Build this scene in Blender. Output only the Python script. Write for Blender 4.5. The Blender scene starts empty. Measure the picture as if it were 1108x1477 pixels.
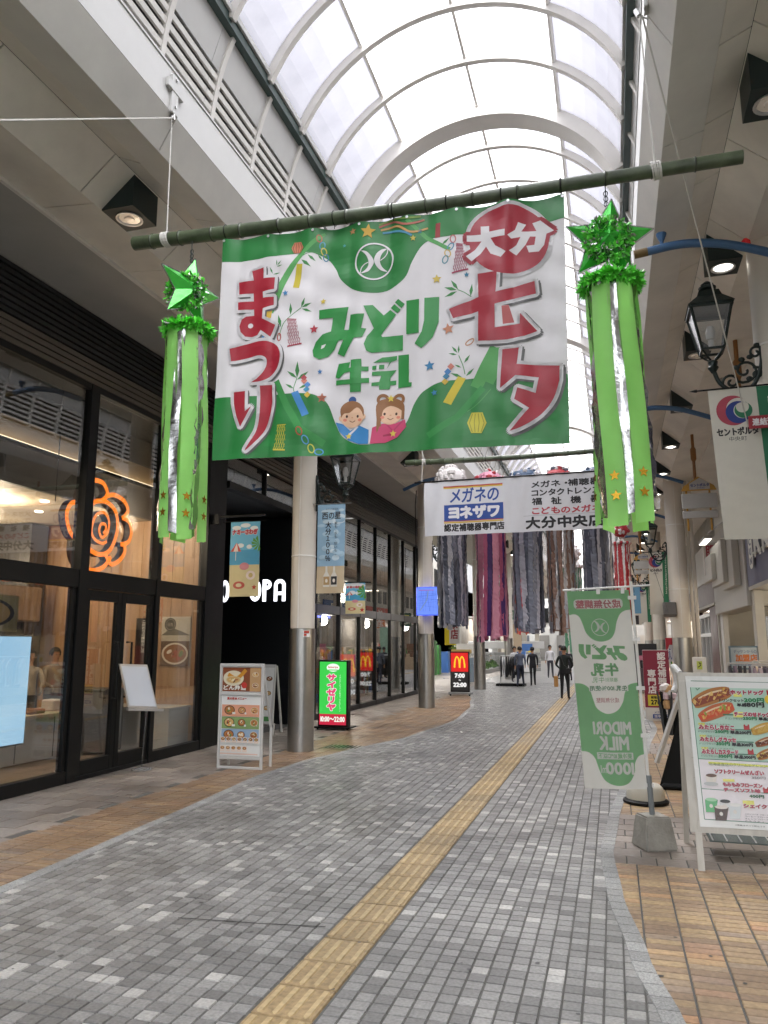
import bpy, bmesh, math, random
import numpy as np
from mathutils import Vector, Matrix
from mathutils.geometry import tessellate_polygon
random.seed(7); np.random.seed(7)
SC = bpy.context.scene
COL = SC.collection
R = math.radians

# ---------------------------------------------------------------- camera, sky, sun, exposure
EYE = 1.6
cam_d = bpy.data.cameras.new('camera'); cam = bpy.data.objects.new('camera', cam_d); COL.objects.link(cam)
cam.location = (0, 0, EYE)
cam.rotation_euler = (R(90 + 9.8), 0, R(16.516))
cam_d.sensor_fit = 'VERTICAL'; cam_d.sensor_height = 36.0; cam_d.sensor_width = 27.0
cam_d.lens = 1100 / 1477 * 36
cam_d.clip_start = 0.05; cam_d.clip_end = 1000
SC.camera = cam

W = bpy.data.worlds.new('World'); SC.world = W; W.use_nodes = True
nt = W.node_tree; nt.nodes.clear()
wo = nt.nodes.new('ShaderNodeOutputWorld'); bg = nt.nodes.new('ShaderNodeBackground')
sky = nt.nodes.new('ShaderNodeTexSky'); sky.sky_type = 'NISHITA'; sky.sun_disc = False
sky.sun_elevation = R(58); sky.sun_rotation = R(150); sky.air_density = 1.0; sky.dust_density = 3.0
hs = nt.nodes.new('ShaderNodeHueSaturation'); hs.inputs['Saturation'].default_value = 0.14
# overcast: the cloud layer is brighter overhead than at the horizon
tcw = nt.nodes.new('ShaderNodeTexCoord'); sx = nt.nodes.new('ShaderNodeSeparateXYZ'); mrw = nt.nodes.new('ShaderNodeMapRange'); vmw = nt.nodes.new('ShaderNodeVectorMath'); vmw.operation = 'SCALE'
mrw.inputs[1].default_value = 0.0; mrw.inputs[2].default_value = 1.0; mrw.inputs[3].default_value = 0.30; mrw.inputs[4].default_value = 1.45
nt.links.new(tcw.outputs['Generated'], sx.inputs[0]); pww = nt.nodes.new('ShaderNodeMath'); pww.operation = 'POWER'; pww.inputs[1].default_value = 1.6; nt.links.new(sx.outputs[2], pww.inputs[0]); nt.links.new(pww.outputs[0], mrw.inputs[0]); nt.links.new(mrw.outputs[0], vmw.inputs['Scale'])
nt.links.new(sky.outputs[0], hs.inputs['Color']); nt.links.new(hs.outputs[0], vmw.inputs[0]); nt.links.new(vmw.outputs[0], bg.inputs[0])
bg.inputs[1].default_value = 0.15
nt.links.new(bg.outputs[0], wo.inputs[0])
sd = bpy.data.lights.new('sun', 'SUN'); sd.energy = 1.5; sd.angle = R(40); sd.color = (1.0, 0.97, 0.93)
sun = bpy.data.objects.new('sun', sd); COL.objects.link(sun)
sun.rotation_euler = (R(32), 0, R(180 - 150 + 180))
SC.view_settings.view_transform = 'Standard'; SC.view_settings.look = 'None'
SC.view_settings.gamma = 1.0; SC.view_settings.use_curve_mapping = False
SC.view_settings.exposure = 2.95
SC.render.engine = 'CYCLES'
cy = SC.cycles
cy.use_denoising = True; cy.max_bounces = 9; cy.diffuse_bounces = 5; cy.glossy_bounces = 4
cy.transmission_bounces = 6; cy.transparent_max_bounces = 16; cy.sample_clamp_indirect = 6
cy.caustics_reflective = False; cy.caustics_refractive = False

# ---------------------------------------------------------------- materials
def lin(c):
    return tuple((x / 12.92 if x <= 0.04045 else ((x + 0.055) / 1.055) ** 2.4) for x in c)
def hexc(h):
    h = h.lstrip('#'); return lin(tuple(int(h[i:i + 2], 16) / 255 for i in (0, 2, 4)))
MATS = {}
def mat(name, col, rough=0.6, metal=0.0, var=0.0, scale=3.0, bump=0.0, bscale=40.0, emit=None, spec=0.5, trans=0.0, coat=0.0):
    if name in MATS: return MATS[name]
    m = bpy.data.materials.new(name); m.use_nodes = True; t = m.node_tree; b = t.nodes['Principled BSDF']
    b.inputs['Base Color'].default_value = (*col, 1); b.inputs['Roughness'].default_value = rough
    b.inputs['Metallic'].default_value = metal; b.inputs['Specular IOR Level'].default_value = spec
    b.inputs['Coat Weight'].default_value = coat
    tc = t.nodes.new('ShaderNodeTexCoord')
    if var > 0:
        n = t.nodes.new('ShaderNodeTexNoise'); n.inputs['Scale'].default_value = scale; n.inputs['Detail'].default_value = 6
        n.inputs['Roughness'].default_value = 0.6
        t.links.new(tc.outputs['Object'], n.inputs['Vector'])
        mr = t.nodes.new('ShaderNodeMapRange'); mr.inputs[1].default_value = 0.25; mr.inputs[2].default_value = 0.75
        mr.inputs[3].default_value = 1 - var; mr.inputs[4].default_value = 1 + var * 0.6
        t.links.new(n.outputs[0], mr.inputs[0])
        mx = t.nodes.new('ShaderNodeVectorMath'); mx.operation = 'SCALE'; mx.inputs[0].default_value = col
        t.links.new(mr.outputs[0], mx.inputs['Scale']); t.links.new(mx.outputs[0], b.inputs['Base Color'])
        mr2 = t.nodes.new('ShaderNodeMapRange'); mr2.inputs[3].default_value = max(0.02, rough - 0.12); mr2.inputs[4].default_value = min(1, rough + 0.12)
        t.links.new(n.outputs[0], mr2.inputs[0]); t.links.new(mr2.outputs[0], b.inputs['Roughness'])
    if bump > 0:
        n2 = t.nodes.new('ShaderNodeTexNoise'); n2.inputs['Scale'].default_value = bscale; n2.inputs['Detail'].default_value = 4
        t.links.new(tc.outputs['Object'], n2.inputs['Vector'])
        bp = t.nodes.new('ShaderNodeBump'); bp.inputs['Strength'].default_value = bump; bp.inputs['Distance'].default_value = 0.01
        t.links.new(n2.outputs[0], bp.inputs['Height']); t.links.new(bp.outputs[0], b.inputs['Normal'])
    if emit:
        b.inputs['Emission Color'].default_value = (*emit[0], 1); b.inputs['Emission Strength'].default_value = emit[1]
    if trans:
        tr = t.nodes.new('ShaderNodeBsdfTranslucent'); tr.inputs[0].default_value = (*[min(1, c * 1.1) for c in col], 1)
        ms = t.nodes.new('ShaderNodeMixShader'); ms.inputs[0].default_value = trans
        out = t.nodes['Material Output']
        t.links.new(b.outputs[0], ms.inputs[1]); t.links.new(tr.outputs[0], ms.inputs[2]); t.links.new(ms.outputs[0], out.inputs[0])
        if var > 0: t.links.new(mx.outputs[0], tr.inputs[0])
    MATS[name] = m; return m
def ink(h, rough=0.55, k=0.85, trans=0.0):
    c = hexc(h); return mat('ink_%s_%s_%s' % (h.strip('#'), rough, trans), tuple(x * k for x in c), rough, var=0.04, scale=8, trans=trans)
def glow(h, s, name=None):
    c = hexc(h); return mat('glow_%s_%s' % (h.strip('#'), s), tuple(x * 0.3 for x in c), 0.4, emit=(c, s * 0.13))
def glass_mat(name, tint=(0.9, 0.92, 0.92), rough=0.0, ior=1.55):
    if name in MATS: return MATS[name]
    m = bpy.data.materials.new(name); m.use_nodes = True; t = m.node_tree; t.nodes.clear()
    o = t.nodes.new('ShaderNodeOutputMaterial'); tr = t.nodes.new('ShaderNodeBsdfTransparent'); tr.inputs[0].default_value = (*tint, 1)
    g = t.nodes.new('ShaderNodeBsdfGlossy'); g.inputs['Roughness'].default_value = rough
    f = t.nodes.new('ShaderNodeLayerWeight'); pw = t.nodes.new('ShaderNodeMath'); pw.operation = 'POWER'; pw.inputs[1].default_value = 3.2
    mr = t.nodes.new('ShaderNodeMapRange'); mr.inputs[3].default_value = 0.09; mr.inputs[4].default_value = 0.95
    ms = t.nodes.new('ShaderNodeMixShader')
    t.links.new(f.outputs['Facing'], pw.inputs[0]); t.links.new(pw.outputs[0], mr.inputs[0]); t.links.new(mr.outputs[0], ms.inputs[0]); t.links.new(tr.outputs[0], ms.inputs[1]); t.links.new(g.outputs[0], ms.inputs[2])
    t.links.new(ms.outputs[0], o.inputs[0]); MATS[name] = m; return m
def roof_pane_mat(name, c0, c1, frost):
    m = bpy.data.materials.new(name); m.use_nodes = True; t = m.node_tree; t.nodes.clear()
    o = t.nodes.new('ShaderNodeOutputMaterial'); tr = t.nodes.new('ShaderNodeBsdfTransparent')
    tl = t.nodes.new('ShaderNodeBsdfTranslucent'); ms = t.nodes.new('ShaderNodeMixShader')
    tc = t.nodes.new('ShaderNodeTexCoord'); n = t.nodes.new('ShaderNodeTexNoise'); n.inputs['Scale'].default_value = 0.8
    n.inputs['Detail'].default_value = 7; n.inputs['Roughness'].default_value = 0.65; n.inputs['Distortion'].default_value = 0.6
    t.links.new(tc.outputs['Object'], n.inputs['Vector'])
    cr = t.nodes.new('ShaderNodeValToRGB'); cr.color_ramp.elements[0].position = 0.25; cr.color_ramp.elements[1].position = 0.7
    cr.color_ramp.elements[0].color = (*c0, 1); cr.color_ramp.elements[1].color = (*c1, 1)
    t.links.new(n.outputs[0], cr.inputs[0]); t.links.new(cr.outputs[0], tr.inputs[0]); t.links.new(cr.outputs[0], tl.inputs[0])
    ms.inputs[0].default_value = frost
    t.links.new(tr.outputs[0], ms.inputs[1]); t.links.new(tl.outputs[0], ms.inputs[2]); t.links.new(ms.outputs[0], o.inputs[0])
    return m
def tile_mat(name, stops, rough=0.5, per='island', scale=60, vein=0.25):
    """stops: list of (position, colour); one random value per tile picks the colour"""
    m = bpy.data.materials.new(name); m.use_nodes = True; t = m.node_tree; b = t.nodes['Principled BSDF']
    if per == 'island':
        g = t.nodes.new('ShaderNodeNewGeometry'); rnd = g.outputs['Random Per Island']
    else:
        g = t.nodes.new('ShaderNodeObjectInfo'); rnd = g.outputs['Random']
    cr = t.nodes.new('ShaderNodeValToRGB'); cr.color_ramp.interpolation = 'LINEAR'
    els = cr.color_ramp.elements
    els[0].position, els[0].color = stops[0][0], (*stops[0][1], 1)
    els[1].position, els[1].color = stops[-1][0], (*stops[-1][1], 1)
    for p, c in stops[1:-1]:
        e = els.new(p); e.color = (*c, 1)
    t.links.new(rnd, cr.inputs[0])
    geo = t.nodes.new('ShaderNodeNewGeometry')
    n = t.nodes.new('ShaderNodeTexNoise'); n.inputs['Scale'].default_value = scale; n.inputs['Detail'].default_value = 5
    t.links.new(geo.outputs['Position'], n.inputs['Vector'])
    n2 = t.nodes.new('ShaderNodeTexNoise'); n2.inputs['Scale'].default_value = 1.1; n2.inputs['Detail'].default_value = 5
    t.links.new(geo.outputs['Position'], n2.inputs['Vector'])
    mr = t.nodes.new('ShaderNodeMapRange'); mr.inputs[1].default_value = 0.3; mr.inputs[2].default_value = 0.7
    mr.inputs[3].default_value = 1 - vein; mr.inputs[4].default_value = 1 + vein * 0.7
    t.links.new(n.outputs[0], mr.inputs[0])
    mr2 = t.nodes.new('ShaderNodeMapRange'); mr2.inputs[1].default_value = 0.3; mr2.inputs[2].default_value = 0.7
    mr2.inputs[3].default_value = 0.68; mr2.inputs[4].default_value = 1.12
    t.links.new(n2.outputs[0], mr2.inputs[0])
    mu = t.nodes.new('ShaderNodeMath'); mu.operation = 'MULTIPLY'; t.links.new(mr.outputs[0], mu.inputs[0]); t.links.new(mr2.outputs[0], mu.inputs[1])
    vm = t.nodes.new('ShaderNodeVectorMath'); vm.operation = 'SCALE'; t.links.new(cr.outputs[0], vm.inputs[0]); t.links.new(mu.outputs[0], vm.inputs['Scale'])
    t.links.new(vm.outputs[0], b.inputs['Base Color'])
    mr3 = t.nodes.new('ShaderNodeMapRange'); mr3.inputs[1].default_value = 0.3; mr3.inputs[2].default_value = 0.7
    mr3.inputs[3].default_value = rough - 0.14; mr3.inputs[4].default_value = rough + 0.12
    t.links.new(n2.outputs[0], mr3.inputs[0]); t.links.new(mr3.outputs[0], b.inputs['Roughness'])
    bp = t.nodes.new('ShaderNodeBump'); bp.inputs['Strength'].default_value = 0.25; bp.inputs['Distance'].default_value = 0.004
    t.links.new(n.outputs[0], bp.inputs['Height']); t.links.new(bp.outputs[0], b.inputs['Normal'])
    return m
def wood_mat(name, c1, c2, rough=0.5, axis='Z', scale=6):
    if name in MATS: return MATS[name]
    m = bpy.data.materials.new(name); m.use_nodes = True; t = m.node_tree; b = t.nodes['Principled BSDF']
    tc = t.nodes.new('ShaderNodeTexCoord'); mp = t.nodes.new('ShaderNodeMapping')
    sc = [scale, scale, scale]; sc['XYZ'.index(axis)] = scale * 0.08; mp.inputs['Scale'].default_value = sc
    n = t.nodes.new('ShaderNodeTexNoise'); n.inputs['Scale'].default_value = 3; n.inputs['Detail'].default_value = 6; n.inputs['Distortion'].default_value = 0.4
    cr = t.nodes.new('ShaderNodeValToRGB'); cr.color_ramp.elements[0].position = 0.3; cr.color_ramp.elements[1].position = 0.7
    cr.color_ramp.elements[0].color = (*c1, 1); cr.color_ramp.elements[1].color = (*c2, 1)
    t.links.new(tc.outputs['Object'], mp.inputs[0]); t.links.new(mp.outputs[0], n.inputs['Vector']); t.links.new(n.outputs[0], cr.inputs[0])
    t.links.new(cr.outputs[0], b.inputs['Base Color']); b.inputs['Roughness'].default_value = rough
    MATS[name] = m; return m

WHITE = mat('painted_white_steel', (0.53, 0.53, 0.515), 0.45, var=0.06)
CREAM = mat('cream_rib_paint', (0.66, 0.64, 0.60), 0.5, var=0.08)
SOFFIT = mat('soffit_panel_paint', (0.80, 0.77, 0.70), 0.6, var=0.20, scale=1.2)
SOFFIT2 = mat('soffit_grey_paint', (0.74, 0.73, 0.69), 0.6, var=0.16, scale=1.2)
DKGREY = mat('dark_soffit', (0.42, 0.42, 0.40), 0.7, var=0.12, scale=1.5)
BACKING = mat('joint_backing', (0.05, 0.05, 0.05), 0.9)
GREENRAIL = mat('dark_green_steel', (0.02, 0.045, 0.04), 0.4, var=0.1)
IRON = mat('green_black_cast_iron', (0.012, 0.022, 0.02), 0.38, metal=0.3, var=0.2, scale=20, bump=0.2)
BLACK = mat('black_aluminium', (0.005, 0.0055, 0.006), 0.45, var=0.15, spec=.25)
BLACKM = mat('matt_black', (0.006, 0.0065, 0.007), 0.7, var=0.15, spec=.2)
STEEL = mat('brushed_steel', (0.42, 0.42, 0.41), 0.32, metal=1.0, var=0.12, scale=6)
ALU = mat('aluminium_frame', (0.62, 0.63, 0.64), 0.35, metal=0.7, var=0.05)
COLPAINT = mat('column_cream_paint', (0.64, 0.60, 0.53), 0.42, var=0.08, scale=2)
ROPE = mat('white_rope', (0.65, 0.64, 0.60), 0.8, bump=0.4, bscale=150)
BLUEPIPE = mat('blue_pipe_paint', (0.05, 0.13, 0.27), 0.4, var=0.15)
GLASS = glass_mat('shop_glass')
GLASS2 = glass_mat('lantern_glass', (0.85, 0.87, 0.88))
LAMP = mat('lamp_bulb', (1, 1, 1), 0.3, emit=((1.0, 0.93, 0.8), 3.2))
LAMPOFF = mat('lamp_reflector', (0.55, 0.53, 0.5), 0.25, metal=0.6, emit=((1, 0.8, 0.6), 0.012))
WARM = mat('warm_lamp', (1, 1, 1), 0.3, emit=((1.0, 0.82, 0.6), 1.4))

# ---------------------------------------------------------------- object helpers
def wloc(o):
    v = Vector((0, 0, 0))
    while o is not None: v = v + o.location; o = o.parent
    return v
def thing(name, label=None, cat=None, loc=(0, 0, 0), group=None, kind=None, parent=None):
    o = bpy.data.objects.new(name, None); COL.objects.link(o); o.empty_display_size = 0.2
    o.location = Vector(loc) - (wloc(parent) if parent else Vector((0, 0, 0)))
    if parent: o.parent = parent
    return tag(o, label, cat, group, kind)
def tag(o, label=None, cat=None, group=None, kind=None):
    if label: o['label'] = label
    if cat: o['category'] = cat
    if group: o['group'] = group
    if kind: o['kind'] = kind
    return o
def link_mesh(name, me, parent=None, loc=None):
    o = bpy.data.objects.new(name, me); COL.objects.link(o)
    if loc is not None: o.location = loc
    if parent is not None: o.parent = parent
    return o
class MB:
    def __init__(s): s.v = []; s.f = []; s.mi = []; s.m = []
    def mid(s, m):
        if m not in s.m: s.m.append(m)
        return s.m.index(m)
    def add(s, vs, fs, m):
        n = len(s.v); k = s.mid(m)
        s.v += [tuple(v) for v in vs]
        for f in fs: s.f.append(tuple(i + n for i in f)); s.mi.append(k)
        return s
    def box(s, x0, x1, y0, y1, z0, z1, m, bev=0.0):
        if x0 > x1: x0, x1 = x1, x0
        if y0 > y1: y0, y1 = y1, y0
        if z0 > z1: z0, z1 = z1, z0
        if bev > 0:
            b = min(bev, (x1 - x0) / 3, (y1 - y0) / 3, (z1 - z0) / 3)
            bm = bmesh.new(); bmesh.ops.create_cube(bm, size=1)
            for v in bm.verts: v.co = Vector(((x0 + x1) / 2 + v.co.x * (x1 - x0), (y0 + y1) / 2 + v.co.y * (y1 - y0), (z0 + z1) / 2 + v.co.z * (z1 - z0)))
            bmesh.ops.bevel(bm, geom=bm.edges[:], offset=b, segments=1, affect='EDGES', profile=0.5)
            bm.verts.index_update()
            s.add([v.co[:] for v in bm.verts], [[v.index for v in f.verts] for f in bm.faces], m); bm.free(); return s
        vs = [(x, y, z) for z in (z0, z1) for y in (y0, y1) for x in (x0, x1)]
        return s.add(vs, [(0, 2, 3, 1), (4, 5, 7, 6), (0, 1, 5, 4), (2, 6, 7, 3), (0, 4, 6, 2), (1, 3, 7, 5)], m)
    def quad(s, a, b, c, d, m): return s.add([a, b, c, d], [(0, 1, 2, 3)], m)
    def slab(s, pts, n, t, m):
        """closed slab: polygon pts pushed by vector n*t"""
        n = Vector(n).normalized() * t; k = len(pts)
        top = [Vector(p) + n for p in pts]
        fs = []
        tris = tessellate_polygon([[Vector(p) for p in pts]])
        for tr in tris: fs.append(tuple(tr)); fs.append(tuple(i + k for i in reversed(tr)))
        for i in range(k): j = (i + 1) % k; fs.append((i, j, j + k, i + k))
        return s.add([Vector(p) for p in pts] + top, fs, m)
    def tube(s, pts, r, m, n=8, cap=True, closed=False):
        pts = [Vector(p) for p in pts]; rs = r if isinstance(r, (list, tuple)) else [r] * len(pts)
        L = len(pts); rings = []; up = None
        for i, p in enumerate(pts):
            if closed: d = pts[(i + 1) % L] - pts[i - 1]
            else: d = pts[min(i + 1, L - 1)] - pts[max(i - 1, 0)]
            if d.length < 1e-9: d = Vector((0, 0, 1))
            d.normalize()
            if up is None: up = Vector((0, 0, 1)) if abs(d.z) < 0.9 else Vector((1, 0, 0))
            a = d.cross(up)
            if a.length < 1e-6: a = d.orthogonal()
            a.normalize(); b = a.cross(d).normalized(); up = b
            rings.append([p + (a * math.cos(2 * math.pi * k / n) + b * math.sin(2 * math.pi * k / n)) * rs[i] for k in range(n)])
        vs = [v for rg in rings for v in rg]; fs = []
        for i in range(L if closed else L - 1):
            i2 = (i + 1) % L
            for k in range(n): k2 = (k + 1) % n; fs.append((i * n + k, i * n + k2, i2 * n + k2, i2 * n + k))
        if cap and not closed: fs.append(tuple(range(n))[::-1]); fs.append(tuple((L - 1) * n + k for k in range(n)))
        return s.add(vs, fs, m)
    def lathe(s, prof, c, m, n=16, axis='Z'):
        vs = []; fs = []
        for (r, z) in prof:
            for k in range(n):
                a = 2 * math.pi * k / n; x, y = r * math.cos(a), r * math.sin(a)
                vs.append({'Z': (c[0] + x, c[1] + y, c[2] + z), 'Y': (c[0] + x, c[1] + z, c[2] + y), 'X': (c[0] + z, c[1] + x, c[2] + y)}[axis])
        for i in range(len(prof) - 1):
            for k in range(n): k2 = (k + 1) % n; fs.append((i * n + k, i * n + k2, (i + 1) * n + k2, (i + 1) * n + k))
        fs.append(tuple(range(n))[::-1]); fs.append(tuple((len(prof) - 1) * n + k for k in range(n)))
        return s.add(vs, fs, m)
    def ball(s, c, r, m, n=12, sq=(1, 1, 1)):
        prof = [(max(1e-4, math.sin(math.pi * i / (n // 2))) , -math.cos(math.pi * i / (n // 2))) for i in range(n // 2 + 1)]
        n0 = len(s.v); s.lathe([(p[0] * r, p[1] * r) for p in prof], (0, 0, 0), m, n)
        for i in range(n0, len(s.v)): v = s.v[i]; s.v[i] = (c[0] + v[0] * sq[0], c[1] + v[1] * sq[1], c[2] + v[2] * sq[2])
        return s
    def beam(s, p0, p1, w, h, m, up=(0, 0, 1)):
        p0, p1 = Vector(p0), Vector(p1); d = (p1 - p0).normalized(); a = d.cross(Vector(up))
        if a.length < 1e-6: a = d.orthogonal()
        a.normalize(); b = a.cross(d).normalized(); vs = []
        for p in (p0, p1):
            for sx, sz in ((-1, -1), (1, -1), (1, 1), (-1, 1)): vs.append(p + a * sx * w / 2 + b * sz * h / 2)
        return s.add(vs, [(0, 1, 2, 3), (7, 6, 5, 4), (0, 4, 5, 1), (1, 5, 6, 2), (2, 6, 7, 3), (3, 7, 4, 0)], m)
    def xf(s, M):
        s.v = [tuple(M @ Vector(v)) for v in s.v]; return s
    def build(s, name, parent=None, smooth=None, label=None, cat=None, group=None, kind=None):
        off = wloc(parent) if parent is not None else Vector((0, 0, 0))
        me = bpy.data.meshes.new(name)
        if off.length > 0: vs = [(v[0] - off.x, v[1] - off.y, v[2] - off.z) for v in s.v]
        else: vs = s.v
        me.from_pydata(vs, [], s.f)
        for m in s.m: me.materials.append(m)
        me.polygons.foreach_set('material_index', s.mi)
        if smooth is not None:
            me.polygons.foreach_set('use_smooth', [True] * len(me.polygons))
            me.update()
            try: me.set_sharp_from_angle(angle=R(smooth))
            except Exception: pass
        me.update()
        if parent is None and len(s.v):
            xs = np.array(s.v); c = (xs.min(0) + xs.max(0)) / 2; c[2] = xs[:, 2].min()
            me.transform(Matrix.Translation((-c[0], -c[1], -c[2]))); o = link_mesh(name, me, None, tuple(c))
        else: o = link_mesh(name, me, parent)
        return tag(o, label, cat, group, kind)
def dup(o, parent=None, loc=None):
    c = o.copy(); COL.objects.link(c)
    if parent is not None: c.parent = parent
    if loc is not None: c.location = loc
    for ch in list(o.children): dup(ch, c)
    return c

# ---------------------------------------------------------------- flat print: lettering and artwork as thin real shapes
GLY = {}
def glyph(ch):
    if ch in GLY: return GLY[ch]
    c = bpy.data.curves.new('g', 'FONT'); c.body = ch; c.resolution_u = 3
    o = bpy.data.objects.new('g', c); me = o.to_mesh()
    vs = [(v.co.x, v.co.y) for v in me.vertices]; fs = [tuple(p.vertices) for p in me.polygons]
    o.to_mesh_clear(); bpy.data.objects.remove(o); bpy.data.curves.remove(c)
    w = max([v[0] for v in vs]) + 0.06 if vs else 0.35
    GLY[ch] = (vs, fs, w); return GLY[ch]
class Print:
    """2D artwork in its own units (u right, v up), placed by fn(u, v, depth) -> world point"""
    def __init__(s, fn, step=0.00009): s.fn = fn; s.step = step; s.t = []; s.k = 0; s.hold = False
    def lay(s):
        if not s.hold: s.k += 1
        return s.k
    def raw(s, vs, fs, m, layer=None):
        s.t.append((vs, fs, m, s.lay() if layer is None else layer))
    def poly(s, pts, m, layer=None):
        tr = tessellate_polygon([[Vector((p[0], p[1], 0)) for p in pts]])
        s.raw(list(pts), [tuple(t) for t in tr], m, layer)
    def rect(s, x0, y0, x1, y1, m): s.poly([(x0, y0), (x1, y0), (x1, y1), (x0, y1)], m)
    def rrect(s, x0, y0, x1, y1, r, m, n=5):
        pts = []
        for cx, cy, a0 in ((x1 - r, y1 - r, 0), (x0 + r, y1 - r, 90), (x0 + r, y0 + r, 180), (x1 - r, y0 + r, 270)):
            for i in range(n + 1): a = R(a0 + 90 * i / n); pts.append((cx + r * math.cos(a), cy + r * math.sin(a)))
        s.poly(pts, m)
    def ell(s, cx, cy, rx, ry, m, n=24, rot=0, layer=None):
        c, sn = math.cos(R(rot)), math.sin(R(rot)); pts = []
        for i in range(n): a = 2 * math.pi * i / n; x, y = rx * math.cos(a), ry * math.sin(a); pts.append((cx + x * c - y * sn, cy + x * sn + y * c))
        s.poly(pts, m, layer)
    def ring(s, cx, cy, rx, ry, w, m, n=32, a0=0, a1=360):
        vs = []; fs = []
        for i in range(n + 1):
            a = R(a0 + (a1 - a0) * i / n)
            vs += [(cx + rx * math.cos(a), cy + ry * math.sin(a)), (cx + (rx - w) * math.cos(a), cy + (ry - w) * math.sin(a))]
            if i: fs.append((2 * i - 2, 2 * i, 2 * i + 1, 2 * i - 1))
        s.raw(vs, fs, m)
    def line(s, pts, w, m):
        vs = []; fs = []; n = len(pts); ws = w if isinstance(w, (list, tuple)) else [w] * n
        for i, p in enumerate(pts):
            a, b = pts[max(i - 1, 0)], pts[min(i + 1, n - 1)]; d = Vector((b[0] - a[0], b[1] - a[1])); d = d.normalized() if d.length else Vector((1, 0))
            q = Vector((-d.y, d.x)) * ws[i] / 2; vs += [(p[0] + q.x, p[1] + q.y), (p[0] - q.x, p[1] - q.y)]
            if i: fs.append((2 * i - 2, 2 * i, 2 * i + 1, 2 * i - 1))
        s.raw(vs, fs, m)
    def star(s, cx, cy, r, m, rot=0, n=5, k=0.45):
        s.poly([(cx + (r if i % 2 == 0 else r * k) * math.cos(R(90 + rot + 180 * i / n)), cy + (r if i % 2 == 0 else r * k) * math.sin(R(90 + rot + 180 * i / n))) for i in range(2 * n)], m)
    def text(s, st, x0, y0, x1, y1, m, bold=0.0, vert=False, skew=0.0, out=None, keep=False):
        """fit string into the box; bold and out are widths in the art's units"""
        vs = []; fs = []; pen = 0.0
        for ch in st:
            if ch == ' ': pen += 0.4 if not vert else 0.5; continue
            g = glyph(ch); n = len(vs)
            if vert:
                gw = max(v[0] for v in g[0]) + min(v[0] for v in g[0]); vs += [(v[0] - gw / 2, v[1] - pen) for v in g[0]]; pen += 1.0
            else: vs += [(v[0] + pen, v[1]) for v in g[0]]; pen += g[2]
            fs += [tuple(i + n for i in f) for f in g[1]]
        if not vs: return
        a = np.array(vs); mn, mx = a.min(0), a.max(0); d = np.maximum(mx - mn, 1e-6)
        sx, sy = (x1 - x0) / d[0], (y1 - y0) / d[1]
        if keep:
            k = min(sx, sy); ox = x0 + ((x1 - x0) - d[0] * k) / 2; oy = y0 + ((y1 - y0) - d[1] * k) / 2; sx = sy = k
        else: ox, oy = x0, y0
        a = (a - mn) * (sx, sy) + (ox, oy)
        if skew: a[:, 0] += (a[:, 1] - y0) * skew
        if out:
            k = 12
            for i in range(k): an = 2 * math.pi * i / k; s.raw([tuple(p) for p in a + (math.cos(an) * out[1], math.sin(an) * out[1])], fs, out[0], s.k + 0.03 * (i + 1))
            s.k += 1
        if bold:
            k = 6
            for i in range(k): an = 2 * math.pi * i / k + 0.3; s.raw([tuple(p) for p in a + (math.cos(an) * bold, math.sin(an) * bold)], fs, m, s.k + 0.05 * (i + 1))
            s.k += 1
        s.raw([tuple(p) for p in a], fs, m)
    def outline(s, polys, m, w, dx=0, dy=0, k=14):
        for i in range(k):
            an = 2 * math.pi * i / k
            for p in polys:
                tr = tessellate_polygon([[Vector((q[0], q[1], 0)) for q in p]])
                s.raw([(q[0] + math.cos(an) * w + dx, q[1] + math.sin(an) * w + dy) for q in p], [tuple(t) for t in tr], m, s.k + 0.04 * (i + 1))
        s.k += 1
    def build(s, name, parent, grid=None):
        """grid=(du, dv): cut the shapes along a lattice so that they follow a curved cloth"""
        off = wloc(parent) if parent is not None else Vector((0, 0, 0)); fn = lattice(s.fn, grid) if grid else s.fn
        bym = {}
        for vs, fs, m, ly in s.t: bym.setdefault(m, []).append((vs, fs, ly))
        V = []; F = []; MI = []; ms = list(bym)
        for mi, m in enumerate(ms):
            lst = bym[m]
            if grid:
                bm = bmesh.new()
                for vs, fs, ly in lst:
                    bv = [bm.verts.new((p[0], p[1], ly * s.step)) for p in vs]
                    for f in fs:
                        try: bm.faces.new([bv[i] for i in f])
                        except ValueError: pass
                for ax in (0, 1):
                    cs = [v.co[ax] for v in bm.verts]; a, b = min(cs), max(cs); g = grid[ax]; k = math.floor(a / g) + 1
                    while k * g < b:
                        pc = Vector((0, 0, 0)); pc[ax] = k * g; no = Vector((0, 0, 0)); no[ax] = 1
                        bmesh.ops.bisect_plane(bm, geom=bm.verts[:] + bm.edges[:] + bm.faces[:], dist=1e-6, plane_co=pc, plane_no=no); k += 1
                qs = [v.co.y / grid[1] - v.co.x / grid[0] for v in bm.verts]; k = math.floor(min(qs)) + 1
                while k < max(qs):
                    bmesh.ops.bisect_plane(bm, geom=bm.verts[:] + bm.edges[:] + bm.faces[:], dist=1e-6, plane_co=(0, k * grid[1], 0), plane_no=(-grid[1], grid[0], 0)); k += 1
                bm.verts.index_update(); n = len(V)
                V += [fn(v.co.x, v.co.y, v.co.z) for v in bm.verts]
                for f in bm.faces: F.append(tuple(v.index + n for v in f.verts)); MI.append(mi)
                bm.free()
            else:
                for vs, fs, ly in lst:
                    n = len(V); V += [s.fn(p[0], p[1], ly * s.step) for p in vs]
                    for f in fs: F.append(tuple(i + n for i in f)); MI.append(mi)
        me = bpy.data.meshes.new(name); me.from_pydata([tuple(Vector(v) - off) for v in V], [], F)
        for m in ms: me.materials.append(m)
        me.polygons.foreach_set('material_index', MI); me.update()
        if grid: me.polygons.foreach_set('use_smooth', [True] * len(me.polygons))
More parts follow.
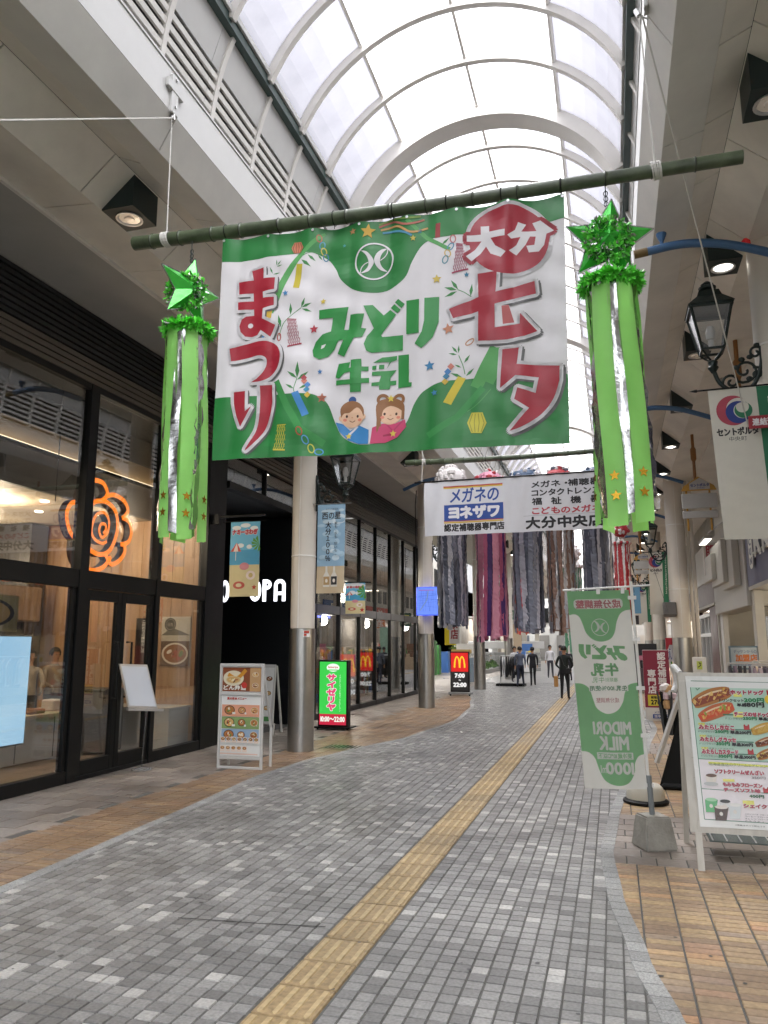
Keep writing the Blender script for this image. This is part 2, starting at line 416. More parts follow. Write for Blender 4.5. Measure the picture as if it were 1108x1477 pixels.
        return link_mesh(name, me, parent)
def lattice(fn, g):
    """the same surface made piecewise straight between lattice lines, so cloth and print bend together"""
    C = {}
    def c(i, j):
        if (i, j) not in C: p = fn(i * g[0], j * g[1], 0.0); C[i, j] = (p, fn(i * g[0], j * g[1], 0.01) - p)
        return C[i, j]
    def f(u, v, d):
        i, j = math.floor(u / g[0] + 1e-6), math.floor(v / g[1] + 1e-6); a, b = u / g[0] - i, v / g[1] - j
        if a >= b: p, q, r, ca, cb = c(i, j), c(i + 1, j), c(i + 1, j + 1), a - b, b
        else: p, q, r, ca, cb = c(i, j), c(i, j + 1), c(i + 1, j + 1), b - a, a
        P0, P1, P2 = p[0] + p[1] * (d * 100), q[0] + q[1] * (d * 100), r[0] + r[1] * (d * 100)
        return P0 * (1 - ca - cb) + P1 * ca + P2 * cb
    return f
def plane_fn(o, ux, uy, lift=0.002):
    o, ux, uy = Vector(o), Vector(ux), Vector(uy); n = ux.cross(uy).normalized()
    return lambda u, v, d: o + ux * u + uy * v + n * (d + lift)
def bez(pts, n=8):
    """smooth closed/open curve through points (Catmull-Rom)"""
    out = []
    for i in range(len(pts) - 1):
        p0 = pts[max(i - 1, 0)]; p1 = pts[i]; p2 = pts[i + 1]; p3 = pts[min(i + 2, len(pts) - 1)]
        for k in range(n):
            t = k / n
            out.append(tuple(0.5 * ((2 * p1[j]) + (-p0[j] + p2[j]) * t + (2 * p0[j] - 5 * p1[j] + 4 * p2[j] - p3[j]) * t * t + (-p0[j] + 3 * p1[j] - 3 * p2[j] + p3[j]) * t ** 3) for j in range(len(p1))))
    out.append(tuple(pts[-1])); return out
def interp(tab, y):
    if y <= tab[0][0]: return tab[0][1]
    for (a, b), (c, d) in zip(tab, tab[1:]):
        if y <= c:
            t = (y - a) / (c - a); t = t * t * (3 - 2 * t) * 0.5 + t * 0.5; return b + (d - b) * t
    return tab[-1][1]
# people's bodies: one continuous skin per pose, grown while the scene is still empty
BODIES = {}
def grow_body(pose, arms):
    J = {'pelvis': (0, 0, .93, .125), 'belly': (0, 0, 1.06, .125), 'chest': (0, .0, 1.28, .145), 'neck0': (0, .0, 1.42, .075), 'neck': (0, -.01, 1.49, .055), 'head0': (0, -.015, 1.56, .075), 'head': (0, -.015, 1.63, .088), 'headt': (0, -.005, 1.70, .06)}
    E = [('pelvis', 'belly'), ('belly', 'chest'), ('chest', 'neck0'), ('neck0', 'neck'), ('neck', 'head0'), ('head0', 'head'), ('head', 'headt')]
    st = {'stand': ((.02, .02), (-.02, .0)), 'walk': ((-.22, .16), (.16, -.20)), 'still': ((0, 0), (0, 0))}[pose]
    for i, sg in enumerate((-1, 1)):
        f, b = st[i]; n = 'L' if sg < 0 else 'R'; sp = .10 if pose != 'walk' else .08
        J['hip' + n] = (sg * .09, 0, .88, .098); J['knee' + n] = (sg * sp, f * .45 - .02, .49, .062); J['ank' + n] = (sg * (sp + .02), f + (.05 if f > 0 else 0), .09, .042); J['toe' + n] = (sg * (sp + .035), f - .15, .035, .032)
        J['heel' + n] = (sg * (sp + .02), f + .03, .04, .035)
        E += [('pelvis', 'hip' + n), ('hip' + n, 'knee' + n), ('knee' + n, 'ank' + n), ('ank' + n, 'heel' + n), ('heel' + n, 'toe' + n)]
        am = (arms or [(0, 0), (0, 0)])[i]
        J['sho' + n] = (sg * .175, .0, 1.385, .062); ex, ey = sg * (.235 + am[0] * .05), .02 - am[1] * .10; J['elb' + n] = (ex, ey, 1.12, .043)
        wx, wy, wz = sg * (.24 - am[1] * .12), .0 - am[1] * .26, .90 + am[1] * .18; J['wri' + n] = (wx, wy, wz, .028); J['pal' + n] = (wx, wy - .015 - am[1] * .05, wz - .075 + am[1] * .05, .030)
        E += [('chest', 'sho' + n), ('sho' + n, 'elb' + n), ('elb' + n, 'wri' + n), ('wri' + n, 'pal' + n)]
        for q in range(4): J['f%d%s' % (q, n)] = (wx, wy - .04 + q * .022 - .015, wz - .145 - (.012 if q in (1, 2) else 0) + am[1] * .05, .0085); J['g%d%s' % (q, n)] = (wx - sg * .02, wy - .04 + q * .022 - .015, wz - .175 + am[1] * .05, .0075); E += [('pal' + n, 'f%d%s' % (q, n)), ('f%d%s' % (q, n), 'g%d%s' % (q, n))]
        J['th' + n] = (wx - sg * .01, wy - .065, wz - .095, .009); E += [('pal' + n, 'th' + n)]
    names = list(J); bm = bmesh.new(); vv = {}
    for n in names: vv[n] = bm.verts.new(J[n][:3])
    for a, b in E: bm.edges.new((vv[a], vv[b]))
    me = bpy.data.meshes.new('body'); bm.to_mesh(me); bm.free(); o = bpy.data.objects.new('body', me); COL.objects.link(o)
    md = o.modifiers.new('s', 'SKIN'); md.use_smooth_shade = True; sb = o.modifiers.new('u', 'SUBSURF'); sb.levels = 1; sb.render_levels = 1
    lay = me.skin_vertices[0].data
    for i, n in enumerate(names): r = J[n][3]; lay[i].radius = (r * (1.12 if n in ('chest', 'belly', 'pelvis') else 1), r * (.78 if n in ('chest', 'belly', 'pelvis') else 1)); lay[i].use_root = (n == 'pelvis')
    dg = bpy.context.evaluated_depsgraph_get(); dg.update(); m2 = bpy.data.meshes.new_from_object(o.evaluated_get(dg)); bpy.data.objects.remove(o); bpy.data.meshes.remove(me)
    BODIES[pose, tuple(arms)] = m2
for ps_, ar_ in (('stand', [(1, .5), (1, .5)]), ('walk', [(0, .3), (0, .1)]), ('walk', [(0, .2), (0, .3)]), ('walk', [(0, .4), (0, .4)]), ('stand', [(0, .2), (0, .5)]), ('stand', [(0, 0), (0, 0)]), ('stand', [(0, .8), (0, .8)]), ('stand', [(0, .6), (0, .9)])):
    grow_body(ps_, ar_)
XC = -1.5
def frame_px(x, y, z):
    th = R(9.8); ps = R(16.516)
    f = Vector((-math.sin(ps) * math.cos(th), math.cos(ps) * math.cos(th), math.sin(th))); r = Vector((math.cos(ps), math.sin(ps), 0)); u = r.cross(f)
    q = Vector((x, y, z - EYE)); d = q.dot(f)
    if d <= 0.05: return None
    return 554 + 1100 * q.dot(r) / d, 738.5 - 1100 * q.dot(u) / d, d
def seen(x, y, z=0, m=25):
    p = frame_px(x, y, z); return p is not None and -m < p[0] < 1108 + m and -m < p[1] < 1477 + m

# ================================================================ GROUND
MORTAR = mat('paving_mortar', (0.11, 0.108, 0.10), 0.85, var=0.25, scale=2)
gmb = MB(); gmb.quad((-60, -30, -0.007), (60, -30, -0.007), (60, 260, -0.007), (-60, 260, -0.007), MORTAR)
gmb.build('ground', kind='structure')
KL = [(-3, -3.8), (3, -3.84), (4.36, -3.89), (6.62, -4.01), (9.0, -4.17), (10.2, -4.1), (11.2, -3.9), (13.4, -3.4), (16.3, -3.2), (19.5, -3.45), (22.3, -3.9), (25.4, -4.54), (30, -5.2), (38, -5.6), (80, -5.6)]
KR = [(-3, 0.5), (2.5, 0.34), (3.76, 0.12), (4.47, 0.0), (5.48, -0.12), (6.5, -0.18), (7.76, -0.13), (9.66, -0.0), (12.9, 0.36), (16.0, 0.62), (19.1, 0.6), (23.6, 0.3), (30, 0.2), (80, 0.2)]
xl = lambda y: interp(KL, y)
xr = lambda y: interp(KR, y)
def g3(a, b, c): return (a, b, c)
grey_stops = [(0, (0.17, 0.168, 0.162)), (0.3, (0.235, 0.233, 0.225)), (0.62, (0.285, 0.283, 0.273)), (0.93, (0.33, 0.327, 0.315)), (0.95, (0.44, 0.435, 0.415)), (1, (0.54, 0.53, 0.505))]
tan_stops = [(0, (0.29, 0.20, 0.13)), (0.35, (0.38, 0.27, 0.165)), (0.6, (0.46, 0.33, 0.18)), (0.82, (0.33, 0.25, 0.19)), (0.93, (0.48, 0.27, 0.145)), (1, (0.54, 0.40, 0.22))]
orange_stops = [(0, (0.22, 0.145, 0.095)), (0.35, (0.28, 0.185, 0.115)), (0.65, (0.33, 0.22, 0.13)), (0.85, (0.25, 0.19, 0.145)), (1, (0.42, 0.29, 0.16))]
pink_stops = [(0, (0.215, 0.185, 0.16)), (0.5, (0.26, 0.225, 0.195)), (1, (0.31, 0.27, 0.235))]
KERB_ST = [(0, (0.28, 0.285, 0.28)), (1, (0.38, 0.385, 0.375))]
TM = {}
def tmat(key, stops, rough, scale=60, vein=0.25):
    for p in ('island', 'object'): TM[key, p] = tile_mat(key + '_' + p, stops, rough, p, scale, vein)
tmat('grey_paver', grey_stops, 0.50); tmat('tan_brick', tan_stops, 0.46, 35); tmat('orange_brick', orange_stops, 0.42, 35)
tmat('pinkish_tile', pink_stops, 0.40, 25, 0.15); tmat('kerb_granite', KERB_ST, 0.6, 120, 0.4)
tmat('tactile', [(0, (0.30, 0.22, 0.11)), (0.5, (0.345, 0.25, 0.13)), (1, (0.39, 0.29, 0.155))], 0.6, 30, 0.3); tmat('tactile_bar', [(0, (0.44, 0.33, 0.175)), (1, (0.53, 0.405, 0.22))], 0.5, 30, 0.2)
def tile_vs(x0, x1, y0, y1, z=0.0, b=0.0035, h=0.010):
    return [(x0, y0, z - h), (x1, y0, z - h), (x1, y1, z - h), (x0, y1, z - h), (x0 + b, y0 + b, z), (x1 - b, y0 + b, z), (x1 - b, y1 - b, z), (x0 + b, y1 - b, z)]
TF = [(4, 5, 6, 7), (0, 1, 5, 4), (1, 2, 6, 5), (2, 3, 7, 6), (3, 0, 4, 7)]
def lay_tiles(rects, key, parent, name, limit=300):
    """the largest in the picture become parts of their own, the rest one joined part"""
    sc = []
    for i, (x0, x1, y0, y1) in enumerate(rects):
        cx, cy = (x0 + x1) / 2, (y0 + y1) / 2
        p = frame_px(cx, cy, 0)
        ok = p is not None and 0 < p[0] < 1108 and 0 < p[1] < 1477
        sc.append((0 if ok else 1, cx * cx + cy * cy, i))
    sc.sort(); own = [i for a, b, i in sc[:limit] if a == 0]; rest = [i for a, b, i in sc if i not in set(own)]
    cache = {}; off = wloc(parent)
    for i in own:
        x0, x1, y0, y1 = rects[i]; k = (round(x1 - x0, 4), round(y1 - y0, 4))
        if k not in cache:
            me = bpy.data.meshes.new(name); w, h = k; me.from_pydata(tile_vs(-w / 2, w / 2, -h / 2, h / 2), [], TF); me.materials.append(TM[key, 'object']); cache[k] = me
        o = link_mesh(name, cache[k], parent, ((x0 + x1) / 2 - off.x, (y0 + y1) / 2 - off.y, random.uniform(-0.0008, 0.0008)))
        o.rotation_euler = (random.uniform(-.006, .006), random.uniform(-.006, .006), random.uniform(-.006, .006))
    if rest:
        V = np.zeros((len(rest) * 8, 3)); base = np.array([rects[i] for i in rest])
        for j, (ix, iy) in enumerate(((0, 2), (1, 2), (1, 3), (0, 3))):
            V[j::8, 0] = base[:, ix]; V[j::8, 1] = base[:, iy]; V[j::8, 2] = -0.01
            V[j + 4::8, 0] = base[:, ix] + (0.0035 if ix == 0 else -0.0035); V[j + 4::8, 1] = base[:, iy] + (0.0035 if iy == 2 else -0.0035)
            V[j + 4::8, 2] = 0
        jit = np.random.uniform(-0.001, 0.001, len(rest)).repeat(8); V[:, 2] += jit
        F = (np.array(TF)[None] + (np.arange(len(rest)) * 8)[:, None, None]).reshape(-1, 4)
        me = bpy.data.meshes.new(name + 's'); me.from_pydata(V.tolist(), [], F.tolist()); me.materials.append(TM[key, 'island']); me.update()
        o = link_mesh(name + 's_beyond', me, parent); o['kind'] = 'stuff'
        if off.length: o.location = -off
def sheet(rects_fn, ys, key, name, parent, z):
    mb = MB()
    for a, b in zip(ys, ys[1:]):
        (x0, x1), (x2, x3) = rects_fn(a), rects_fn(b)
        mb.quad((x0, a, z), (x1, a, z), (x3, b, z), (x2, b, z), TM[key, 'object'])
    o = mb.build(name, parent); return o
grey = thing('grey_pavement', kind='structure')
rs = []; px_, py_ = 0.0915, 0.0875
j = 0; y = 1.6
while y < 33:
    L, Rr = xl(y + 0.05), xr(y + 0.05)
    for side, x0, x1, sg in (('l', -1.625, L - 0.02, -1), ('r', -1.305, Rr + 0.02, 1)):
        k = 0
        while (x0 + sg * k * px_ - x1) * sg < 0:
            a = x0 + sg * k * px_; b = a + sg * (px_ - 0.006); a, b = min(a, b), max(a, b)
            a, b = max(a, L - .02), min(b, Rr + .03)
            if b - a > .02 and seen((a + b) / 2, y, 0, 120): rs.append((a, b, y, y + py_ - 0.006))
            k += 1
    y += py_
lay_tiles(rs, 'grey_paver', grey, 'paver')
yy = [33 + i * 1.0 for i in range(48)]
sheet(lambda y: (xl(y) - .02, xr(y) + .02), yy, 'grey_paver', 'far_paving', grey, -0.002)
# tactile strip
tact = thing('tactile_paving', kind='structure'); y = 1.55; first = None
def tactile_block():
    mb = MB(); m = TM['tactile', 'object']; mbar = TM['tactile_bar', 'object']; w = 0.296 / 2
    mb.add(tile_vs(-w, w, -w, w, 0.002, 0.005, 0.014), TF, m)
    for k in range(4):
        x = -0.111 + k * 0.074; p = []
        for (dx, z) in ((-0.0165, 0.0015), (-0.0125, 0.0085), (0.0125, 0.0085), (0.0165, 0.0015)):
            p.append((x + dx, z))
        L = 0.125
        vs = [(p[i][0], -L, p[i][1]) for i in range(4)] + [(p[i][0], L, p[i][1]) for i in range(4)] + [(x, -L - 0.014, 0.0015), (x, L + 0.014, 0.0015)]
        mb.add(vs, [(0, 4, 5, 1), (1, 5, 6, 2), (2, 6, 7, 3), (8, 0, 1), (8, 1, 2), (8, 2, 3), (9, 7, 6), (9, 6, 5), (9, 5, 4)], mbar)
    return mb.build('tactile_tile', tact)
while y < 46:
    c = (-1.465, y + 0.15, 0)
    if first is None: first = tactile_block(); first.location = c; o = first
    else: o = dup(first, tact, c)
    o.rotation_euler[2] = random.uniform(-.006, .006); o.location.x += random.uniform(-.001, .001); y += 0.302
# right pavement
rightp = thing('right_pavement', kind='structure'); rb = []; rp = []
def band_r(y): return 'big' if (6.2 < y < 7.9 or 12.3 < y < 13.6) else 'brick'
y = 1.6
while y < 32:
    big = band_r(y); st = 0.215 if big == 'big' else 0.074; x = -0.3; row = int(y / st)
    if big == 'big': x -= 0.11 * (row % 2)
    while x < 3.2:
        w = 0.215 if big == 'big' else 0.195
        xa = max(x, xr(y + st / 2) + 0.075)
        if x + w - 0.008 > xa + .02 and seen(x, y, 0, 160): (rp if big == 'big' else rb).append((xa, x + w - 0.008, y, y + st - 0.008))
        x += w
    y += st
lay_tiles(rb, 'tan_brick', rightp, 'brick'); lay_tiles(rp, 'pinkish_tile', rightp, 'paving_tile')
sheet(lambda y: (xr(y) - .02, 6.0), [32 + i for i in range(44)], 'tan_brick', 'far_brick_paving', rightp, -0.004)
# left pavement
leftp = thing('left_pavement', kind='structure'); lb = []; lp = []
y = 2.0
while y < 25:
    x = -6.17
    bx = -4.75 if y < 15 else -4.9
    while x < xl(y) - 0.1:
        if x + 0.2 > bx and seen(x, y, 0, 60): lb.append((x, min(x + 0.208, xl(y + .03) - .09), y, y + 0.067))
        x += 0.215
    y += 0.074
y = 2.0; r_ = 0
while y < 25:
    x = -6.17 - 0.15 * (r_ % 2)
    while x < -4.98:
        if seen(x, y, 0, 60): lp.append((max(x, -6.19), x + 0.29, y, y + 0.29))
        x += 0.298
    y += 0.298; r_ += 1
lay_tiles(lb, 'orange_brick', leftp, 'brick'); lay_tiles([r for r in lp if r[1] <= -4.74], 'pinkish_tile', leftp, 'paving_tile', 200)
sheet(lambda y: (-14, xl(y) + .02), [25 + i for i in range(50)], 'pinkish_tile', 'far_left_paving', leftp, -0.004)
sheet(lambda y: (-9.2, -6.6), [11.3, 13, 15], 'pinkish_tile', 'entrance_paving', leftp, -0.0035)
# kerbs: stones following the curves
def kerb(name, f, w, y0, y1, side):
    root = thing(name, kind='structure'); y = y0; n = 0; mb = MB()
    while y < y1:
        L = 0.13 if y < 24 else 1.2; ya, yb = y + 0.002, y + L - 0.002
        a, b = f(ya), f(yb); s0 = (0 if side > 0 else -w); vs = []
        for (x, yv) in ((a + s0, ya), (a + s0 + w, ya), (b + s0 + w, yb), (b + s0, yb)): vs.append((x, yv, -0.008))
        for (x, yv) in ((a + s0 + .003, ya + .003), (a + s0 + w - .003, ya + .003), (b + s0 + w - .003, yb - .003), (b + s0 + .003, yb - .003)): vs.append((x, yv, 0.004 + random.uniform(0, .001)))
        if n < 140: m2 = MB(); m2.add(vs, TF, TM['kerb_granite', 'object']); m2.build('kerb_stone', root)
        else: mb.add(vs, TF, TM['kerb_granite', 'island'])
        y += L; n += 1
    if mb.v: mb.build('kerb_stones_beyond', root, kind='stuff')
kerb('left_kerb', xl, 0.11, 4.0, 70, -1); kerb('right_kerb', xr, 0.105, 2.6, 70, 1)
# small things on the ground
SCRAP = mat('paper_scrap', (0.7, 0.7, 0.68), 0.7); STAIN = mat('damp_stain', (0.05, 0.05, 0.05), 0.35, var=0.3, scale=9)
def manhole(x, y, w, h):
    mb = MB(); mb.box(x - w / 2, x + w / 2, y - h / 2, y + h / 2, -0.005, 0.005, STEEL)
    for k in range(8): xx = x - w / 2 + (k + 0.5) * w / 8; mb.box(xx - w / 40, xx + w / 40, y - h / 2 + .02, y + h / 2 - .02, 0.005, 0.008, BLACK)
    return mb
manhole(-4.15, 11.75, 0.55, 0.35).build('manhole_cover', label='dark steel service cover in the paving near the cream column', cat='manhole cover')
def litter(x, y, s, name, label):
    mb = MB(); n = 6; vs = [(x + s * math.cos(i * 1.047) * random.uniform(.6, 1), y + s * math.sin(i * 1.047) * random.uniform(.6, 1), 0.004 + random.uniform(0, s * .5)) for i in range(n)] + [(x, y, s * 0.6)]
    mb.add(vs, [(i, (i + 1) % n, n) for i in range(n)], SCRAP); mb.build(name, label=label, cat='litter')
mb = MB(); rdg = random.Random(8)
for i in range(170):
    x, y, r_ = rdg.uniform(-3.8, 3.0), rdg.uniform(3, 13), rdg.uniform(.006, .017); n = 7
    mb.add([(x + r_ * math.cos(k * 6.283 / n) * rdg.uniform(.7, 1.2), y + r_ * math.sin(k * 6.283 / n) * rdg.uniform(.7, 1.2), .0022) for k in range(n)], [tuple(range(n))], STAIN)
mb.build('gum_spots', label='small dark gum spots dotted over the paving', cat='stains', kind='stuff')
mb = MB()
for (xa, ya, xb, yb) in ((-2.55, 4.31, -2.05, 4.36), (-2.05, 4.36, -1.66, 4.42)): mb.quad((xa, ya - .005, .003), (xb, yb - .005, .003), (xb, yb + .004, .003), (xa, ya + .004, .003), BLACKM)
mb.build('paving_crack', label='thin dark crack across the pavers left of the yellow strip', cat='crack')
litter(-0.62, 5.05, 0.012, 'paper_scrap', 'tiny white paper scrap on the grey pavers right of the yellow strip')
litter(-2.75, 14.2, 0.05, 'paper_scrap', 'small crumpled pale scrap on the far grey pavers left of the yellow strip')

# ================================================================ ARCADE ROOF
PANE = roof_pane_mat('clear_roof_polycarbonate', (.72, .72, .76), (.84, .84, .87), .35); SPANE = roof_pane_mat('shade_tinted_side_polycarbonate', (.145, .145, .165), (.195, .195, .220), .75)  # side panes: more frosted, with their shade put into a darker tint
roof = thing('arcade_roof', kind='structure')
RC, RR = 7.055, 2.125
def arc(a, r=RR): return (XC + r * math.sin(R(a)), RC + r * math.cos(R(a)))
BR = [-66.6, -32.3, 0, 32.3, 66.6]; P0 = 0.911; Y0R = 7.9
kmin, kmax = -17, 72
def is_main(k): return k % 9 == 2
pane_mb = {}
def pane_mesh(i, y0, y1, mb):
    a0, a1 = BR[i], BR[i + 1]; n = 6; vs = []
    for t in range(n + 1):
        a = a0 + (a1 - a0) * t / n; x, z = arc(a, RR + 0.02); vs += [(x, y0, z), (x, y1, z)]
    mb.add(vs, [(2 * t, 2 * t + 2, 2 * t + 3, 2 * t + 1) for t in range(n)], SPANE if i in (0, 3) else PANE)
protos = {}
far = MB()
for k in range(kmin, kmax):
    y = Y0R + k * P0
    for i in range(4):
        if k < 48 and k >= -17:
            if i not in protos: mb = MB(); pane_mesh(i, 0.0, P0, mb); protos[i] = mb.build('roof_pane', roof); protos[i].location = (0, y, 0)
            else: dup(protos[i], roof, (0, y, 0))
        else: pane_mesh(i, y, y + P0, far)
far.build('far_roof_panes', roof, kind='stuff')
def rib_mesh(r_out, r_in, w):
    mb = MB(); n = 28; vs = []
    for t in range(n + 1):
        a = -67.2 + 134.4 * t / n
        xo, zo = arc(a, r_out); xi, zi = arc(a, r_in)
        vs += [(xo, -w / 2, zo), (xo, w / 2, zo), (xi, w / 2, zi), (xi, -w / 2, zi)]
    fs = []
    for t in range(n):
        for q in range(4): q2 = (q + 1) % 4; fs.append((4 * t + q, 4 * t + q2, 4 * t + 4 + q2, 4 * t + 4 + q))
    fs += [(0, 1, 2, 3), (4 * n + 3, 4 * n + 2, 4 * n + 1, 4 * n)]
    mb.add(vs, fs, CREAM); return mb
rp_, mp_ = None, None
for k in range(kmin, kmax + 1):
    y = Y0R + k * P0
    if is_main(k):
        if mp_ is None: mp_ = rib_mesh(RR + 0.06, RR - 0.17, 0.34).build('main_arch', roof, smooth=35); o = mp_
        else: o = dup(mp_, roof)
        o.location = (0, y + 0.17, 0)
    else:
        if rp_ is None: rp_ = rib_mesh(RR + 0.04, RR - 0.075, 0.075).build('roof_rib', roof, smooth=35); o = rp_
        else: o = dup(rp_, roof)
        o.location = (0, y, 0)
YA, YB = Y0R + kmin * P0, Y0R + kmax * P0
for a in (-32.3, 0, 32.3):
    x, z = arc(a); d = Vector((math.sin(R(a)), 0, math.cos(R(a))))
    mb = MB(); mb.beam((x, YA, z - 0.0), (x, YB, z), 0.035, 0.05, CREAM, up=d); mb.build('purlin', roof)
def X(s, u): return XC + s * u
side_root = {}
for s, nm in ((-1, 'left_arcade_ceiling'), (1, 'right_arcade_ceiling')):
    root = thing(nm, kind='structure'); side_root[s] = root
    mb = MB(); mb.box(X(s, 1.93), X(s, 2.01), YA, YB, 7.80, 7.97, GREENRAIL); mb.build('gutter_rail', root)
    mb = MB(); mb.box(X(s, 1.90), X(s, 1.927), YA, YB, 7.92, 7.99, WHITE); mb.build('glazing_bead', root)
    # upper plain panel in bays, louvre slats, brackets
    def slabp(y0, y1, p0, p1, t, m, name, up=1):
        a, b = Vector((X(s, p0[0]), 0, p0[1])), Vector((X(s, p1[0]), 0, p1[1]))
        n = (b - a).cross(Vector((0, 1, 0))); n = n if n.z * up > 0 else -n
        if abs(n.z) < 1e-4: n = Vector((s, 0, 0))
        mb = MB(); mb.slab([(a.x, y0, a.z), (b.x, y0, b.z), (b.x, y1, b.z), (a.x, y1, a.z)], n, t, m); return mb.build(name, root)
    bay = P0 * 3; y = YA; q = 0
    while y < YB - 0.1:
        y1 = min(y + bay, YB)
        if y < 50:
            slabp(y + .003, y1 - .003, (2.0, 7.84), (2.13, 7.43), 0.03, WHITE, 'clerestory_panel')
            for t in range(7):
                z = 7.38 - t * 0.115; q0 = 2.135 + .018 * t; mb = MB()
                mb.slab([(X(s, q0), y + .003, z), (X(s, q0 + .012), y + .003, z - 0.055), (X(s, q0 + .012), y1 - .003, z - 0.055), (X(s, q0), y1 - .003, z)], (s, 0, .2), 0.03, CREAM)
                mb.build('louvre_slat', root)
        y = y1
    if YB > 50:
        slabp(50, YB, (2.0, 7.84), (2.235, 7.22), 0.03, WHITE, 'far_clerestory_panel'); slabp(50, YB, (2.2, 7.2), (2.3, 6.56), 0.03, CREAM, 'far_louvre_panel')
    mb = MB(); mb.box(X(s, 2.42), X(s, 2.48), YA, YB, 6.5, 8.0, BACKING); mb.build('louvre_backing', root)
    # upright shell that keeps the sky out beside the clerestory
    mb = MB(); mb.box(X(s, 2.485), X(s, 2.6), YA, YB, 6.60, 8.3, SOFFIT2); mb.box(X(s, 2.015), X(s, 2.6), YA, YB, 7.975, 8.03, SOFFIT2); mb.build('roof_kerb_upstand', root)
    bp_ = None; k = 0
    while True:
        y = 6.25 - 15 * P0 + k * P0; k += 1
        if y > 56: break
        if bp_ is None:
            mb = MB(); pts = bez([(1.955, 7.84), (2.07, 7.55), (2.155, 7.2), (2.20, 6.85), (2.21, 6.545)], 4)
            vs = []
            for (u, z) in pts: vs += [(X(s, u), -.03, z), (X(s, u), .03, z), (X(s, u + 0.07), .03, z + .01), (X(s, u + 0.07), -.03, z + .01)]
            fs = [(4 * i + a, 4 * i + (a + 1) % 4, 4 * i + 4 + (a + 1) % 4, 4 * i + 4 + a) for i in range(len(pts) - 1) for a in range(4)]
            mb.add(vs, fs + [(0, 1, 2, 3)], CREAM); bp_ = mb.build('curved_bracket', root, smooth=40); o = bp_
        else: o = dup(bp_, root)
        o.location = (0, y, 0)
    # fascia and folded soffit
    def run(p0, p1, L, m, name, y_off=0.0, gap=0.007, t=0.02, ylim=52):
        y = YA + y_off
        while y < YB:
            l = L if y < ylim else YB - y
            y1 = min(y + l, YB); slabp(y + gap, y1 - gap, p0, p1, t, m, name); y = y1
    y = YA
    while y < YB:
        y1 = min(y + (5.466 if y < 50 else 99), YB); mb = MB(); mb.box(X(s, 1.96), X(s, 1.985), y + .002, y1 - .002, 6.15, 6.55, WHITE)
        mb.box(X(s, 1.95), X(s, 2.40), y + .002, y1 - .002, 6.552, 6.575, WHITE); mb.build('fascia_panel', root); y = y1
    run((1.962, 6.148), (2.117, 5.855), 5.466, SOFFIT2, 'soffit_panel', 1.9)
    run((2.119, 5.855), (2.46, 5.954), 5.466, SOFFIT2, 'soffit_panel', 3.1)
    run((2.463, 5.957), (2.69, 6.06), P0 * (1 if s > 0 else 2), SOFFIT, 'soffit_panel', 0.3)
    run((2.693, 6.058), (3.05, 5.742), P0 * 1.5, SOFFIT, 'soffit_panel', 0.7)
    run((3.053, 5.742), (3.64, 5.80), P0 * 1.5, SOFFIT, 'soffit_panel', 0.9)
    mb = MB(); mb.box(X(s, 3.642), X(s, 3.68), YA, YB, 5.765, 5.84, SOFFIT2); mb.build('soffit_lip', root)
    xo = 4.72 if s < 0 else 4.9
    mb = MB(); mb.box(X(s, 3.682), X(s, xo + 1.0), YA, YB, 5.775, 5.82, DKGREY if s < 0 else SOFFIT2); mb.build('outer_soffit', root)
    mb = MB(); mb.box(X(s, 2.0), X(s, 2.41), YA, YB, 6.3, 6.32, BACKING); mb.box(X(s, 2.3), X(s, 5.6), YA, YB, 6.32, 6.4, BACKING); mb.build('ceiling_void_deck', root)
# end beam far away, sprinkler stubs hanging from the soffit
def bend(p, n=6): return bez(p, n)

# ================================================================ COLUMNS
def column(x, y, r, h_steel, label, top=5.84, bands=(1.0, 2.95, 4.6), square_base=False):
    t = thing('column', label, 'column', (x, y, 0), 'round columns carrying the arcade roof')
    mb = MB(); mb.lathe([(r, h_steel + .004), (r, top)], (x, y, 0), COLPAINT, 28); mb.build('shaft', t, smooth=40)
    mb = MB(); mb.lathe([(r + .012, 0.0), (r + .012, h_steel)], (x, y, 0), STEEL, 28); mb.build('steel_sleeve', t, smooth=40)
    for z in bands:
        if z > h_steel: mb = MB(); mb.lathe([(r + .001, z), (r + .006, z + .004), (r + .006, z + .022), (r + .001, z + .026)], (x, y, 0), SOFFIT2, 28); mb.build('band', t, smooth=40)
    mb = MB(); mb.box(x - .006, x + .006, y - r - .008, y - r + .01, h_steel + .01, top - .01, SOFFIT2); mb.build('seam', t)
    return t
column(-4.65, 11.2, 0.19, 1.83, 'cream round column with steel sleeve beside the tall menu stand')
column(-4.62, 19.4, 0.195, 1.85, 'cream round column behind the blue map screen')
column(-4.62, 27.6, 0.195, 1.85, 'slim far column on the left behind the dark tinsel streamers')
column(-4.62, 35.8, 0.195, 1.85, 'farther left column beyond the burger stand')
column(1.76, 8.3, 0.21, 1.9, 'near right column cut off by the picture edge, carrying the big lantern')
column(1.67, 20.8, 0.23, 1.75, 'tall right column with steel sleeve and speaker box behind the red sign')
column(1.67, 30.5, 0.23, 1.75, 'right column just behind the second cream street flag')
column(1.67, 38.7, 0.23, 1.75, 'farthest right column near the blue poster flags')
mb = MB()
mb.tube([(-4.81, 19.25, 5.6), (-4.84, 19.22, 5.2), (-4.83, 19.22, 4.4), (-4.80, 19.22, 3.1)], 0.012, BLACK, 6)
mb.build('cable', label='thin black cable clipped down the column behind the map screen', cat='cable')
def sticker(x, y, z):
    mb = MB(); mb.box(x - .045, x + .045, y - .006, y, z - .05, z + .05, ink('e8e8e8')); o = mb
    return o
t = thing('notice_plate', 'small white notice plate low on the near left column', 'notice', (-4.52, 11.02, 1.75))
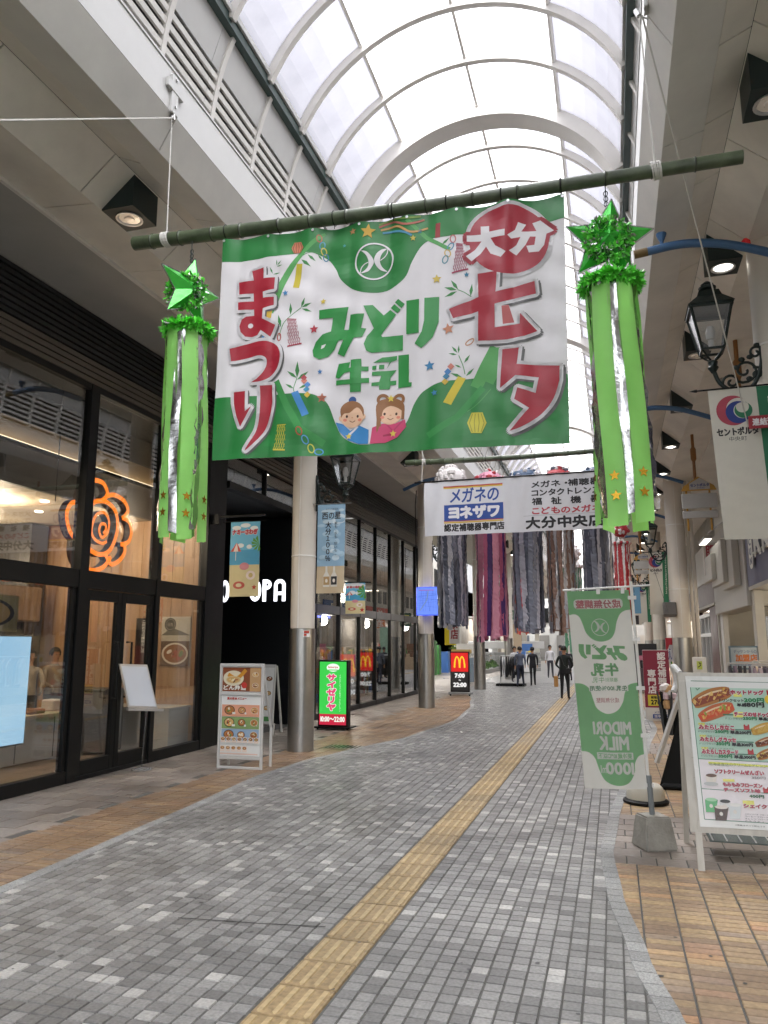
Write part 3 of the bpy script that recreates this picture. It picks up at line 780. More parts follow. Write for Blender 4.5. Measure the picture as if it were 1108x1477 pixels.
mb = MB(); mb.slab([(-4.56, 11.003, 1.70), (-4.47, 11.06, 1.70), (-4.47, 11.06, 1.80), (-4.56, 11.003, 1.80)], (0.55, -0.83, 0), .006, ink('efefef')); mb.build('plate', t)
pr = Print(plane_fn((-4.553, 10.999, 1.71), Vector((0.845, 0.535, 0)), (0, 0, 1), .0075)); pr.rect(0.01, .05, .09, .085, ink('c94a3c')); pr.rect(.01, .01, .05, .04, ink('c94a3c')); pr.build('lettering', t)
# drain pipes beside the tall right column
for nm, x0, x1, lb_ in (('sky_blocker', -24, -11.5, 'unseen tall block added behind the left shops to keep sky light off the roof side'), ('sky_blocker', 8.5, 20, 'unseen tall block added behind the right shops to keep sky light off the roof side')):
    t = thing(nm, lb_, 'building', ((x0 + x1) / 2, 30, 0), 'tall blocks added outside the arcade to cut sky light'); mb = MB(); mb.box(x0, x1, -12, 74, 0, 17, mat('block_render', (.34, .34, .35), .8, var=.15)); mb.build('wall', t)  # unseen blocks added to darken the side roof panes
for i, dx in enumerate((0.30, 0.40)):
    mb = MB(); mb.tube([(1.67 + dx, 20.9, 0.0), (1.67 + dx, 20.9, 5.78)], 0.045, COLPAINT, 10); mb.build('drain_pipe', label=['cream drain pipe touching the tall right column', 'outer cream drain pipe one step away from the tall right column'][i], cat='pipe', group='drain pipes by the tall right column')
# ================================================================ LEFT SHOP BUILDING
FX = -6.2
WOODW = wood_mat('pale_oak_wall', (0.36, 0.20, 0.10), (0.50, 0.31, 0.17), 0.45, 'Z', 5)
CREAMW = mat('cream_wall', (0.52, 0.44, 0.33), 0.7, var=0.08)
SLATB = mat('brown_slat', (0.10, 0.085, 0.07), 0.5, var=0.15)
SLATD = mat('black_slat', (0.018, 0.019, 0.021), 0.5, var=0.2)
COUNTER = mat('white_counter', (0.50, 0.50, 0.48), 0.4, var=0.08)
def vbox(root, name, y0, y1, z0, z1, m=BLACK, x0=FX - 0.07, x1=FX + 0.05):
    mb = MB(); mb.box(x0, x1, y0, y1, z0, z1, m, 0.004); return mb.build(name, root)
def pane(root, y0, y1, z0, z1, x=FX, m=GLASS):
    mb = MB(); mb.box(x - 0.005, x + 0.005, y0, y1, z0, z1, m); return mb.build('window_pane', root)
shop = thing('shop_building', 'black framed glass shopfront of the noodle restaurant on the left', 'shop', (FX, 6.0, 0))
mulls = [(-3.0, -2.86), (1.3, 1.42), (4.55, 4.69), (7.79, 7.95), (9.43, 9.53), (10.80, 10.95)]
for a, b in mulls: vbox(shop, 'mullion', a, b, 0.0, 4.84, x0=FX - .09, x1=FX + .06)
for (a, b), (c, d) in zip(mulls, mulls[1:]):
    vbox(shop, 'transom', b + .001, c - .001, 2.27, 2.49)
    vbox(shop, 'head_frame', b + .001, c - .001, 4.76, 4.84)
    pane(shop, b, c, 2.49, 4.76)
    if b < 7.9 or b > 9.0:
        vbox(shop, 'sill_frame', b + .001, c - .001, 0.0, 0.14)
        vbox(shop, 'stile', c - .07, c - .001, 0.141, 2.269, x0=FX - .05, x1=FX + .03)
        pane(shop, b, c - .07, 0.14, 2.27)
vbox(shop, 'door_threshold', 7.951, 9.429, 0.0, 0.05)
for (a, b), hs_ in (((7.96, 8.685), 1), ((8.695, 9.42), -1)):
    dr = thing('door', parent=shop, loc=(FX, a, 0.05))
    def dbox(nm, y0, y1, z0, z1): mb = MB(); mb.box(FX - .035, FX + .035, y0, y1, z0, z1, BLACK, .004); mb.build(nm, dr)
    dbox('stile', a, a + .085, .05, 2.26); dbox('stile', b - .085, b, .05, 2.26)
    dbox('rail', a + .086, b - .086, 2.13, 2.26); dbox('rail', a + .086, b - .086, .05, .22)
    mb = MB(); mb.box(FX - .004, FX + .004, a + .085, b - .085, .22, 2.13, GLASS); mb.build('window_pane', dr)
    yh = b - .13 if hs_ > 0 else a + .13
    mb = MB(); mb.tube([(FX + .04, yh, .92), (FX + .12, yh, .92), (FX + .12, yh, 1.62), (FX + .04, yh, 1.62)], .014, BLACK, 8); mb.build('handle', dr)
# dark reveal and entrance
vbox(shop, 'dark_end_panel', 10.951, 11.45, 0.0, 4.84, BLACK, FX - .15, FX + .02)
mb = MB(); mb.box(FX - .1, FX + .06, 11.46, 14.62, 4.22, 4.34, BLACK); mb.build('entrance_lintel', shop)
for a, b in ((11.46, 12.9), (12.94, 14.62)): pane(shop, a, b, 4.34, 4.8)
vbox(shop, 'mullion', 12.90, 12.94, 4.341, 4.839)
ENT = mat('entrance_black_panel', (0.006, 0.008, 0.011), 0.45, var=0.2)
mb = MB(); mb.box(-9.4, -9.3, 11.3, 14.9, 0, 4.3, ENT); mb.build('entrance_back_wall', shop)
mb = MB(); mb.box(-9.3, FX - .1, 11.3, 11.44, 0, 4.3, ENT); mb.build('entrance_side_wall', shop)
ew = MB(); ew.box(-9.3, FX + .04, 14.64, 14.76, 0, 4.84, ENT); ew.build('entrance_side_wall', shop)
mb = MB(); mb.box(-9.3, FX - .1, 11.44, 14.64, 4.24, 4.34, ENT); mb.build('entrance_ceiling', shop)
logo = thing('illuminated_sign', 'glowing white OPA letters on the black entrance wall', 'sign', (-7.2, 14.63, 2.45))
pr = Print(plane_fn((0, 14.636, 0), (1, 0, 0), (0, 0, 1), .004)); LG = glow('f4f6ff', 3.2)
X0 = -7.9
def blockO(x, w, z0, z1, gapb=False):
    t = .075
    pr.ring(x + w / 2, (z0 + z1) / 2, w / 2, (z1 - z0) / 2, t, LG, 28)
blockO(-7.98, .22, 2.47, 2.93)
pr.ring(-7.16, 2.70, .135, .225, .08, LG, 28)
pr.rect(-6.99, 2.47, -6.91, 2.925, LG); pr.ring(-6.91, 2.82, .12, .105, .07, LG, 20, -90, 90); pr.rect(-6.915, 2.855, -6.90, 2.925, LG)
pr.ring(-6.60, 2.80, .13, .125, .075, LG, 20, 0, 180); pr.rect(-6.73, 2.47, -6.655, 2.80, LG); pr.rect(-6.545, 2.47, -6.47, 2.80, LG); pr.rect(-6.655, 2.60, -6.545, 2.665, LG)
pr.build('lettering', logo)
# slat bands over the glass, one long piece per slat
for k in range(4): z = 4.855 + k * .078; mb = MB(); mb.box(FX - .03, FX + .03, -3, 24.95, z, z + .058, SLATB); mb.build('brown_slat', shop)
for k in range(8): z = 5.17 + k * .076; mb = MB(); mb.box(FX - .03, FX + .035, -3, 24.95, z, z + .05, SLATD); mb.build('black_slat', shop)
mb = MB(); mb.box(FX - .12, FX - .032, -3, 24.95, 4.842, 5.9, BLACKM); mb.build('slat_backing', shop)
# interior shell
FLOORW = wood_mat('restaurant_floor', (0.20, 0.14, 0.09), (0.30, 0.215, 0.14), 0.35, 'Y', 4)
mb = MB(); mb.box(-12.5, FX - .1, -3, 10.9, -.05, 0.012, FLOORW); mb.build('interior_floor', shop)
mb = MB(); mb.box(-12.5, FX - .16, 10.97, 11.1, 0, 4.9, WOODW); mb.build('interior_end_wall', shop)
for k in range(12):
    x = -8.6 + k * .195
    mb = MB(); mb.box(x + .002, x + .193, 10.945 - .002 * (k % 3), 10.969, 0.02, 3.6, WOODW, .002); mb.build('oak_board', shop)
mb = MB(); mb.box(-12.6, -12.5, -3, 11, 0, 4.9, CREAMW); mb.build('interior_back_wall', shop)
mb = MB(); mb.box(-12.5, FX - .1, -3.1, -3, 0, 4.9, CREAMW); mb.build('interior_side_wall', shop)
mb = MB(); mb.box(-12.5, -7.25, -3, 10.94, 3.62, 3.70, CREAMW); mb.build('interior_ceiling', shop)
mb = MB(); mb.box(-7.25, -7.18, -3, 10.94, 3.60, 4.9, mat('bulkhead_grey', (0.10, 0.095, 0.09), 0.6)); mb.build('bulkhead', shop)
mb = MB(); mb.box(-12.6, FX - .1, -3, 10.97, 4.86, 4.92, BLACKM); mb.build('void_ceiling', shop)
mb = MB(); mb.box(-14, FX - .13, -3.1, 24.95, 5.95, 6.1, BACKING); mb.box(-12.75, -12.65, -3.1, 24.95, 0, 6, BACKING); mb.build('roof_slab', shop)
mb = MB(); mb.box(-7.17, -7.13, -3, 10.9, 4.12, 4.42, mat('cove_oak', (0.45, 0.33, 0.2), 0.6, var=.1)); mb.build('cove_panel', shop)
mb = MB(); mb.box(-7.10, -7.04, -3, 10.9, 4.07, 4.11, BLACK); mb.box(-7.095, -7.045, -3, 10.9, 4.111, 4.118, mat('cove_led', (1, .9, .7), .4, emit=((1, .78, .5), .55))); mb.build('cove_light_strip', shop)
mb = MB(); mb.box(-10.4, -10.3, 2, 8.4, 0, 3.6, CREAMW); mb.build('kitchen_wall', shop)
mb = MB(); mb.box(-10.2, -9.3, 10.5, 10.9, 0, 3.6, mat('kitchen_dark', (0.06, 0.055, 0.05), .5, var=.3)); mb.build('kitchen_recess', shop)
for k, (x, y, z) in enumerate([(-7.6, 7.6, 3.6), (-7.7, 8.9, 3.6), (-8.3, 8.2, 3.6), (-8.4, 9.6, 3.6), (-7.7, 10.1, 3.6), (-8.9, 7.0, 3.6), (-9.2, 9.0, 3.6), (-7.6, 6.2, 3.6)]):
    mb = MB(); mb.lathe([(.06, 0), (.06, .012)], (x, y, z - .0), WARM, 14); mb.build('ceiling_lamp', shop)
for (x, y, z, e) in [(-8.3, 8.6, 3.4, 55), (-8.4, 5.6, 3.4, 45), (-7.0, 9.9, 3.4, 28), (-9.6, 10.0, 2.9, 18)]:
    ld = bpy.data.lights.new('restaurant_lamp', 'POINT'); ld.energy = e * 0.27; ld.color = (1, .80, .58); ld.shadow_soft_size = .15
    lo = bpy.data.objects.new('restaurant_lamp', ld); COL.objects.link(lo); lo.location = (x, y, z)
# interior furniture
t = thing('serving_counter', 'low pale serving counter behind the near restaurant window', 'counter', (-7.95, 8.4, 0))
mb = MB(); mb.box(-8.4, -7.6, 5.6, 10.0, .03, .60, COUNTER, .01); mb.build('base', t); mb = MB(); mb.box(-8.45, -7.55, 5.55, 10.05, .601, .64, mat('counter_top', (.5, .45, .38), .3)); mb.build('top', t)
for k in range(6): mb = MB(); mb.box(-7.598, -7.592, 5.7 + k * .72, 5.71 + k * .72, .05, .59, BLACKM); mb.build('joint', t)
t = thing('low_cabinet', 'low grey cabinet under the food posters inside the restaurant', 'cabinet', (-7.1, 10.6, 0))
mb = MB(); mb.box(-7.9, -6.42, 10.35, 10.92, .02, .62, COUNTER, .01); mb.build('body', t); mb = MB(); mb.box(-7.93, -6.4, 10.31, 10.93, .621, .655, WHITE); mb.build('top', t)
t = thing('order_machine', 'dark ticket machine behind the glass door', 'machine', (-7.4, 9.2, 0))
mb = MB(); mb.box(-7.75, -7.1, 9.75, 10.2, .05, .95, mat('machine_dark', (.05, .045, .045), .4), .02); mb.build('body', t)
mb = MB(); mb.box(-7.7, -7.15, 9.745, 9.749, .6, .9, mat('machine_panel', (.2, .19, .2), .3)); mb.build('screen', t)
for k, (x, y, w, h, c, lb_) in enumerate(((-7.9, 9.6, .22, .16, 'd8d4cc', 'stack of white bowls on the serving counter'), (-7.85, 9.1, .3, .06, '8a5a3a', 'brown tray on the serving counter'), (-8.0, 8.6, .18, .3, 'b8bcc0', 'steel till on the serving counter'), (-7.8, 8.1, .2, .12, '3a2a24', 'dark box of chopsticks on the serving counter'), (-7.9, 7.6, .25, .2, 'e0d8c8', 'cream carton on the serving counter'))):
    mb = MB(); mb.box(x - w / 2, x + w / 2, y - w / 2, y + w / 2, .642, .642 + h, ink(c, .4), .02); mb.build('counter_item', label=lb_, cat='tableware')
mb = MB(); mb.box(-9.6, -8.9, 8.2, 10.4, 1.95, 2.5, STEEL, .02); mb.build('extractor_hood', label='brushed steel extractor hood above the restaurant kitchen', cat='hood')
t = thing('kitchen_shelf', 'steel kitchen shelf with jars behind the two staff members', 'shelf', (-9.8, 9.4, 0)); mb = MB()
for z in (.9, 1.3, 1.7): mb.box(-10.1, -9.75, 8.4, 10.45, z, z + .03, STEEL)
mb.box(-10.1, -10.07, 8.4, 8.44, 0, 1.8, STEEL); mb.build('frame', t); rq = random.Random(2)
for k in range(26): y = 8.5 + (k % 13) * .15; z = .93 + .4 * (k // 13); mb = MB(); mb.lathe([(.05, 0), (.05, rq.uniform(.12, .25)), (.02, .27)], (-9.9, y, z), ink(rq.choice(['8a5a3a', 'd8d0c0', '5a2a20', 'b0a070', '6a7a5a'])), 10); mb.build('jar', t)
t = thing('menu_strip', 'row of small menu cards hung over the restaurant kitchen', 'menu', (-8.85, 9.3, 2.52))
for k in range(9): mb = MB(); mb.box(-8.86, -8.85, 8.25 + k * .24, 8.43 + k * .24, 2.54, 2.86, ink(['e8e0d0', 'd8c8a8', 'c85a3a'][k % 3]), .003); mb.build('card', t)
# blue display
t = thing('display_screen', 'large light blue upright display glowing behind the near window', 'screen', (-6.5, 6.5, .5))
mb = MB(); mb.box(-6.56, -6.50, 6.1, 7.48, .47, 1.70, BLACK, .01); mb.build('housing', t)
gm = bpy.data.materials.new('blue_screen_glow'); gm.use_nodes = True; q = gm.node_tree; b_ = q.nodes['Principled BSDF']
tc = q.nodes.new('ShaderNodeTexCoord'); gr = q.nodes.new('ShaderNodeTexNoise'); gr.inputs['Scale'].default_value = 1.2; cr = q.nodes.new('ShaderNodeValToRGB')
cr.color_ramp.elements[0].color = (*hexc('8fc4ec'), 1); cr.color_ramp.elements[1].color = (*hexc('bfe2f6'), 1)
q.links.new(tc.outputs['Object'], gr.inputs[0]); q.links.new(gr.outputs[0], cr.inputs[0]); q.links.new(cr.outputs[0], b_.inputs['Emission Color']); b_.inputs['Emission Strength'].default_value = .145
b_.inputs['Base Color'].default_value = (.1, .15, .2, 1)
mb = MB(); mb.box(-6.498, -6.492, 6.12, 7.46, .49, 1.68, gm); mb.build('screen', t)
pr = Print(plane_fn((-6.491, 0, 0), (0, 1, 0), (0, 0, 1))); pr.rrect(6.70, 1.53, 6.97, 1.64, .04, glow('d23a3a', .5)); pr.text('文', 6.87, 1.55, 6.94, 1.62, glow('ffffff', .8), bold=.003); pr.build('lettering', t)
def poster_x(name, label, x, y0, y1, z0, z1, base, art, cat='poster'):
    t = thing(name, label, cat, (x, (y0 + y1) / 2, z0)); mb = MB(); mb.box(x - .012, x, y0, y1, z0, z1, base); mb.build('board', t)
    pr = Print(plane_fn((x, y0, z0), (0, 1, 0), (0, 0, 1))); art(pr, y1 - y0, z1 - z0); pr.build('printed_art', t); return t
def poster_y(name, label, y, x0, x1, z0, z1, base, art, cat='poster'):
    t = thing(name, label, cat, ((x0 + x1) / 2, y, z0)); mb = MB(); mb.box(x0, x1, y, y + .012, z0, z1, base); mb.build('board', t)
    pr = Print(plane_fn((x0, y, z0), (1, 0, 0), (0, 0, 1))); art(pr, x1 - x0, z1 - z0); pr.build('printed_art', t); return t
def bowl(pr, cx, cy, r, seed=0, rim='e8e0d0', ry=None):
    rd = random.Random(seed); ry = ry or r * .7
    pr.ell(cx, cy, r, ry, ink(rim)); pr.ell(cx, cy, r * .86, ry * .84, ink(rd.choice(['c89058', 'd8b070', 'b87840', '9a6030'])))
    for i in range(9):
        a = rd.uniform(0, 6.28); d = rd.uniform(0, .55); k = rd.uniform(.12, .3)
        pr.ell(cx + math.cos(a) * d * r, cy + math.sin(a) * d * ry, r * k, ry * k * .8, ink(rd.choice(['f0e4c0', 'e8d8a8', '6a8a3a', 'b04a2a', '5a3a22', 'f4f0e4', 'd8a040'])), 9, rd.uniform(0, 90))
def art_wide(pr, w, h):
    pr.rect(0, 0, w, h, ink('b8a878')); bowl(pr, w * .62, h * .5, w * .34, 3, '2a2422', h * .42); pr.rect(w * .02, h * .1, w * .34, h * .5, ink('dfe6f0'))
    pr.text('冷やしおろし', w * .04, h * .34, w * .32, h * .44, ink('3050a0')); pr.text('780円', w * .06, h * .16, w * .3, h * .28, ink('3050a0'))
    pr.rect(-.001, h * .62, w * .2, h * .95, ink('e8ecf2'))
poster_x('food_poster', 'wide noodle bowl poster hung above the blue display', -6.75, 6.1, 7.5, 1.74, 2.16, ink('a09060'), art_wide)
def art_black(pr, w, h):
    pr.rect(0, 0, w, h * .4, ink('5a1e22')); pr.text('こだわりの讃岐だし汁', w * .38, h * .25, w * .62, h * .95, ink('e8e4dc'), vert=True, bold=.002)
    pr.text('極みの味', w * .75, h * .45, w * .88, h * .9, ink('c8c0b8'), vert=True); pr.ell(w * .75, h * .3, w * .2, h * .12, ink('b89888'))
poster_y('food_poster', 'tall black poster with white vertical writing on the oak wall', 10.92, -7.46, -7.17, 1.27, 2.01, ink('1c1416'), art_black)
def art_bowl(pr, w, h):
    pr.rect(0, h * .62, w, h, ink('d8d0c0')); pr.poly([(0, h * .62), (w * .35, h * .78), (w * .7, h * .7), (w, h * .62)], ink('6a6458')); pr.ell(w * .3, h * .84, w * .2, w * .2, ink('2e2a26')); pr.ring(w * .3, h * .84, w * .16, w * .16, .006, ink('d8d0c0'))
    pr.text('伝丸', w * .2, h * .8, w * .4, h * .88, ink('e8e0d0')); pr.rect(0, 0, w, h * .5, ink('6a4a34')); bowl(pr, w * .5, h * .25, w * .46, 11, 'efe6d2', h * .22)
poster_y('food_poster', 'pale poster of a noodle bowl beside the black poster', 10.92, -6.98, -6.46, 1.25, 2.03, ink('cfc6b4'), art_bowl)
# flower-shaped neon
neon = thing('neon_sign', 'glowing orange rose-shaped sign inside the upper window', 'sign', (-6.45, 8.2, 2.4))
NE = mat('orange_neon', (.6, .12, .02), .4, emit=(lin((1.0, 0.50, 0.12)), .24)); NB = mat('neon_side_return', (.10, .05, .04), .4)
NCX, NCZ = 8.44, 3.10
def nt_pt(cx, cy):
    """artwork units: trace of the rose, centre 0,0"""
    return (-6.42, NCX + cx, NCZ + cy)
mbN = MB(); mbS = MB()
def neon_stroke(pts, w=.062, closed=False):
    P = bez(pts, 6); n = len(P); vs = []; fs = []
    for i, p in enumerate(P):
        a, b = P[max(i - 1, 0)], P[min(i + 1, n - 1)]; d = Vector((b[0] - a[0], b[1] - a[1])).normalized(); q_ = Vector((-d.y, d.x)) * w / 2
        for sg in (1, -1):
            for xx in (-6.37, -6.47): vs.append((xx, NCX + p[0] + q_.x * sg, NCZ + p[1] + q_.y * sg))
    for i in range(n - 1):
        o = 4 * i; fs += [(o, o + 4, o + 6, o + 2)]
    k = len(mbN.v); mbN.add(vs, fs, NE)
    mbS.add(vs, [f for i in range(n - 1) for f in ((4 * i, 4 * i + 1, 4 * i + 5, 4 * i + 4), (4 * i + 2, 4 * i + 6, 4 * i + 7, 4 * i + 3), (4 * i + 1, 4 * i + 3, 4 * i + 7, 4 * i + 5))], NB)
# crop coordinates of the rose, 1 unit = 1 px, origin at its middle
def nz(l): return [((x - 445) * .0042, -(y - 1105) * .00275) for x, y in l]
neon_stroke(nz([(405, 885), (440, 890), (462, 925), (455, 955), (440, 972)])); neon_stroke(nz([(405, 885), (370, 905), (345, 960), (340, 1010)]))
neon_stroke(nz([(462, 945), (500, 930), (550, 945), (575, 985), (560, 1020), (545, 1035)])); neon_stroke(nz([(550, 1030), (585, 1045), (600, 1090), (590, 1140), (565, 1160), (545, 1165)]))
neon_stroke(nz([(565, 1155), (570, 1200), (545, 1245), (505, 1270), (480, 1240), (470, 1225)])); neon_stroke(nz([(500, 1235), (470, 1285), (430, 1310), (390, 1312)])); neon_stroke(nz([(390, 1312), (345, 1285), (328, 1230), (330, 1180)]))
neon_stroke(nz([(340, 1010), (300, 1025), (282, 1080), (300, 1150), (330, 1185)]))
neon_stroke(nz([(410, 985), (460, 975), (510, 1010), (525, 1090), (505, 1180), (470, 1225), (420, 1230), (370, 1190), (352, 1120), (365, 1040), (410, 985)]))
neon_stroke(nz([(405, 1075), (420, 1045), (455, 1030), (480, 1065), (475, 1120), (450, 1150), (435, 1125), (440, 1090), (462, 1085), (466, 1110), (455, 1130)]), .04)
neon_stroke(nz([(405, 1075), (398, 1130), (415, 1165), (450, 1178), (475, 1165)]), .04)
mbN.build('lit_face', neon); mbS.build('side_return', neon)
mb = MB(); mb.tube([(-6.42, 8.2, 4.84), (-6.42, 8.2, 3.5)], .006, BLACK, 6); mb.tube([(-6.42, 7.6, 4.84), (-6.42, 7.6, 3.3)], .006, BLACK, 6); mb.build('hanging_wire', neon)

# ---------------- glass wing beyond the entrance
wing = thing('glass_building', 'long glass shopping building with slim black mullions beyond the black entrance', 'building', (FX, 19.8, 0))
ys = [14.77, 15.6, 17.1, 18.62, 20.02, 21.45, 22.95, 24.45, 24.95]
GREYF = mat('dark_grey_transom', (0.07, 0.072, 0.075), 0.4, var=.1)
for y in ys: vbox(wing, 'mullion', y - .03, y + .03, 0, 4.84)
for a, b in zip(ys, ys[1:]):
    vbox(wing, 'transom', a + .031, b - .031, 2.27, 2.46, GREYF); vbox(wing, 'sill_frame', a + .031, b - .031, 0, .12); vbox(wing, 'head_frame', a + .031, b - .031, 4.78, 4.84)
    pane(wing, a + .03, b - .03, .12, 2.27); pane(wing, a + .03, b - .03, 2.46, 4.78)
mb = MB(); mb.box(-11.5, FX - .1, 14.8, 25, -.04, .012, mat('shop_floor_pale', (.35, .33, .3), .3)); mb.build('interior_floor', wing)
mb = MB(); mb.box(-11.6, -11.5, 14.8, 25, 0, 4.9, mat('interior_back_grey', (.16, .15, .14), .6, var=.3)); mb.build('interior_back_wall', wing)
mb = MB(); mb.box(-11.5, FX - .1, 24.9, 25.05, 0, 5.9, BLACKM); mb.build('end_wall', wing)
mb = MB(); mb.box(-11.5, -6.9, 14.8, 24.9, 3.3, 3.36, mat('interior_ceiling_grey', (.2, .2, .2), .6)); mb.build('interior_ceiling', wing)
for k in range(5): mb = MB(); mb.box(-8.2, -7.2, 16 + k * 1.9, 16.08 + k * 1.9, 3.285, 3.298, WARM); mb.build('ceiling_lamp', wing)
for y in (16.5, 20, 23.3):
    ld = bpy.data.lights.new('shop_lamp', 'POINT'); ld.energy = 40; ld.color = (1, .88, .72); ld.shadow_soft_size = .2
    lo = bpy.data.objects.new('shop_lamp', ld); COL.objects.link(lo); lo.location = (-8.3, y, 3.1)
cols = ['e0a03a', 'c83a2a', 'e8e2d4', '3a6ab0', 'e8c83a', '8a5a3a', 'd8d8d8', '4a8a4a']
rd = random.Random(4)
for k in range(9):
    y = 15.2 + k * 1.05; t = thing('display_shelf', ['shelf of colourful goods behind the glass wing, bay %s from the entrance' % w for w in ('first', 'second', 'third', 'fourth', 'fifth', 'sixth', 'seventh', 'eighth', 'ninth')][k], 'shelf', (-7.6, y, 0), 'display shelves inside the glass building')
    mb = MB(); mb.box(-7.8, -7.4, y - .4, y + .4, .02, 1.5, mat('shelf_body', (.3, .27, .23), .5)); mb.build('body', t)
    for r_ in range(4):
        for c_ in range(5):
            h = rd.uniform(.12, .26); mb = MB(); mb.box(-7.39, -7.3, y - .36 + c_ * .15, y - .25 + c_ * .15, .12 + r_ * .36, .12 + r_ * .36 + h, ink(rd.choice(cols))); mb.build('package', t)
# lit strips in the first bay
t = thing('light_tubes', 'row of upright glowing cream light tubes behind the green sign', 'lamp', (-6.7, 15.6, 1.3))
for k in range(5): mb = MB(); mb.box(-6.75, -6.71, 15.0 + k * .3, 15.06 + k * .3, 1.45, 2.1, mat('tube_glow', (1, .9, .7), .4, emit=((1, .8, .55), .4))); mb.build('tube', t)
t = thing('hanging_light_bar', 'blue light line under the transom above the green sign', 'lamp', (-6.5, 15.4, 2.2))
mb = MB(); mb.box(-6.42, -6.36, 14.85, 17.0, 2.19, 2.23, mat('blue_tube', (.1, .1, .5), .4, emit=((.15, .2, 1), .5))); mb.build('tube', t)
# black pier and far left side
mb = MB(); mb.box(-7.2, -6.3, 25.06, 26.1, 0, 5.77, BLACK, .01); mb.build('black_pier', label='black square pier at the far end of the glass building', cat='pier')

# ================================================================ RIGHT BUILDINGS
RWALL = mat('right_wall_render', (0.50, 0.49, 0.45), .7, var=.12, scale=1.5); MAROON = mat('maroon_panel', (0.075, 0.03, 0.035), .35, var=.12)
MAUVE = mat('mauve_brown_panel', (0.12, 0.085, 0.09), .4, var=.1); LAV = mat('slate_blue_fascia', (0.095, 0.10, 0.19), .45, var=.08); LGREY = mat('light_grey_box', (0.46, 0.455, 0.43), .5, var=.08)
bA = thing('shop_building', 'pale right hand shop with slate blue fascia and open clothes display', 'shop', (3.4, 16, 0))
mb = MB(); mb.box(3.2, 3.6, 5.0, 20.25, 2.95, 4.28, LAV, .01); mb.build('blue_fascia', bA)
mb = MB(); mb.box(3.3, 3.7, 2.0, 26.4, 4.281, 5.77, RWALL); mb.build('upper_wall', bA)
mb = MB(); mb.box(5.6, 5.8, 2.0, 26.4, 0, 4.3, mat('tan_interior', (.34, .29, .22), .7, var=.15)); mb.build('interior_back_wall', bA)
mb = MB(); mb.box(3.2, 5.6, 2.0, 26.4, 2.86, 2.949, RWALL); mb.build('shop_ceiling', bA)
mb = MB(); mb.box(3.2, 5.7, 1.8, 2.0, 0, 4.3, RWALL); mb.build('side_wall', bA)
mb = MB(); mb.box(3.2, 5.7, 26.3, 26.5, 0, 4.9, RWALL); mb.build('side_wall', bA)
mb = MB(); mb.box(3.15, 3.7, 20.26, 26.35, 2.5, 4.9, LGREY, .02); mb.build('canopy_box', bA)
for k, (y0, y1, z0, x) in enumerate([(20.9, 23.0, 3.05, 2.98), (21.8, 24.2, 3.2, 2.85), (23.0, 25.2, 3.38, 2.72)]):
    mb = MB(); mb.box(x, 3.149 - k * .0, y0, y1, z0, 4.6 - k * .25, LGREY, .015) if k == 0 else mb.box(x, [0, 2.979, 2.849][k], y0, y1, z0, 4.6 - k * .25, LGREY, .015); mb.build('stepped_box', bA)
mb = MB(); mb.box(3.25, 3.45, 19.9, 20.3, 0, 2.85, RWALL); mb.build('door_post', bA)
mb = MB(); mb.box(3.25, 3.40, 25.6, 26.2, 0, 2.49, WHITE); mb.build('door_post', bA)
for y in (8, 12.5, 17, 21.5):
    mb = MB(); mb.lathe([(.09, 0), (.09, .012)], (4.0, y, 2.846), WARM, 14); mb.build('ceiling_lamp', bA)
    ld = bpy.data.lights.new('shop_lamp', 'POINT'); ld.energy = 14; ld.color = (1, .85, .65); ld.shadow_soft_size = .15
    lo = bpy.data.objects.new('shop_lamp', ld); COL.objects.link(lo); lo.location = (4.2, y, 2.6)
sg = thing('shop_letters', 'white rounded letters RK standing on the slate blue fascia', 'sign', (3.15, 18, 3.2))
LW = mat('letter_white', (.75, .76, .74), .4)
pr = Print(plane_fn((3.14, 20.0, 0), (0, -1, 0), (0, 0, 1)), .004)
pr.rrect(.55, 3.30, 1.05, 4.1, .2, LW); pr.text('CUN', .68, 3.40, .92, 4.0, ink('8088a0'), vert=True, bold=.01); pr.text('RK', 1.35, 3.55, 3.2, 4.1, LW, bold=.05); pr.build('lettering', sg)
mb = MB(); mb.box(3.15, 3.199, 16.8, 19.4, 3.6, 3.66, LW); mb.build('mount_rail', sg)
bB = thing('shop_building', 'white and maroon panelled building beyond the grey canopy box', 'building', (3.3, 33, 0))
mb = MB(); mb.box(3.2, 3.5, 26.52, 40, 2.9, 3.70, MAUVE); mb.build('mauve_band', bB)
mb = MB(); mb.box(3.15, 3.5, 26.52, 40, 3.701, 3.86, STEEL); mb.build('steel_trim', bB)
mb = MB(); mb.box(3.14, 3.5, 26.52, 40, 2.82, 2.899, RWALL); mb.build('lower_trim', bB)
for k in range(5): mb = MB(); y0 = 26.55 + k * 2.7; mb.box(3.22, 3.5, y0, y0 + 2.66, 3.861, 5.02, LGREY, .01); mb.build('white_panel', bB)
mb = MB(); mb.box(3.35, 3.5, 26.5, 40, 5.021, 5.77, mat('upper_window_grey', (.10, .10, .105), .4)); mb.build('upper_window', bB)  # one even dark grey for the window behind the fins
for k in range(34): mb = MB(); y0 = 26.6 + k * .4; mb.box(3.2, 3.34, y0, y0 + .09, 5.021, 5.76, RWALL); mb.build('louvre_fin', bB)
for (y0, y1, m, nm) in ((26.6, 28.4, MAROON, 'maroon_pillar'), (33.2, 33.6, MAROON, 'maroon_pillar')): mb = MB(); mb.box(3.2, 3.5, y0, y1, 0, 2.81, m, .01); mb.build(nm, bB)
mb = MB(); mb.box(3.34, 3.36, 28.41, 33.19, .3, 2.5, GLASS); mb.build('window_pane', bB)
for y in (28.5, 29.6, 30.8, 32.0, 33.1): mb = MB(); mb.box(3.28, 3.4, y - .05, y + .05, 0, 2.6, ALU); mb.build('window_frame', bB)
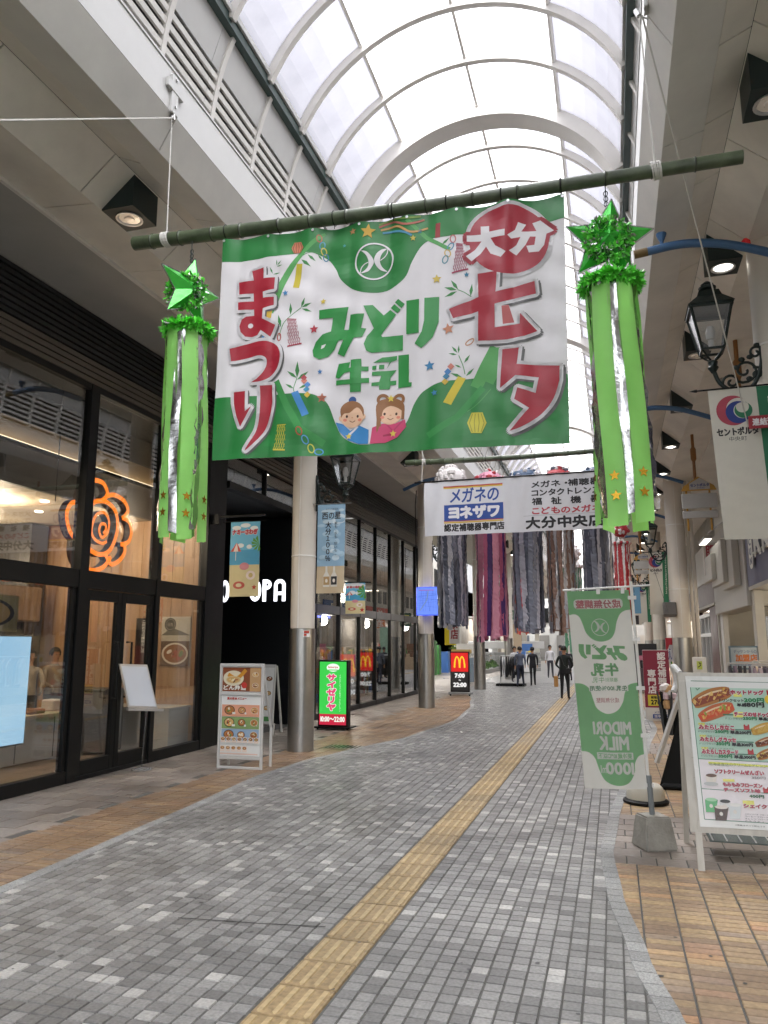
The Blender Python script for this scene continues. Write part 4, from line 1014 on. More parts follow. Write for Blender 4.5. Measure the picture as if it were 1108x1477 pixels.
for z in (1.85, 2.55): mb = MB(); mb.box(3.27, 3.41, 28.56, 33.0, z, z + .12, ALU); mb.build('window_frame', bB)
mb = MB(); mb.box(5.0, 5.1, 26.5, 40, 0, 5.7, mat('interior_back_grey', (.16, .15, .14), .6, var=.3)); mb.build('interior_back_wall', bB)
mb = MB(); mb.box(3.36, 5, 28.4, 33.2, .01, .28, MAUVE); mb.build('sill_wall', bB)
# hanging red sign + lamp arm
t = thing('projecting_sign', 'narrow white and red projecting sign box on the grey canopy', 'sign', (2.9, 24.4, 3.6))
mb = MB(); mb.box(2.70, 3.14, 24.36, 24.5, 3.6, 4.55, ink('ece6e2'), .01); mb.build('box', t)
pr = Print(plane_fn((2.70, 24.355, 3.6), (1, 0, 0), (0, 0, 1))); pr.rect(.04, .04, .40, .42, ink('b8505a')); pr.text('眼', .08, .5, .36, .88, ink('b8505a'), bold=.012); pr.text('鏡', .08, .1, .36, .38, ink('f0e8e8'), bold=.01); pr.build('lettering', t)
t = thing('arm_lamp', 'slim floodlight on a bent arm above the grey canopy box', 'lamp', (2.6, 22, 4.4))
mb = MB(); mb.tube(bez([(3.3, 21.4, 4.9), (2.9, 21.6, 4.75), (2.6, 22.2, 4.55)]), .022, STEEL, 8); mb.build('arm', t); mb = MB(); mb.box(2.5, 2.72, 22.2, 23.7, 4.42, 4.50, STEEL, .01); mb.build('housing', t); mb = MB(); mb.box(2.52, 2.70, 22.25, 23.65, 4.41, 4.419, mat('soft_tube', (1, 1, 1), .4, emit=((1, .95, .85), .4))); mb.build('tube', t)
# far buildings, both sides
rd = random.Random(12)
def far_shop(x, sgn, y0, y1, wallc, signc, words, label, top=5.72):
    t = thing('shop_building', label, 'building', (x, (y0 + y1) / 2, 0), 'far shops along the arcade'); xi = x + sgn * .35
    def bx(nm, a, b, c, d, e, f, m, bev=0): mb = MB(); mb.box(a, b, c, d, e, f, m, bev); return mb.build(nm, t)
    bx('wall', x + sgn * .02, xi, y0, y1, 3.35, top, wallc); bx('pier', x, xi, y0, y0 + .4, 0, 3.34, wallc); bx('pier', x, xi, y1 - .4, y1 - .01, 0, 3.34, wallc)
    bx('back_wall', x + sgn * 2.5, x + sgn * 2.6, y0, y1, 0, 3.4, mat('shop_back_%d' % rd.randint(0, 3), (.30, .27, .23), .7, var=.3)); bx('ceiling', x + sgn * .36, x + sgn * 2.5, y0, y1, 3.3, 3.36, WHITE)
    sb = bx('sign_board', x - sgn * .06, x + sgn * .0, y0 + .5, y1 - .5, 3.4, 4.1, ink(signc), .01)
    pr = Print(plane_fn((x - sgn * .06, y0 + .5 if sgn < 0 else y1 - .5, 3.4), (0, -sgn if sgn > 0 else 1, 0), (0, 0, 1), .004)); L = y1 - y0 - 1
    pr.text(words, L * .15, .15, L * .85, .55, ink('f4f2ea' if signc not in ('e8e6de', 'e8c83a') else '2a2a2a'), bold=.01); pr.build('lettering', t)
    n = int((y1 - y0) / 1.3)
    for k in range(n): yy_ = y0 + .7 + k * 1.3; bx('window', x + sgn * .0, x + sgn * .019, yy_, yy_ + .8, 4.4, 5.3, BLACK); 
    for k in range(6): yy_ = rd.uniform(y0 + .6, y1 - .8); bx('goods', x + sgn * .5, x + sgn * .9, yy_, yy_ + .5, 0, rd.uniform(.8, 1.8), ink(rd.choice(cols)))
    ld = bpy.data.lights.new('shop_lamp', 'POINT'); ld.energy = 40; ld.color = (1, .95, .88); ld.shadow_soft_size = .3
    lo = bpy.data.objects.new('shop_lamp', ld); COL.objects.link(lo); lo.location = (x + sgn * 1.3, (y0 + y1) / 2, 3.0)
    return t
far_shop(3.3, 1, 40.2, 48, LGREY, '2a5aa0', '薬局', 'far right shop with blue board above its front')
far_shop(3.3, 1, 48.2, 57, RWALL, 'c83a2a', 'バーゲン', 'far right shop with red board above its front')
far_shop(3.3, 1, 57.2, 70, LGREY, 'e8e6de', '時計', 'farthest right shop with white board above its front')
far_shop(-8.4, -1, 27.5, 35, mat('pale_far_wall', (.42, .41, .39), .7, var=.15), 'e8c83a', 'カメラ', 'far left shop set back with yellow board')
far_shop(-8.4, -1, 35.2, 44, RWALL, 'e8e6de', '喫茶', 'far left shop with white board beyond the burger stand')
far_shop(-7.2, -1, 50, 60, LGREY, '2a6a4a', '書店', 'far left shop with green board behind the low granite wall')
far_shop(-6.4, -1, 60.2, 71, RWALL, 'c83a2a', '靴', 'farthest left shop with red board')
for (x0, x1, sd_) in ((3.75, 4.0, 1), (-9.6, -9.3, -1)):
    mb = MB(); mb.box(x0 + (2.6 if sd_ > 0 else -2.2), x1 + (2.6 if sd_ > 0 else -2.2), 26, 74, 0, 5.9, BACKING); mb.build('rear_wall', kind='structure')
endw = thing('end_building', 'pale building closing the far end of the arcade', 'building', (-1.5, 76, 0))
mb = MB(); mb.box(-14, 10, 76, 78, 0, 9, mat('end_wall_pale', (.5, .5, .48), .7, var=.1)); mb.build('wall', endw)
for k in range(9): mb = MB(); mb.box(-9 + k * 1.9, -7.8 + k * 1.9, 75.9, 75.99, 3.6, 5.0, BLACK); mb.build('window', endw)
for k in range(9): mb = MB(); mb.box(-9 + k * 1.9, -7.8 + k * 1.9, 75.9, 75.99, .2, 2.4, ink(rd.choice(['8a8884', 'b8b4ac', '5a6068', 'c8c4bc']))); mb.build('shop_window', endw)
# ================================================================ BAMBOO, BANNER, TINSEL STREAMERS
BAMBOO = mat('weathered_bamboo', (0.075, 0.10, 0.055), 0.36, var=0.6, scale=7, bump=.15, bscale=60)
NODE = mat('bamboo_node', (0.025, 0.028, 0.02), 0.6)
def bamboo(x0, z0, x1, z1, y, r0, r1, label, ties):
    t = thing('bamboo_pole', label, 'bamboo pole', (x0, y, z0)); L = x1 - x0; n = 0
    mb = MB(); nodes = []; x = .18; rd = random.Random(int(y * 10))
    while x < abs(L) - .1: nodes.append(x); x += rd.uniform(.24, .36)
    def P(s_): k = s_ / L; return (x0 + s_, y, z0 + (z1 - z0) * k - .03 * math.sin(k * math.pi))
    pts = []; rs_ = []; prev = 0
    for s_ in [0] + nodes + [L]:
        rr = r0 + (r1 - r0) * s_ / L
        if 0 < s_ < L: pts += [P(s_ - .02), P(s_ - .006), P(s_), P(s_ + .006), P(s_ + .02)]; rs_ += [rr, rr * 1.03, rr * 1.09, rr * 1.0, rr * .98]
        else: pts.append(P(s_)); rs_.append(rr)
    mb.tube(pts, rs_, BAMBOO, 16); mb.build('culm', t, smooth=50)
    for s_ in nodes: rr = r0 + (r1 - r0) * s_ / L; mb = MB(); mb.tube([P(s_ - .004), P(s_ + .003)], rr * 1.11, NODE, 16); mb.build('node_ring', t, smooth=50)
    for s_ in ties:
        rr = r0 + (r1 - r0) * s_ / L; p = P(s_); mb = MB()
        mb.tube([(p[0] - .003, y + math.cos(a) * (rr + .004), p[2] + math.sin(a) * (rr + .004)) for a in [i * math.pi / 8 for i in range(16)]], .004, BLACK, 5, closed=True)
        mb.tube([(p[0], y, p[2] - rr), (p[0], y, p[2] - rr - .035)], .003, BLACK, 5); mb.build('cable_tie', t)
    return t, P
b1, PB = bamboo(-3.76, 4.97, 1.0, 4.85, 5.18, .058, .046, 'near green bamboo pole holding the milk festival banner', [.88, 1.35, 1.82, 2.30, 2.72, 3.13, 3.56])
b2, PB2 = bamboo(-3.55, 4.92, .55, 4.92, 13.4, .055, .045, 'second bamboo pole hanging behind the optician banner', [.9, 1.5])
def rope_wrap(x, P, y, r, name, label):
    t = thing(name, label, 'rope', (x, y, 4.9)); mb = MB(); pts = []
    for i in range(90): a = i * .42; pts.append((x + (i % 30) * .0022 - .03 + .012 * math.sin(i * .17), y + math.cos(a) * (r + .006), P[2] + math.sin(a) * (r + .006)))
    mb.tube(pts, .0055, ROPE, 5); mb.build('knot', t); return t
for (x, hx, lab) in ((-3.45, -3.46, 'white rope holding up the left end of the near bamboo pole'), (.44, .40, 'white rope holding up the right end of the near bamboo pole')):
    p = PB(x + 3.76); t = rope_wrap(x, p, 5.18, .055, 'rope', lab)
    mb = MB(); mb.tube([(x, 5.18, p[2] + .05), (hx, 5.18, 6.10)], .006, ROPE, 6); mb.tube([(hx, 5.18, 6.10), (hx + (.01 if x < 0 else -.02), 5.19, 6.16)], .02, STEEL, 6); mb.build('strand', t)
for x in (-3.2, .25): t = rope_wrap(x, PB2(x + 3.55), 13.4, .05, 'rope', 'white rope at the %s end of the second bamboo pole' % ('left' if x < 0 else 'right')); mb = MB(); mb.tube([(x, 13.4, 4.97), (-3.46 if x < 0 else .45, 13.4, 6.12)], .006, ROPE, 5); mb.build('strand', t)
ROPE_END = (-3.15, 2.70, 4.22)
mb = MB(); mb.tube([(-3.44, 5.18, 6.10), (-4.0, 4.3, 5.86), (-5.9, 3.0, 5.3)][0:1] + [ROPE_END], .006, ROPE, 5); mb.build('stay_rope', label='taut white stay rope running to the left from the upper bracket', cat='rope')
mb = MB(); mb.tube([(.42, 5.18, 6.10), (1.57, 8.6, 3.3), (1.62, 9.2, 2.2)][0:2] + [(2.1, 10.2, 1.95)], .0065, ROPE, 5); mb.build('stay_rope', label='long slanting white rope crossing in front of the big lantern', cat='rope')
# brackets on the fascia
for sx, lab in ((-3.46, 'white bolted hook bracket on the left fascia'), (.46, 'white bolted hook bracket on the right fascia'), ):
    s_ = 1 if sx < 0 else -1; t = thing('hook_bracket', lab, 'bracket', (sx, 5.18, 6.1)); mb = MB()
    mb.box(sx - .004 * s_, sx + .028 * s_, 5.13, 5.23, 6.13, 6.50, WHITE, .006); mb.box(sx, sx + .034 * s_, 5.06, 5.30, 6.33, 6.42, WHITE, .006); mb.build('plate', t)
    for zz in (6.2, 6.46): mb = MB(); mb.lathe([(.012, 0), (.012, .012)], (sx + .03 * s_, 5.18, zz), STEEL, 8, 'X'); mb.build('bolt', t)
    mb = MB(); mb.tube([(sx + .02 * s_, 5.18, 6.14), (sx + .03 * s_, 5.18, 6.08), (sx + .0 * s_, 5.18, 6.06)], .007, STEEL, 6); mb.build('hook', t)

# ---------------- main banner; artwork digitised in the banner's own plane
QB = [(85, 138), (1060, 5), (1070, 712), (55, 757)]          # top-left, top-right, bottom-right, bottom-left in drawing units
CB = [(-2.90, 4.86), (-.185, 4.795), (-.22, 2.945), (-2.935, 3.01)]
def inv_bil(q, p):
    s_, t_ = .5, .5
    for _ in range(8):
        a = [q[0][i] * (1 - s_) * (1 - t_) + q[1][i] * s_ * (1 - t_) + q[2][i] * s_ * t_ + q[3][i] * (1 - s_) * t_ - p[i] for i in (0, 1)]
        ds = [(-q[0][i] * (1 - t_) + q[1][i] * (1 - t_) + q[2][i] * t_ - q[3][i] * t_) for i in (0, 1)]
        dt = [(-q[0][i] * (1 - s_) - q[1][i] * s_ + q[2][i] * s_ + q[3][i] * (1 - s_)) for i in (0, 1)]
        D = ds[0] * dt[1] - ds[1] * dt[0]; s_ -= (a[0] * dt[1] - a[1] * dt[0]) / D; t_ -= (ds[0] * a[1] - ds[1] * a[0]) / D
    return s_, t_
BW, BH = 2.72, 1.85
def wrinkle(s_, t_):
    w = .007 * math.sin(s_ * 31 + math.sin(t_ * 4) * 1.2) + .004 * math.sin(s_ * 67 + t_ * 7 + 1)
    for c in (.06, .175, .29, .405, .52, .635, .75, .865): w += -.005 * math.exp(-((s_ - c) / .012) ** 2)      # fold creases
    for k in range(8):                                                                                       # puckers under the ties
        cx = .005 + k * .142; dx = s_ - cx; w += .016 * math.exp(-t_ * 7) * math.cos(dx * 50) * math.exp(-(dx / .075) ** 2)
    w += .010 * math.sin((s_ * 1.3 + t_) * 17) * (t_ - .3) * (1 if t_ > .3 else 0) + .005 * math.sin((s_ - t_ * 1.7) * 26 + 2) * math.sin(s_ * 5)
    w += .004 * math.sin(t_ * 40 + s_ * 12) * math.exp(-((s_ - .3) / .12) ** 2) + .012 * math.sin(s_ * 9 + 1)
    return w
def banner_fn(u, v, d):
    s_, t_ = u / BW, 1 - v / BH; k = [(1 - s_) * (1 - t_), s_ * (1 - t_), s_ * t_, (1 - s_) * t_]
    x = sum(k[i] * CB[i][0] for i in range(4)); z = sum(k[i] * CB[i][1] for i in range(4))
    sag = .016 * abs(math.sin(s_ * math.pi * 7.04)) * (1 - t_) ** 4
    return Vector((x, 5.18 - wrinkle(s_, t_) - d - .0 , z - sag))
def A(sc, ox, oy):
    """units of a magnified crop -> banner plane"""
    def g(x, y):
        p = ((ox + x / sc - 280) * 1.9786, (oy + y / sc - 280) * 1.9786); s_, t_ = inv_bil(QB, p); return (s_ * BW, (1 - t_) * BH)
    return g
def T(g, pts): return [g(x, y) for x, y in pts]
GRN = ink('2f8a45', .38, .80); WHT = ink('e9e7ea', .38, .86); RED = ink('b0283a', .38, .8); GRN2 = ink('379b4d', .38, .82); SHD = ink('6a6a6a', .4)
ban = thing('festival_banner', 'large green and white vinyl banner with red Tanabata lettering hung from the bamboo', 'banner', (-1.55, 5.18, 2.95))
def cloth(fn, w, h, g, m, name, root, th=.0022):
    mb = MB(); vs = []; fn = lattice(fn, g); us = [i * g[0] for i in range(int(w / g[0] - 1e-4) + 1)] + [w]; ws = [j * g[1] for j in range(int(h / g[1] - 1e-4) + 1)] + [h]; nx, ny = len(us) - 1, len(ws) - 1
    for side in (0, 1):
        for j in range(ny + 1):
            for i in range(nx + 1): vs.append(fn(us[i], ws[j], -.0006 - th * side))
    N = (nx + 1) * (ny + 1); fs = []
    for j in range(ny):
        for i in range(nx):
            a = j * (nx + 1) + i; fs += [(a, a + 1, a + nx + 2), (a, a + nx + 2, a + nx + 1), (a + N, a + nx + 2 + N, a + 1 + N), (a + N, a + nx + 1 + N, a + nx + 2 + N)]
    bd = [i for i in range(nx + 1)] + [(j * (nx + 1) + nx) for j in range(1, ny + 1)] + [ny * (nx + 1) + i for i in range(nx - 1, -1, -1)] + [j * (nx + 1) for j in range(ny - 1, 0, -1)]
    for a, b in zip(bd, bd[1:] + bd[:1]): fs.append((a, a + N, b + N, b))
    mb.add(vs, fs, m); return mb.build(name, root, smooth=60)
cloth(banner_fn, BW, BH, (.028, .045), WHT, 'cloth', ban)
pr = Print(lambda u, v, d: banner_fn(u, v, d + .0004), .000010)
g1 = A(1.9786, 280, 280); gL = A(5.0909, 320, 370); gR = A(6.1556, 650, 280); gR2 = A(6.1556, 650, 440); gM = A(5.0364, 450, 420); gG = A(6.925, 480, 330); gK = A(3.4625, 400, 550); gB = A(6.5176, 390, 300)
# top green field with the hanging lobe
top = T(g1, [(82, 205)] + bez([(200, 190), (330, 170), (400, 182), (432, 215), (450, 250), (490, 280), (535, 287), (590, 278), (635, 245), (655, 200), (680, 155), (710, 132), (750, 126), (800, 122)], 6) + [(1062, 78)])
pr.poly([(0, BH), ] + [(0, top[0][1])] + top[1:-1] + [(BW, top[-1][1]), (BW, BH)], GRN)
bot = T(g1, [(60, 590)] + bez([(250, 578), (330, 573), (375, 578), (410, 600), (432, 650), (455, 690), (500, 712), (545, 712), (600, 695), (640, 655), (665, 600), (695, 565), (750, 543), (850, 532), (900, 530)], 6) + [(1068, 522)])
pr.poly([(0, 0), (BW, 0), (BW, bot[-1][1])] + bot[1:-1][::-1] + [(0, bot[0][1])], GRN)
# bamboo artwork
pr.line(T(g1, bez([(232, 345), (255, 300), (285, 235), (330, 175), (375, 132), (400, 110)], 5)), [.075 - .0021 * i for i in range(26)], ink('5fae62'))
pr.line(T(g1, bez([(860, 545), (880, 500), (885, 450)], 5)), .10, ink('5fae62')); pr.line(T(g1, [(885, 450), (830, 560)]), .09, ink('5fae62')); pr.line(T(g1, [(640, 75), (700, 130), (760, 165)]), .03, ink('5fae62'))
pr.line(T(g1, [(255, 540), (290, 610), (330, 670), (400, 710)]), .055, ink('3f9a50')); pr.line(T(g1, [(700, 690), (780, 640), (850, 560)]), .05, ink('3f9a50'))
def leaf(g, x0, y0, x1, y1, w, m=None):
    a, b = Vector(g(x0, y0)), Vector(g(x1, y1)); d = b - a; q_ = Vector((-d.y, d.x)).normalized() * d.length * w; c = a + d * .45
    pr.poly([tuple(a), tuple(c - q_), tuple(b), tuple(c + q_)], m or ink('3f8f4a'))
def sprig(g, lst, w=.13):
    for l in lst: leaf(g, *l, w)
def stem(g, pts, w=.006, m=None): pr.line(T(g, bez(pts, 4)), w, m or ink('4f9a58'))
stem(gB, [(150, 1230), (200, 1110), (290, 1020), (370, 960)]); sprig(gB, [(170, 1150, 140, 1030), (265, 1030, 262, 915), (368, 960, 410, 865), (372, 958, 468, 908), (375, 968, 468, 990)])
stem(gB, [(350, 480), (430, 440), (500, 430), (560, 435)]); sprig(gB, [(372, 500, 465, 570), (435, 455, 510, 512), (530, 445, 575, 495)]); sprig(gB, [(122, 560, 120, 500), (125, 560, 170, 505), (120, 570, 180, 548), (80, 640, 48, 575), (82, 645, 155, 625)], .1)
stem(gR, [(155, 885), (215, 910), (270, 945)]); sprig(gR, [(160, 885, 98, 795), (150, 888, 40, 858), (152, 900, 42, 945), (262, 940, 275, 825), (20, 470, 85, 405)])
stem(gR2, [(165, 480), (200, 570), (215, 640)]); sprig(gR2, [(155, 460, 105, 400), (163, 460, 165, 390), (150, 475, 80, 465), (208, 545, 258, 470), (222, 655, 292, 590), (190, 665, 95, 635), (185, 585, 130, 562)])
sprig(g1, [(318, 530, 322, 485), (318, 530, 290, 512), (318, 535, 352, 510), (310, 560, 285, 548), (325, 560, 352, 545)]); stem(g1, [(318, 530), (310, 560), (315, 575)])
stem(gR2, [(235, 960), (330, 890), (430, 770)], .005, ink('5fae62'))
# hanging papers, chains, nets, lanterns
def ribbon(g, pts, c): pr.poly(T(g, pts), ink(c))
ribbon(gB, [(325, 543), (385, 543), (352, 778), (288, 770)], 'd3c23e'); ribbon(gR2, [(158, 660), (222, 675), (100, 905), (35, 885)], 'e3cf45'); ribbon(gK, [(115, 68), (150, 55), (207, 165), (172, 180)], '4a93d6'); ribbon(g1, [(722, 86), (735, 84), (734, 128), (720, 130)], 'a03838')
ribbon(gL, [(375, 430), (420, 410), (410, 475), (368, 478)], 'd8b33e'); ribbon(gL, [(330, 580), (375, 610), (322, 630)], '4a93d6')
def chain(g, l, r_=(.020, .030)):
    for x, y, c, rt in l:
        cx, cy = g(x, y); P_ = [(cx + r_[0] * math.cos(a) * math.cos(rt) - r_[1] * math.sin(a) * math.sin(rt), cy + r_[0] * math.cos(a) * math.sin(rt) + r_[1] * math.sin(a) * math.cos(rt)) for a in [i * math.pi / 8 for i in range(17)]]
        pr.line(P_, .009, ink(c))
chain(gB, [(547, 290, 'c07058', .2), (575, 355, '58a0c0', -.2), (588, 410, 'd8cc58', .3), (605, 465, '4a88a8', .2)]); chain(gR, [(115, 420, 'd08080', .2), (95, 490, '5898b8', -.6), (70, 550, 'd8b860', .4), (50, 605, '5898a8', -.3)]); chain(gK, [(160, 250, 'c05848', .5), (190, 290, '68a8e0', .5), (218, 330, 'd8d858', .4), (258, 345, '58a0e0', 1.4)], (.022, .034))
chain(gB, [(150, 1240, 'b85048', 0)], (.014, .03)); chain(gR2, [(255, 360, 'c89878', -1.0)], (.016, .034))
def net(g, q4, c, n=7):
    m = ink(c)
    for i in range(n + 1):
        for sgn in (1, -1):
            pts = []
            for j in range(9):
                t_ = j / 8; u_ = (i / n + sgn * t_ * .6) % 1.0
                pts.append((t_, u_))
            for (t0, u0), (t1, u1) in zip(pts, pts[1:]):
                if abs(u1 - u0) > .5: continue
                def L_(u_, t_): return g(q4[0][0] * (1 - u_) * (1 - t_) + q4[1][0] * u_ * (1 - t_) + q4[2][0] * u_ * t_ + q4[3][0] * (1 - u_) * t_, q4[0][1] * (1 - u_) * (1 - t_) + q4[1][1] * u_ * (1 - t_) + q4[2][1] * u_ * t_ + q4[3][1] * (1 - u_) * t_)
                pr.line([L_(u0, t0), L_(u1, t1)], .003, m)
    pr.line(T(g, [q4[3], q4[2]]), .012, m); pr.line(T(g, [q4[0], q4[1]]), .005, m)
net(gB, [(235, 1070), (330, 1075), (375, 1295), (240, 1330)], 'a83048'); net(gR, [(145, 465), (200, 470), (245, 695), (105, 732)], 'a83858'); net(gL, [(470, 1245), (540, 1240), (530, 1415), (440, 1415)], 'd8d048', 5)
for g, x, y, rx, ry, c, dk in ((gR2, 315, 1060, 80, 88, 'd8cf4a', '9a9a3a'), (gB, 328, 378, 62, 55, 'd08060', '8a5a40')):
    pr.poly(T(g, [(x - rx * .55, y - ry), (x + rx * .6, y - ry), (x + rx, y), (x + rx * .5, y + ry), (x - rx * .55, y + ry), (x - rx, y)]), ink(c))
    for k in (-.5, -.17, .17, .5): pr.line(T(g, [(x + k * rx * .9, y - ry * .9), (x + k * rx * 1.5, y), (x + k * rx * .9, y + ry * .9)]), .006, ink(dk))
pr.hold = True
for sc_, g, x, y, r_, c, rt in [(0, gM, 82, 293, .038, 'b83848', 0), (0, gM, 940, 565, .042, '3f88b8', 5), (0, gM, 1070, 303, .046, 'd09070', 10), (0, gM, 150, 88, .026, 'd8c048', 0), (0, gM, 130, 598, .022, '4888c8', 0), (0, gM, 152, 782, .034, 'd8907a', 0), (0, gM, 975, 758, .026, '3f88b8', 10), (0, gB, 215, 826, .026, '4890c8', 8), (0, gB, 873, 218, .030, 'b88858', 0), (0, gB, 1025, 222, .064, 'd8b048', -6), (0, gG, 920, 108, .026, 'd8c858', 0), (0, gG, 985, 30, .024, '4098b0', 0), (0, gG, 222, 172, .016, '4aa8a8', 0), (0, g1, 725, 252, .038, 'd8c058', 0), (0, g1, 806, 240, .022, '4088a8', 0), (0, g1, 932, 662, .0, 'ffffff', 0), (0, gK, 275, 90, .040, 'c8785a', 0)]:
    if r_: cx, cy = g(x, y); pr.star(cx, cy, r_, ink(c), rt)
for col_, pts in (('c87868', [(560, 92), (600, 75), (640, 90), (690, 72)]), ('d8a868', [(565, 100), (610, 90), (650, 112), (700, 98)]), ('58a0c0', [(570, 108), (610, 105), (655, 122)]), ('8ab058', [(560, 85), (600, 66), (640, 72), (680, 62)])): pr.line(T(g1, bez(pts, 5)), .016, ink(col_))
for x, y, c in ((35, 690, '4888c8'), (30, 725, '3f98c0'), (40, 765, 'd8b848'), (5, 640, 'c04858'), (8, 662, 'd88878'), (1068, 612, '4888c8'), (1058, 645, '3f88b0'), (1050, 682, 'd8b848'), (1090, 575, 'd88878')):
    cx, cy = gM(x, y); s_ = .026; pr.poly([(cx - s_, cy), (cx, cy - s_), (cx + s_, cy), (cx, cy + s_)], ink(c))
pr.hold = False
# round emblem
cx, cy = gG(526, 335); rr = .205 / 1.35; pr.ring(cx, cy, .155, .155, .013, WHT, 40)
pr.poly(T(gG, bez([(395, 237), (450, 240), (500, 285), (525, 340), (500, 400), (465, 445), (395, 470), (440, 430), (470, 380), (468, 320), (440, 270), (395, 237)], 4)), WHT)
pr.poly(T(gG, bez([(655, 192), (600, 205), (550, 255), (527, 320), (545, 375), (590, 420), (655, 435), (610, 395), (585, 345), (590, 285), (615, 235), (655, 192)], 4)), WHT)
pr.line(T(gG, bez([(390, 465), (400, 415), (430, 375), (470, 350)], 4)), .007, WHT); pr.line(T(gG, bez([(660, 195), (655, 240), (630, 285), (588, 322)], 4)), .007, WHT)
# green wordmark
for P_ in ([(120, 152), (347, 132), (310, 296), (345, 296), (362, 190), (466, 182), (440, 285), (478, 288), (448, 352), (388, 358), (312, 492), (262, 468), (308, 368), (268, 376), (238, 440), (190, 490), (125, 512), (80, 490), (70, 445), (95, 385), (150, 330), (212, 308), (228, 210), (120, 218)],
           [(458, 124), (524, 114), (605, 192), (652, 152), (697, 190), (585, 338), (598, 350), (748, 340), (746, 448), (520, 467), (480, 450), (462, 400), (482, 345), (532, 285)],
           [(683, 112), (730, 155), (706, 180), (656, 138)], [(712, 76), (760, 115), (736, 144), (688, 100)], [(772, 92), (866, 84), (864, 330), (772, 336)], [(904, 76), (1007, 68), (1003, 250), (960, 360), (882, 440), (834, 405), (885, 320), (902, 240)],
           [(272, 542), (362, 530), (350, 575), (365, 570), (365, 515), (444, 508), (446, 563), (497, 563), (496, 594), (444, 596), (444, 648), (503, 645), (503, 680), (444, 682), (440, 740), (360, 745), (360, 690), (254, 695), (256, 662), (362, 656), (362, 602), (320, 610), (278, 650), (250, 640)],
           [(530, 538), (600, 500), (706, 487), (702, 517), (660, 530), (628, 578), (650, 530)], [(526, 560), (556, 556), (554, 585), (524, 588)], [(576, 553), (613, 550), (610, 580), (572, 582)],
           [(524, 602), (700, 586), (655, 640), (655, 664), (698, 660), (696, 692), (655, 694), (650, 722), (576, 728), (576, 700), (520, 704), (522, 680), (576, 674), (590, 628), (522, 630)], [(713, 484), (792, 480), (792, 680), (814, 680), (812, 710), (713, 716)]):
    pr.poly(T(gM, P_), GRN2)
pr.poly(T(gM, [(135, 437), (142, 410), (175, 400), (160, 425)]), WHT)
# red characters
MA = [(253, 125), (343, 97), (345, 180), (438, 170), (434, 260), (340, 280), (342, 325), (432, 318), (430, 378), (342, 405), (338, 480), (445, 525), (405, 612), (325, 562), (300, 600), (255, 615), (200, 612), (165, 580), (155, 540), (172, 490), (210, 465), (272, 458), (270, 412), (143, 420), (142, 362), (266, 350), (264, 292), (148, 302), (148, 212), (268, 195)]
TSU = [(80, 706)] + bez([(200, 672), (320, 645), (410, 650), (470, 690), (487, 760), (462, 840), (400, 905), (330, 935), (255, 945)], 4) + bez([(300, 920), (350, 870), (378, 810), (370, 765), (320, 748), (245, 762), (150, 785), (92, 795)], 4)
RI1 = [(118, 1016), (208, 1006), (212, 1150), (262, 1112), (172, 1258), (140, 1180), (122, 1100)]; RI2 = [(327, 966), (422, 958)] + bez([(424, 1060), (405, 1180), (350, 1300), (215, 1425), (290, 1300), (322, 1180), (328, 1060), (327, 966)], 4)[1:-1]
NANA = [(322, 738), (483, 728), (472, 912), (785, 812), (795, 920), (465, 1022), (465, 1230), (665, 1190), (668, 1100), (805, 1250), (700, 1300), (560, 1335), (420, 1345), (327, 1342), (327, 1078), (118, 1140), (82, 1055), (330, 952)]
YU = [(525, 432), (658, 418), (640, 560), (978, 574)] + bez([(975, 700), (930, 850), (830, 990), (700, 1080), (580, 1130)], 4) + [(738, 935), (620, 862), (645, 765), (790, 808), (815, 675), (630, 660), (570, 715), (505, 765)]
polys = [T(gL, MA), T(gL, TSU), T(gL, RI1), T(gL, RI2), T(gR, NANA), T(gR2, YU)]
disc = [gR(575 + 325 * math.cos(i * math.pi / 24), 432 + 318 * math.sin(i * math.pi / 24)) for i in range(48)]; disc = [(p[0], min(p[1], BH - .045)) for p in disc]
DAI = [(348, 300), (418, 298), (420, 355), (548, 350), (548, 410), (430, 415), (470, 490), (555, 548), (515, 600), (430, 560), (392, 490), (345, 560), (272, 626), (225, 582), (300, 520), (355, 440), (232, 445), (232, 390), (350, 378)]
BUN1 = [(655, 272), (718, 288), (680, 358), (800, 345), (768, 272), (832, 248), (940, 345), (880, 370), (862, 480), (820, 540), (740, 548), (720, 490), (785, 480), (795, 400), (750, 400), (715, 480), (640, 578), (580, 540), (640, 490), (675, 410), (600, 435), (570, 405), (630, 350)]
pr.outline([disc], WHT, .030); pr.outline(polys[:4], SHD, .026, .014, -.014, 10); pr.outline(polys[4:], SHD, .030, .014, -.014, 10); pr.outline(polys, WHT, .026)
pr.outline([T(gR, DAI), T(gR, BUN1)], RED, .030, 0, 0, 10)
pr.poly(disc, RED)
for P_ in polys: pr.poly(P_, RED)
pr.poly(T(gR, [(490, 1040), (580, 1030), (650, 1185), (490, 1215)]), WHT); pr.poly(T(gR, [(520, 1040), (578, 1030), (622, 1180), (530, 1198)]), ink('c86a6a'))
pr.poly(T(gR, DAI), WHT); pr.poly(T(gR, BUN1), WHT); cx, cy = gL(242, 532); pr.ell(cx, cy, .022, .020, WHT)
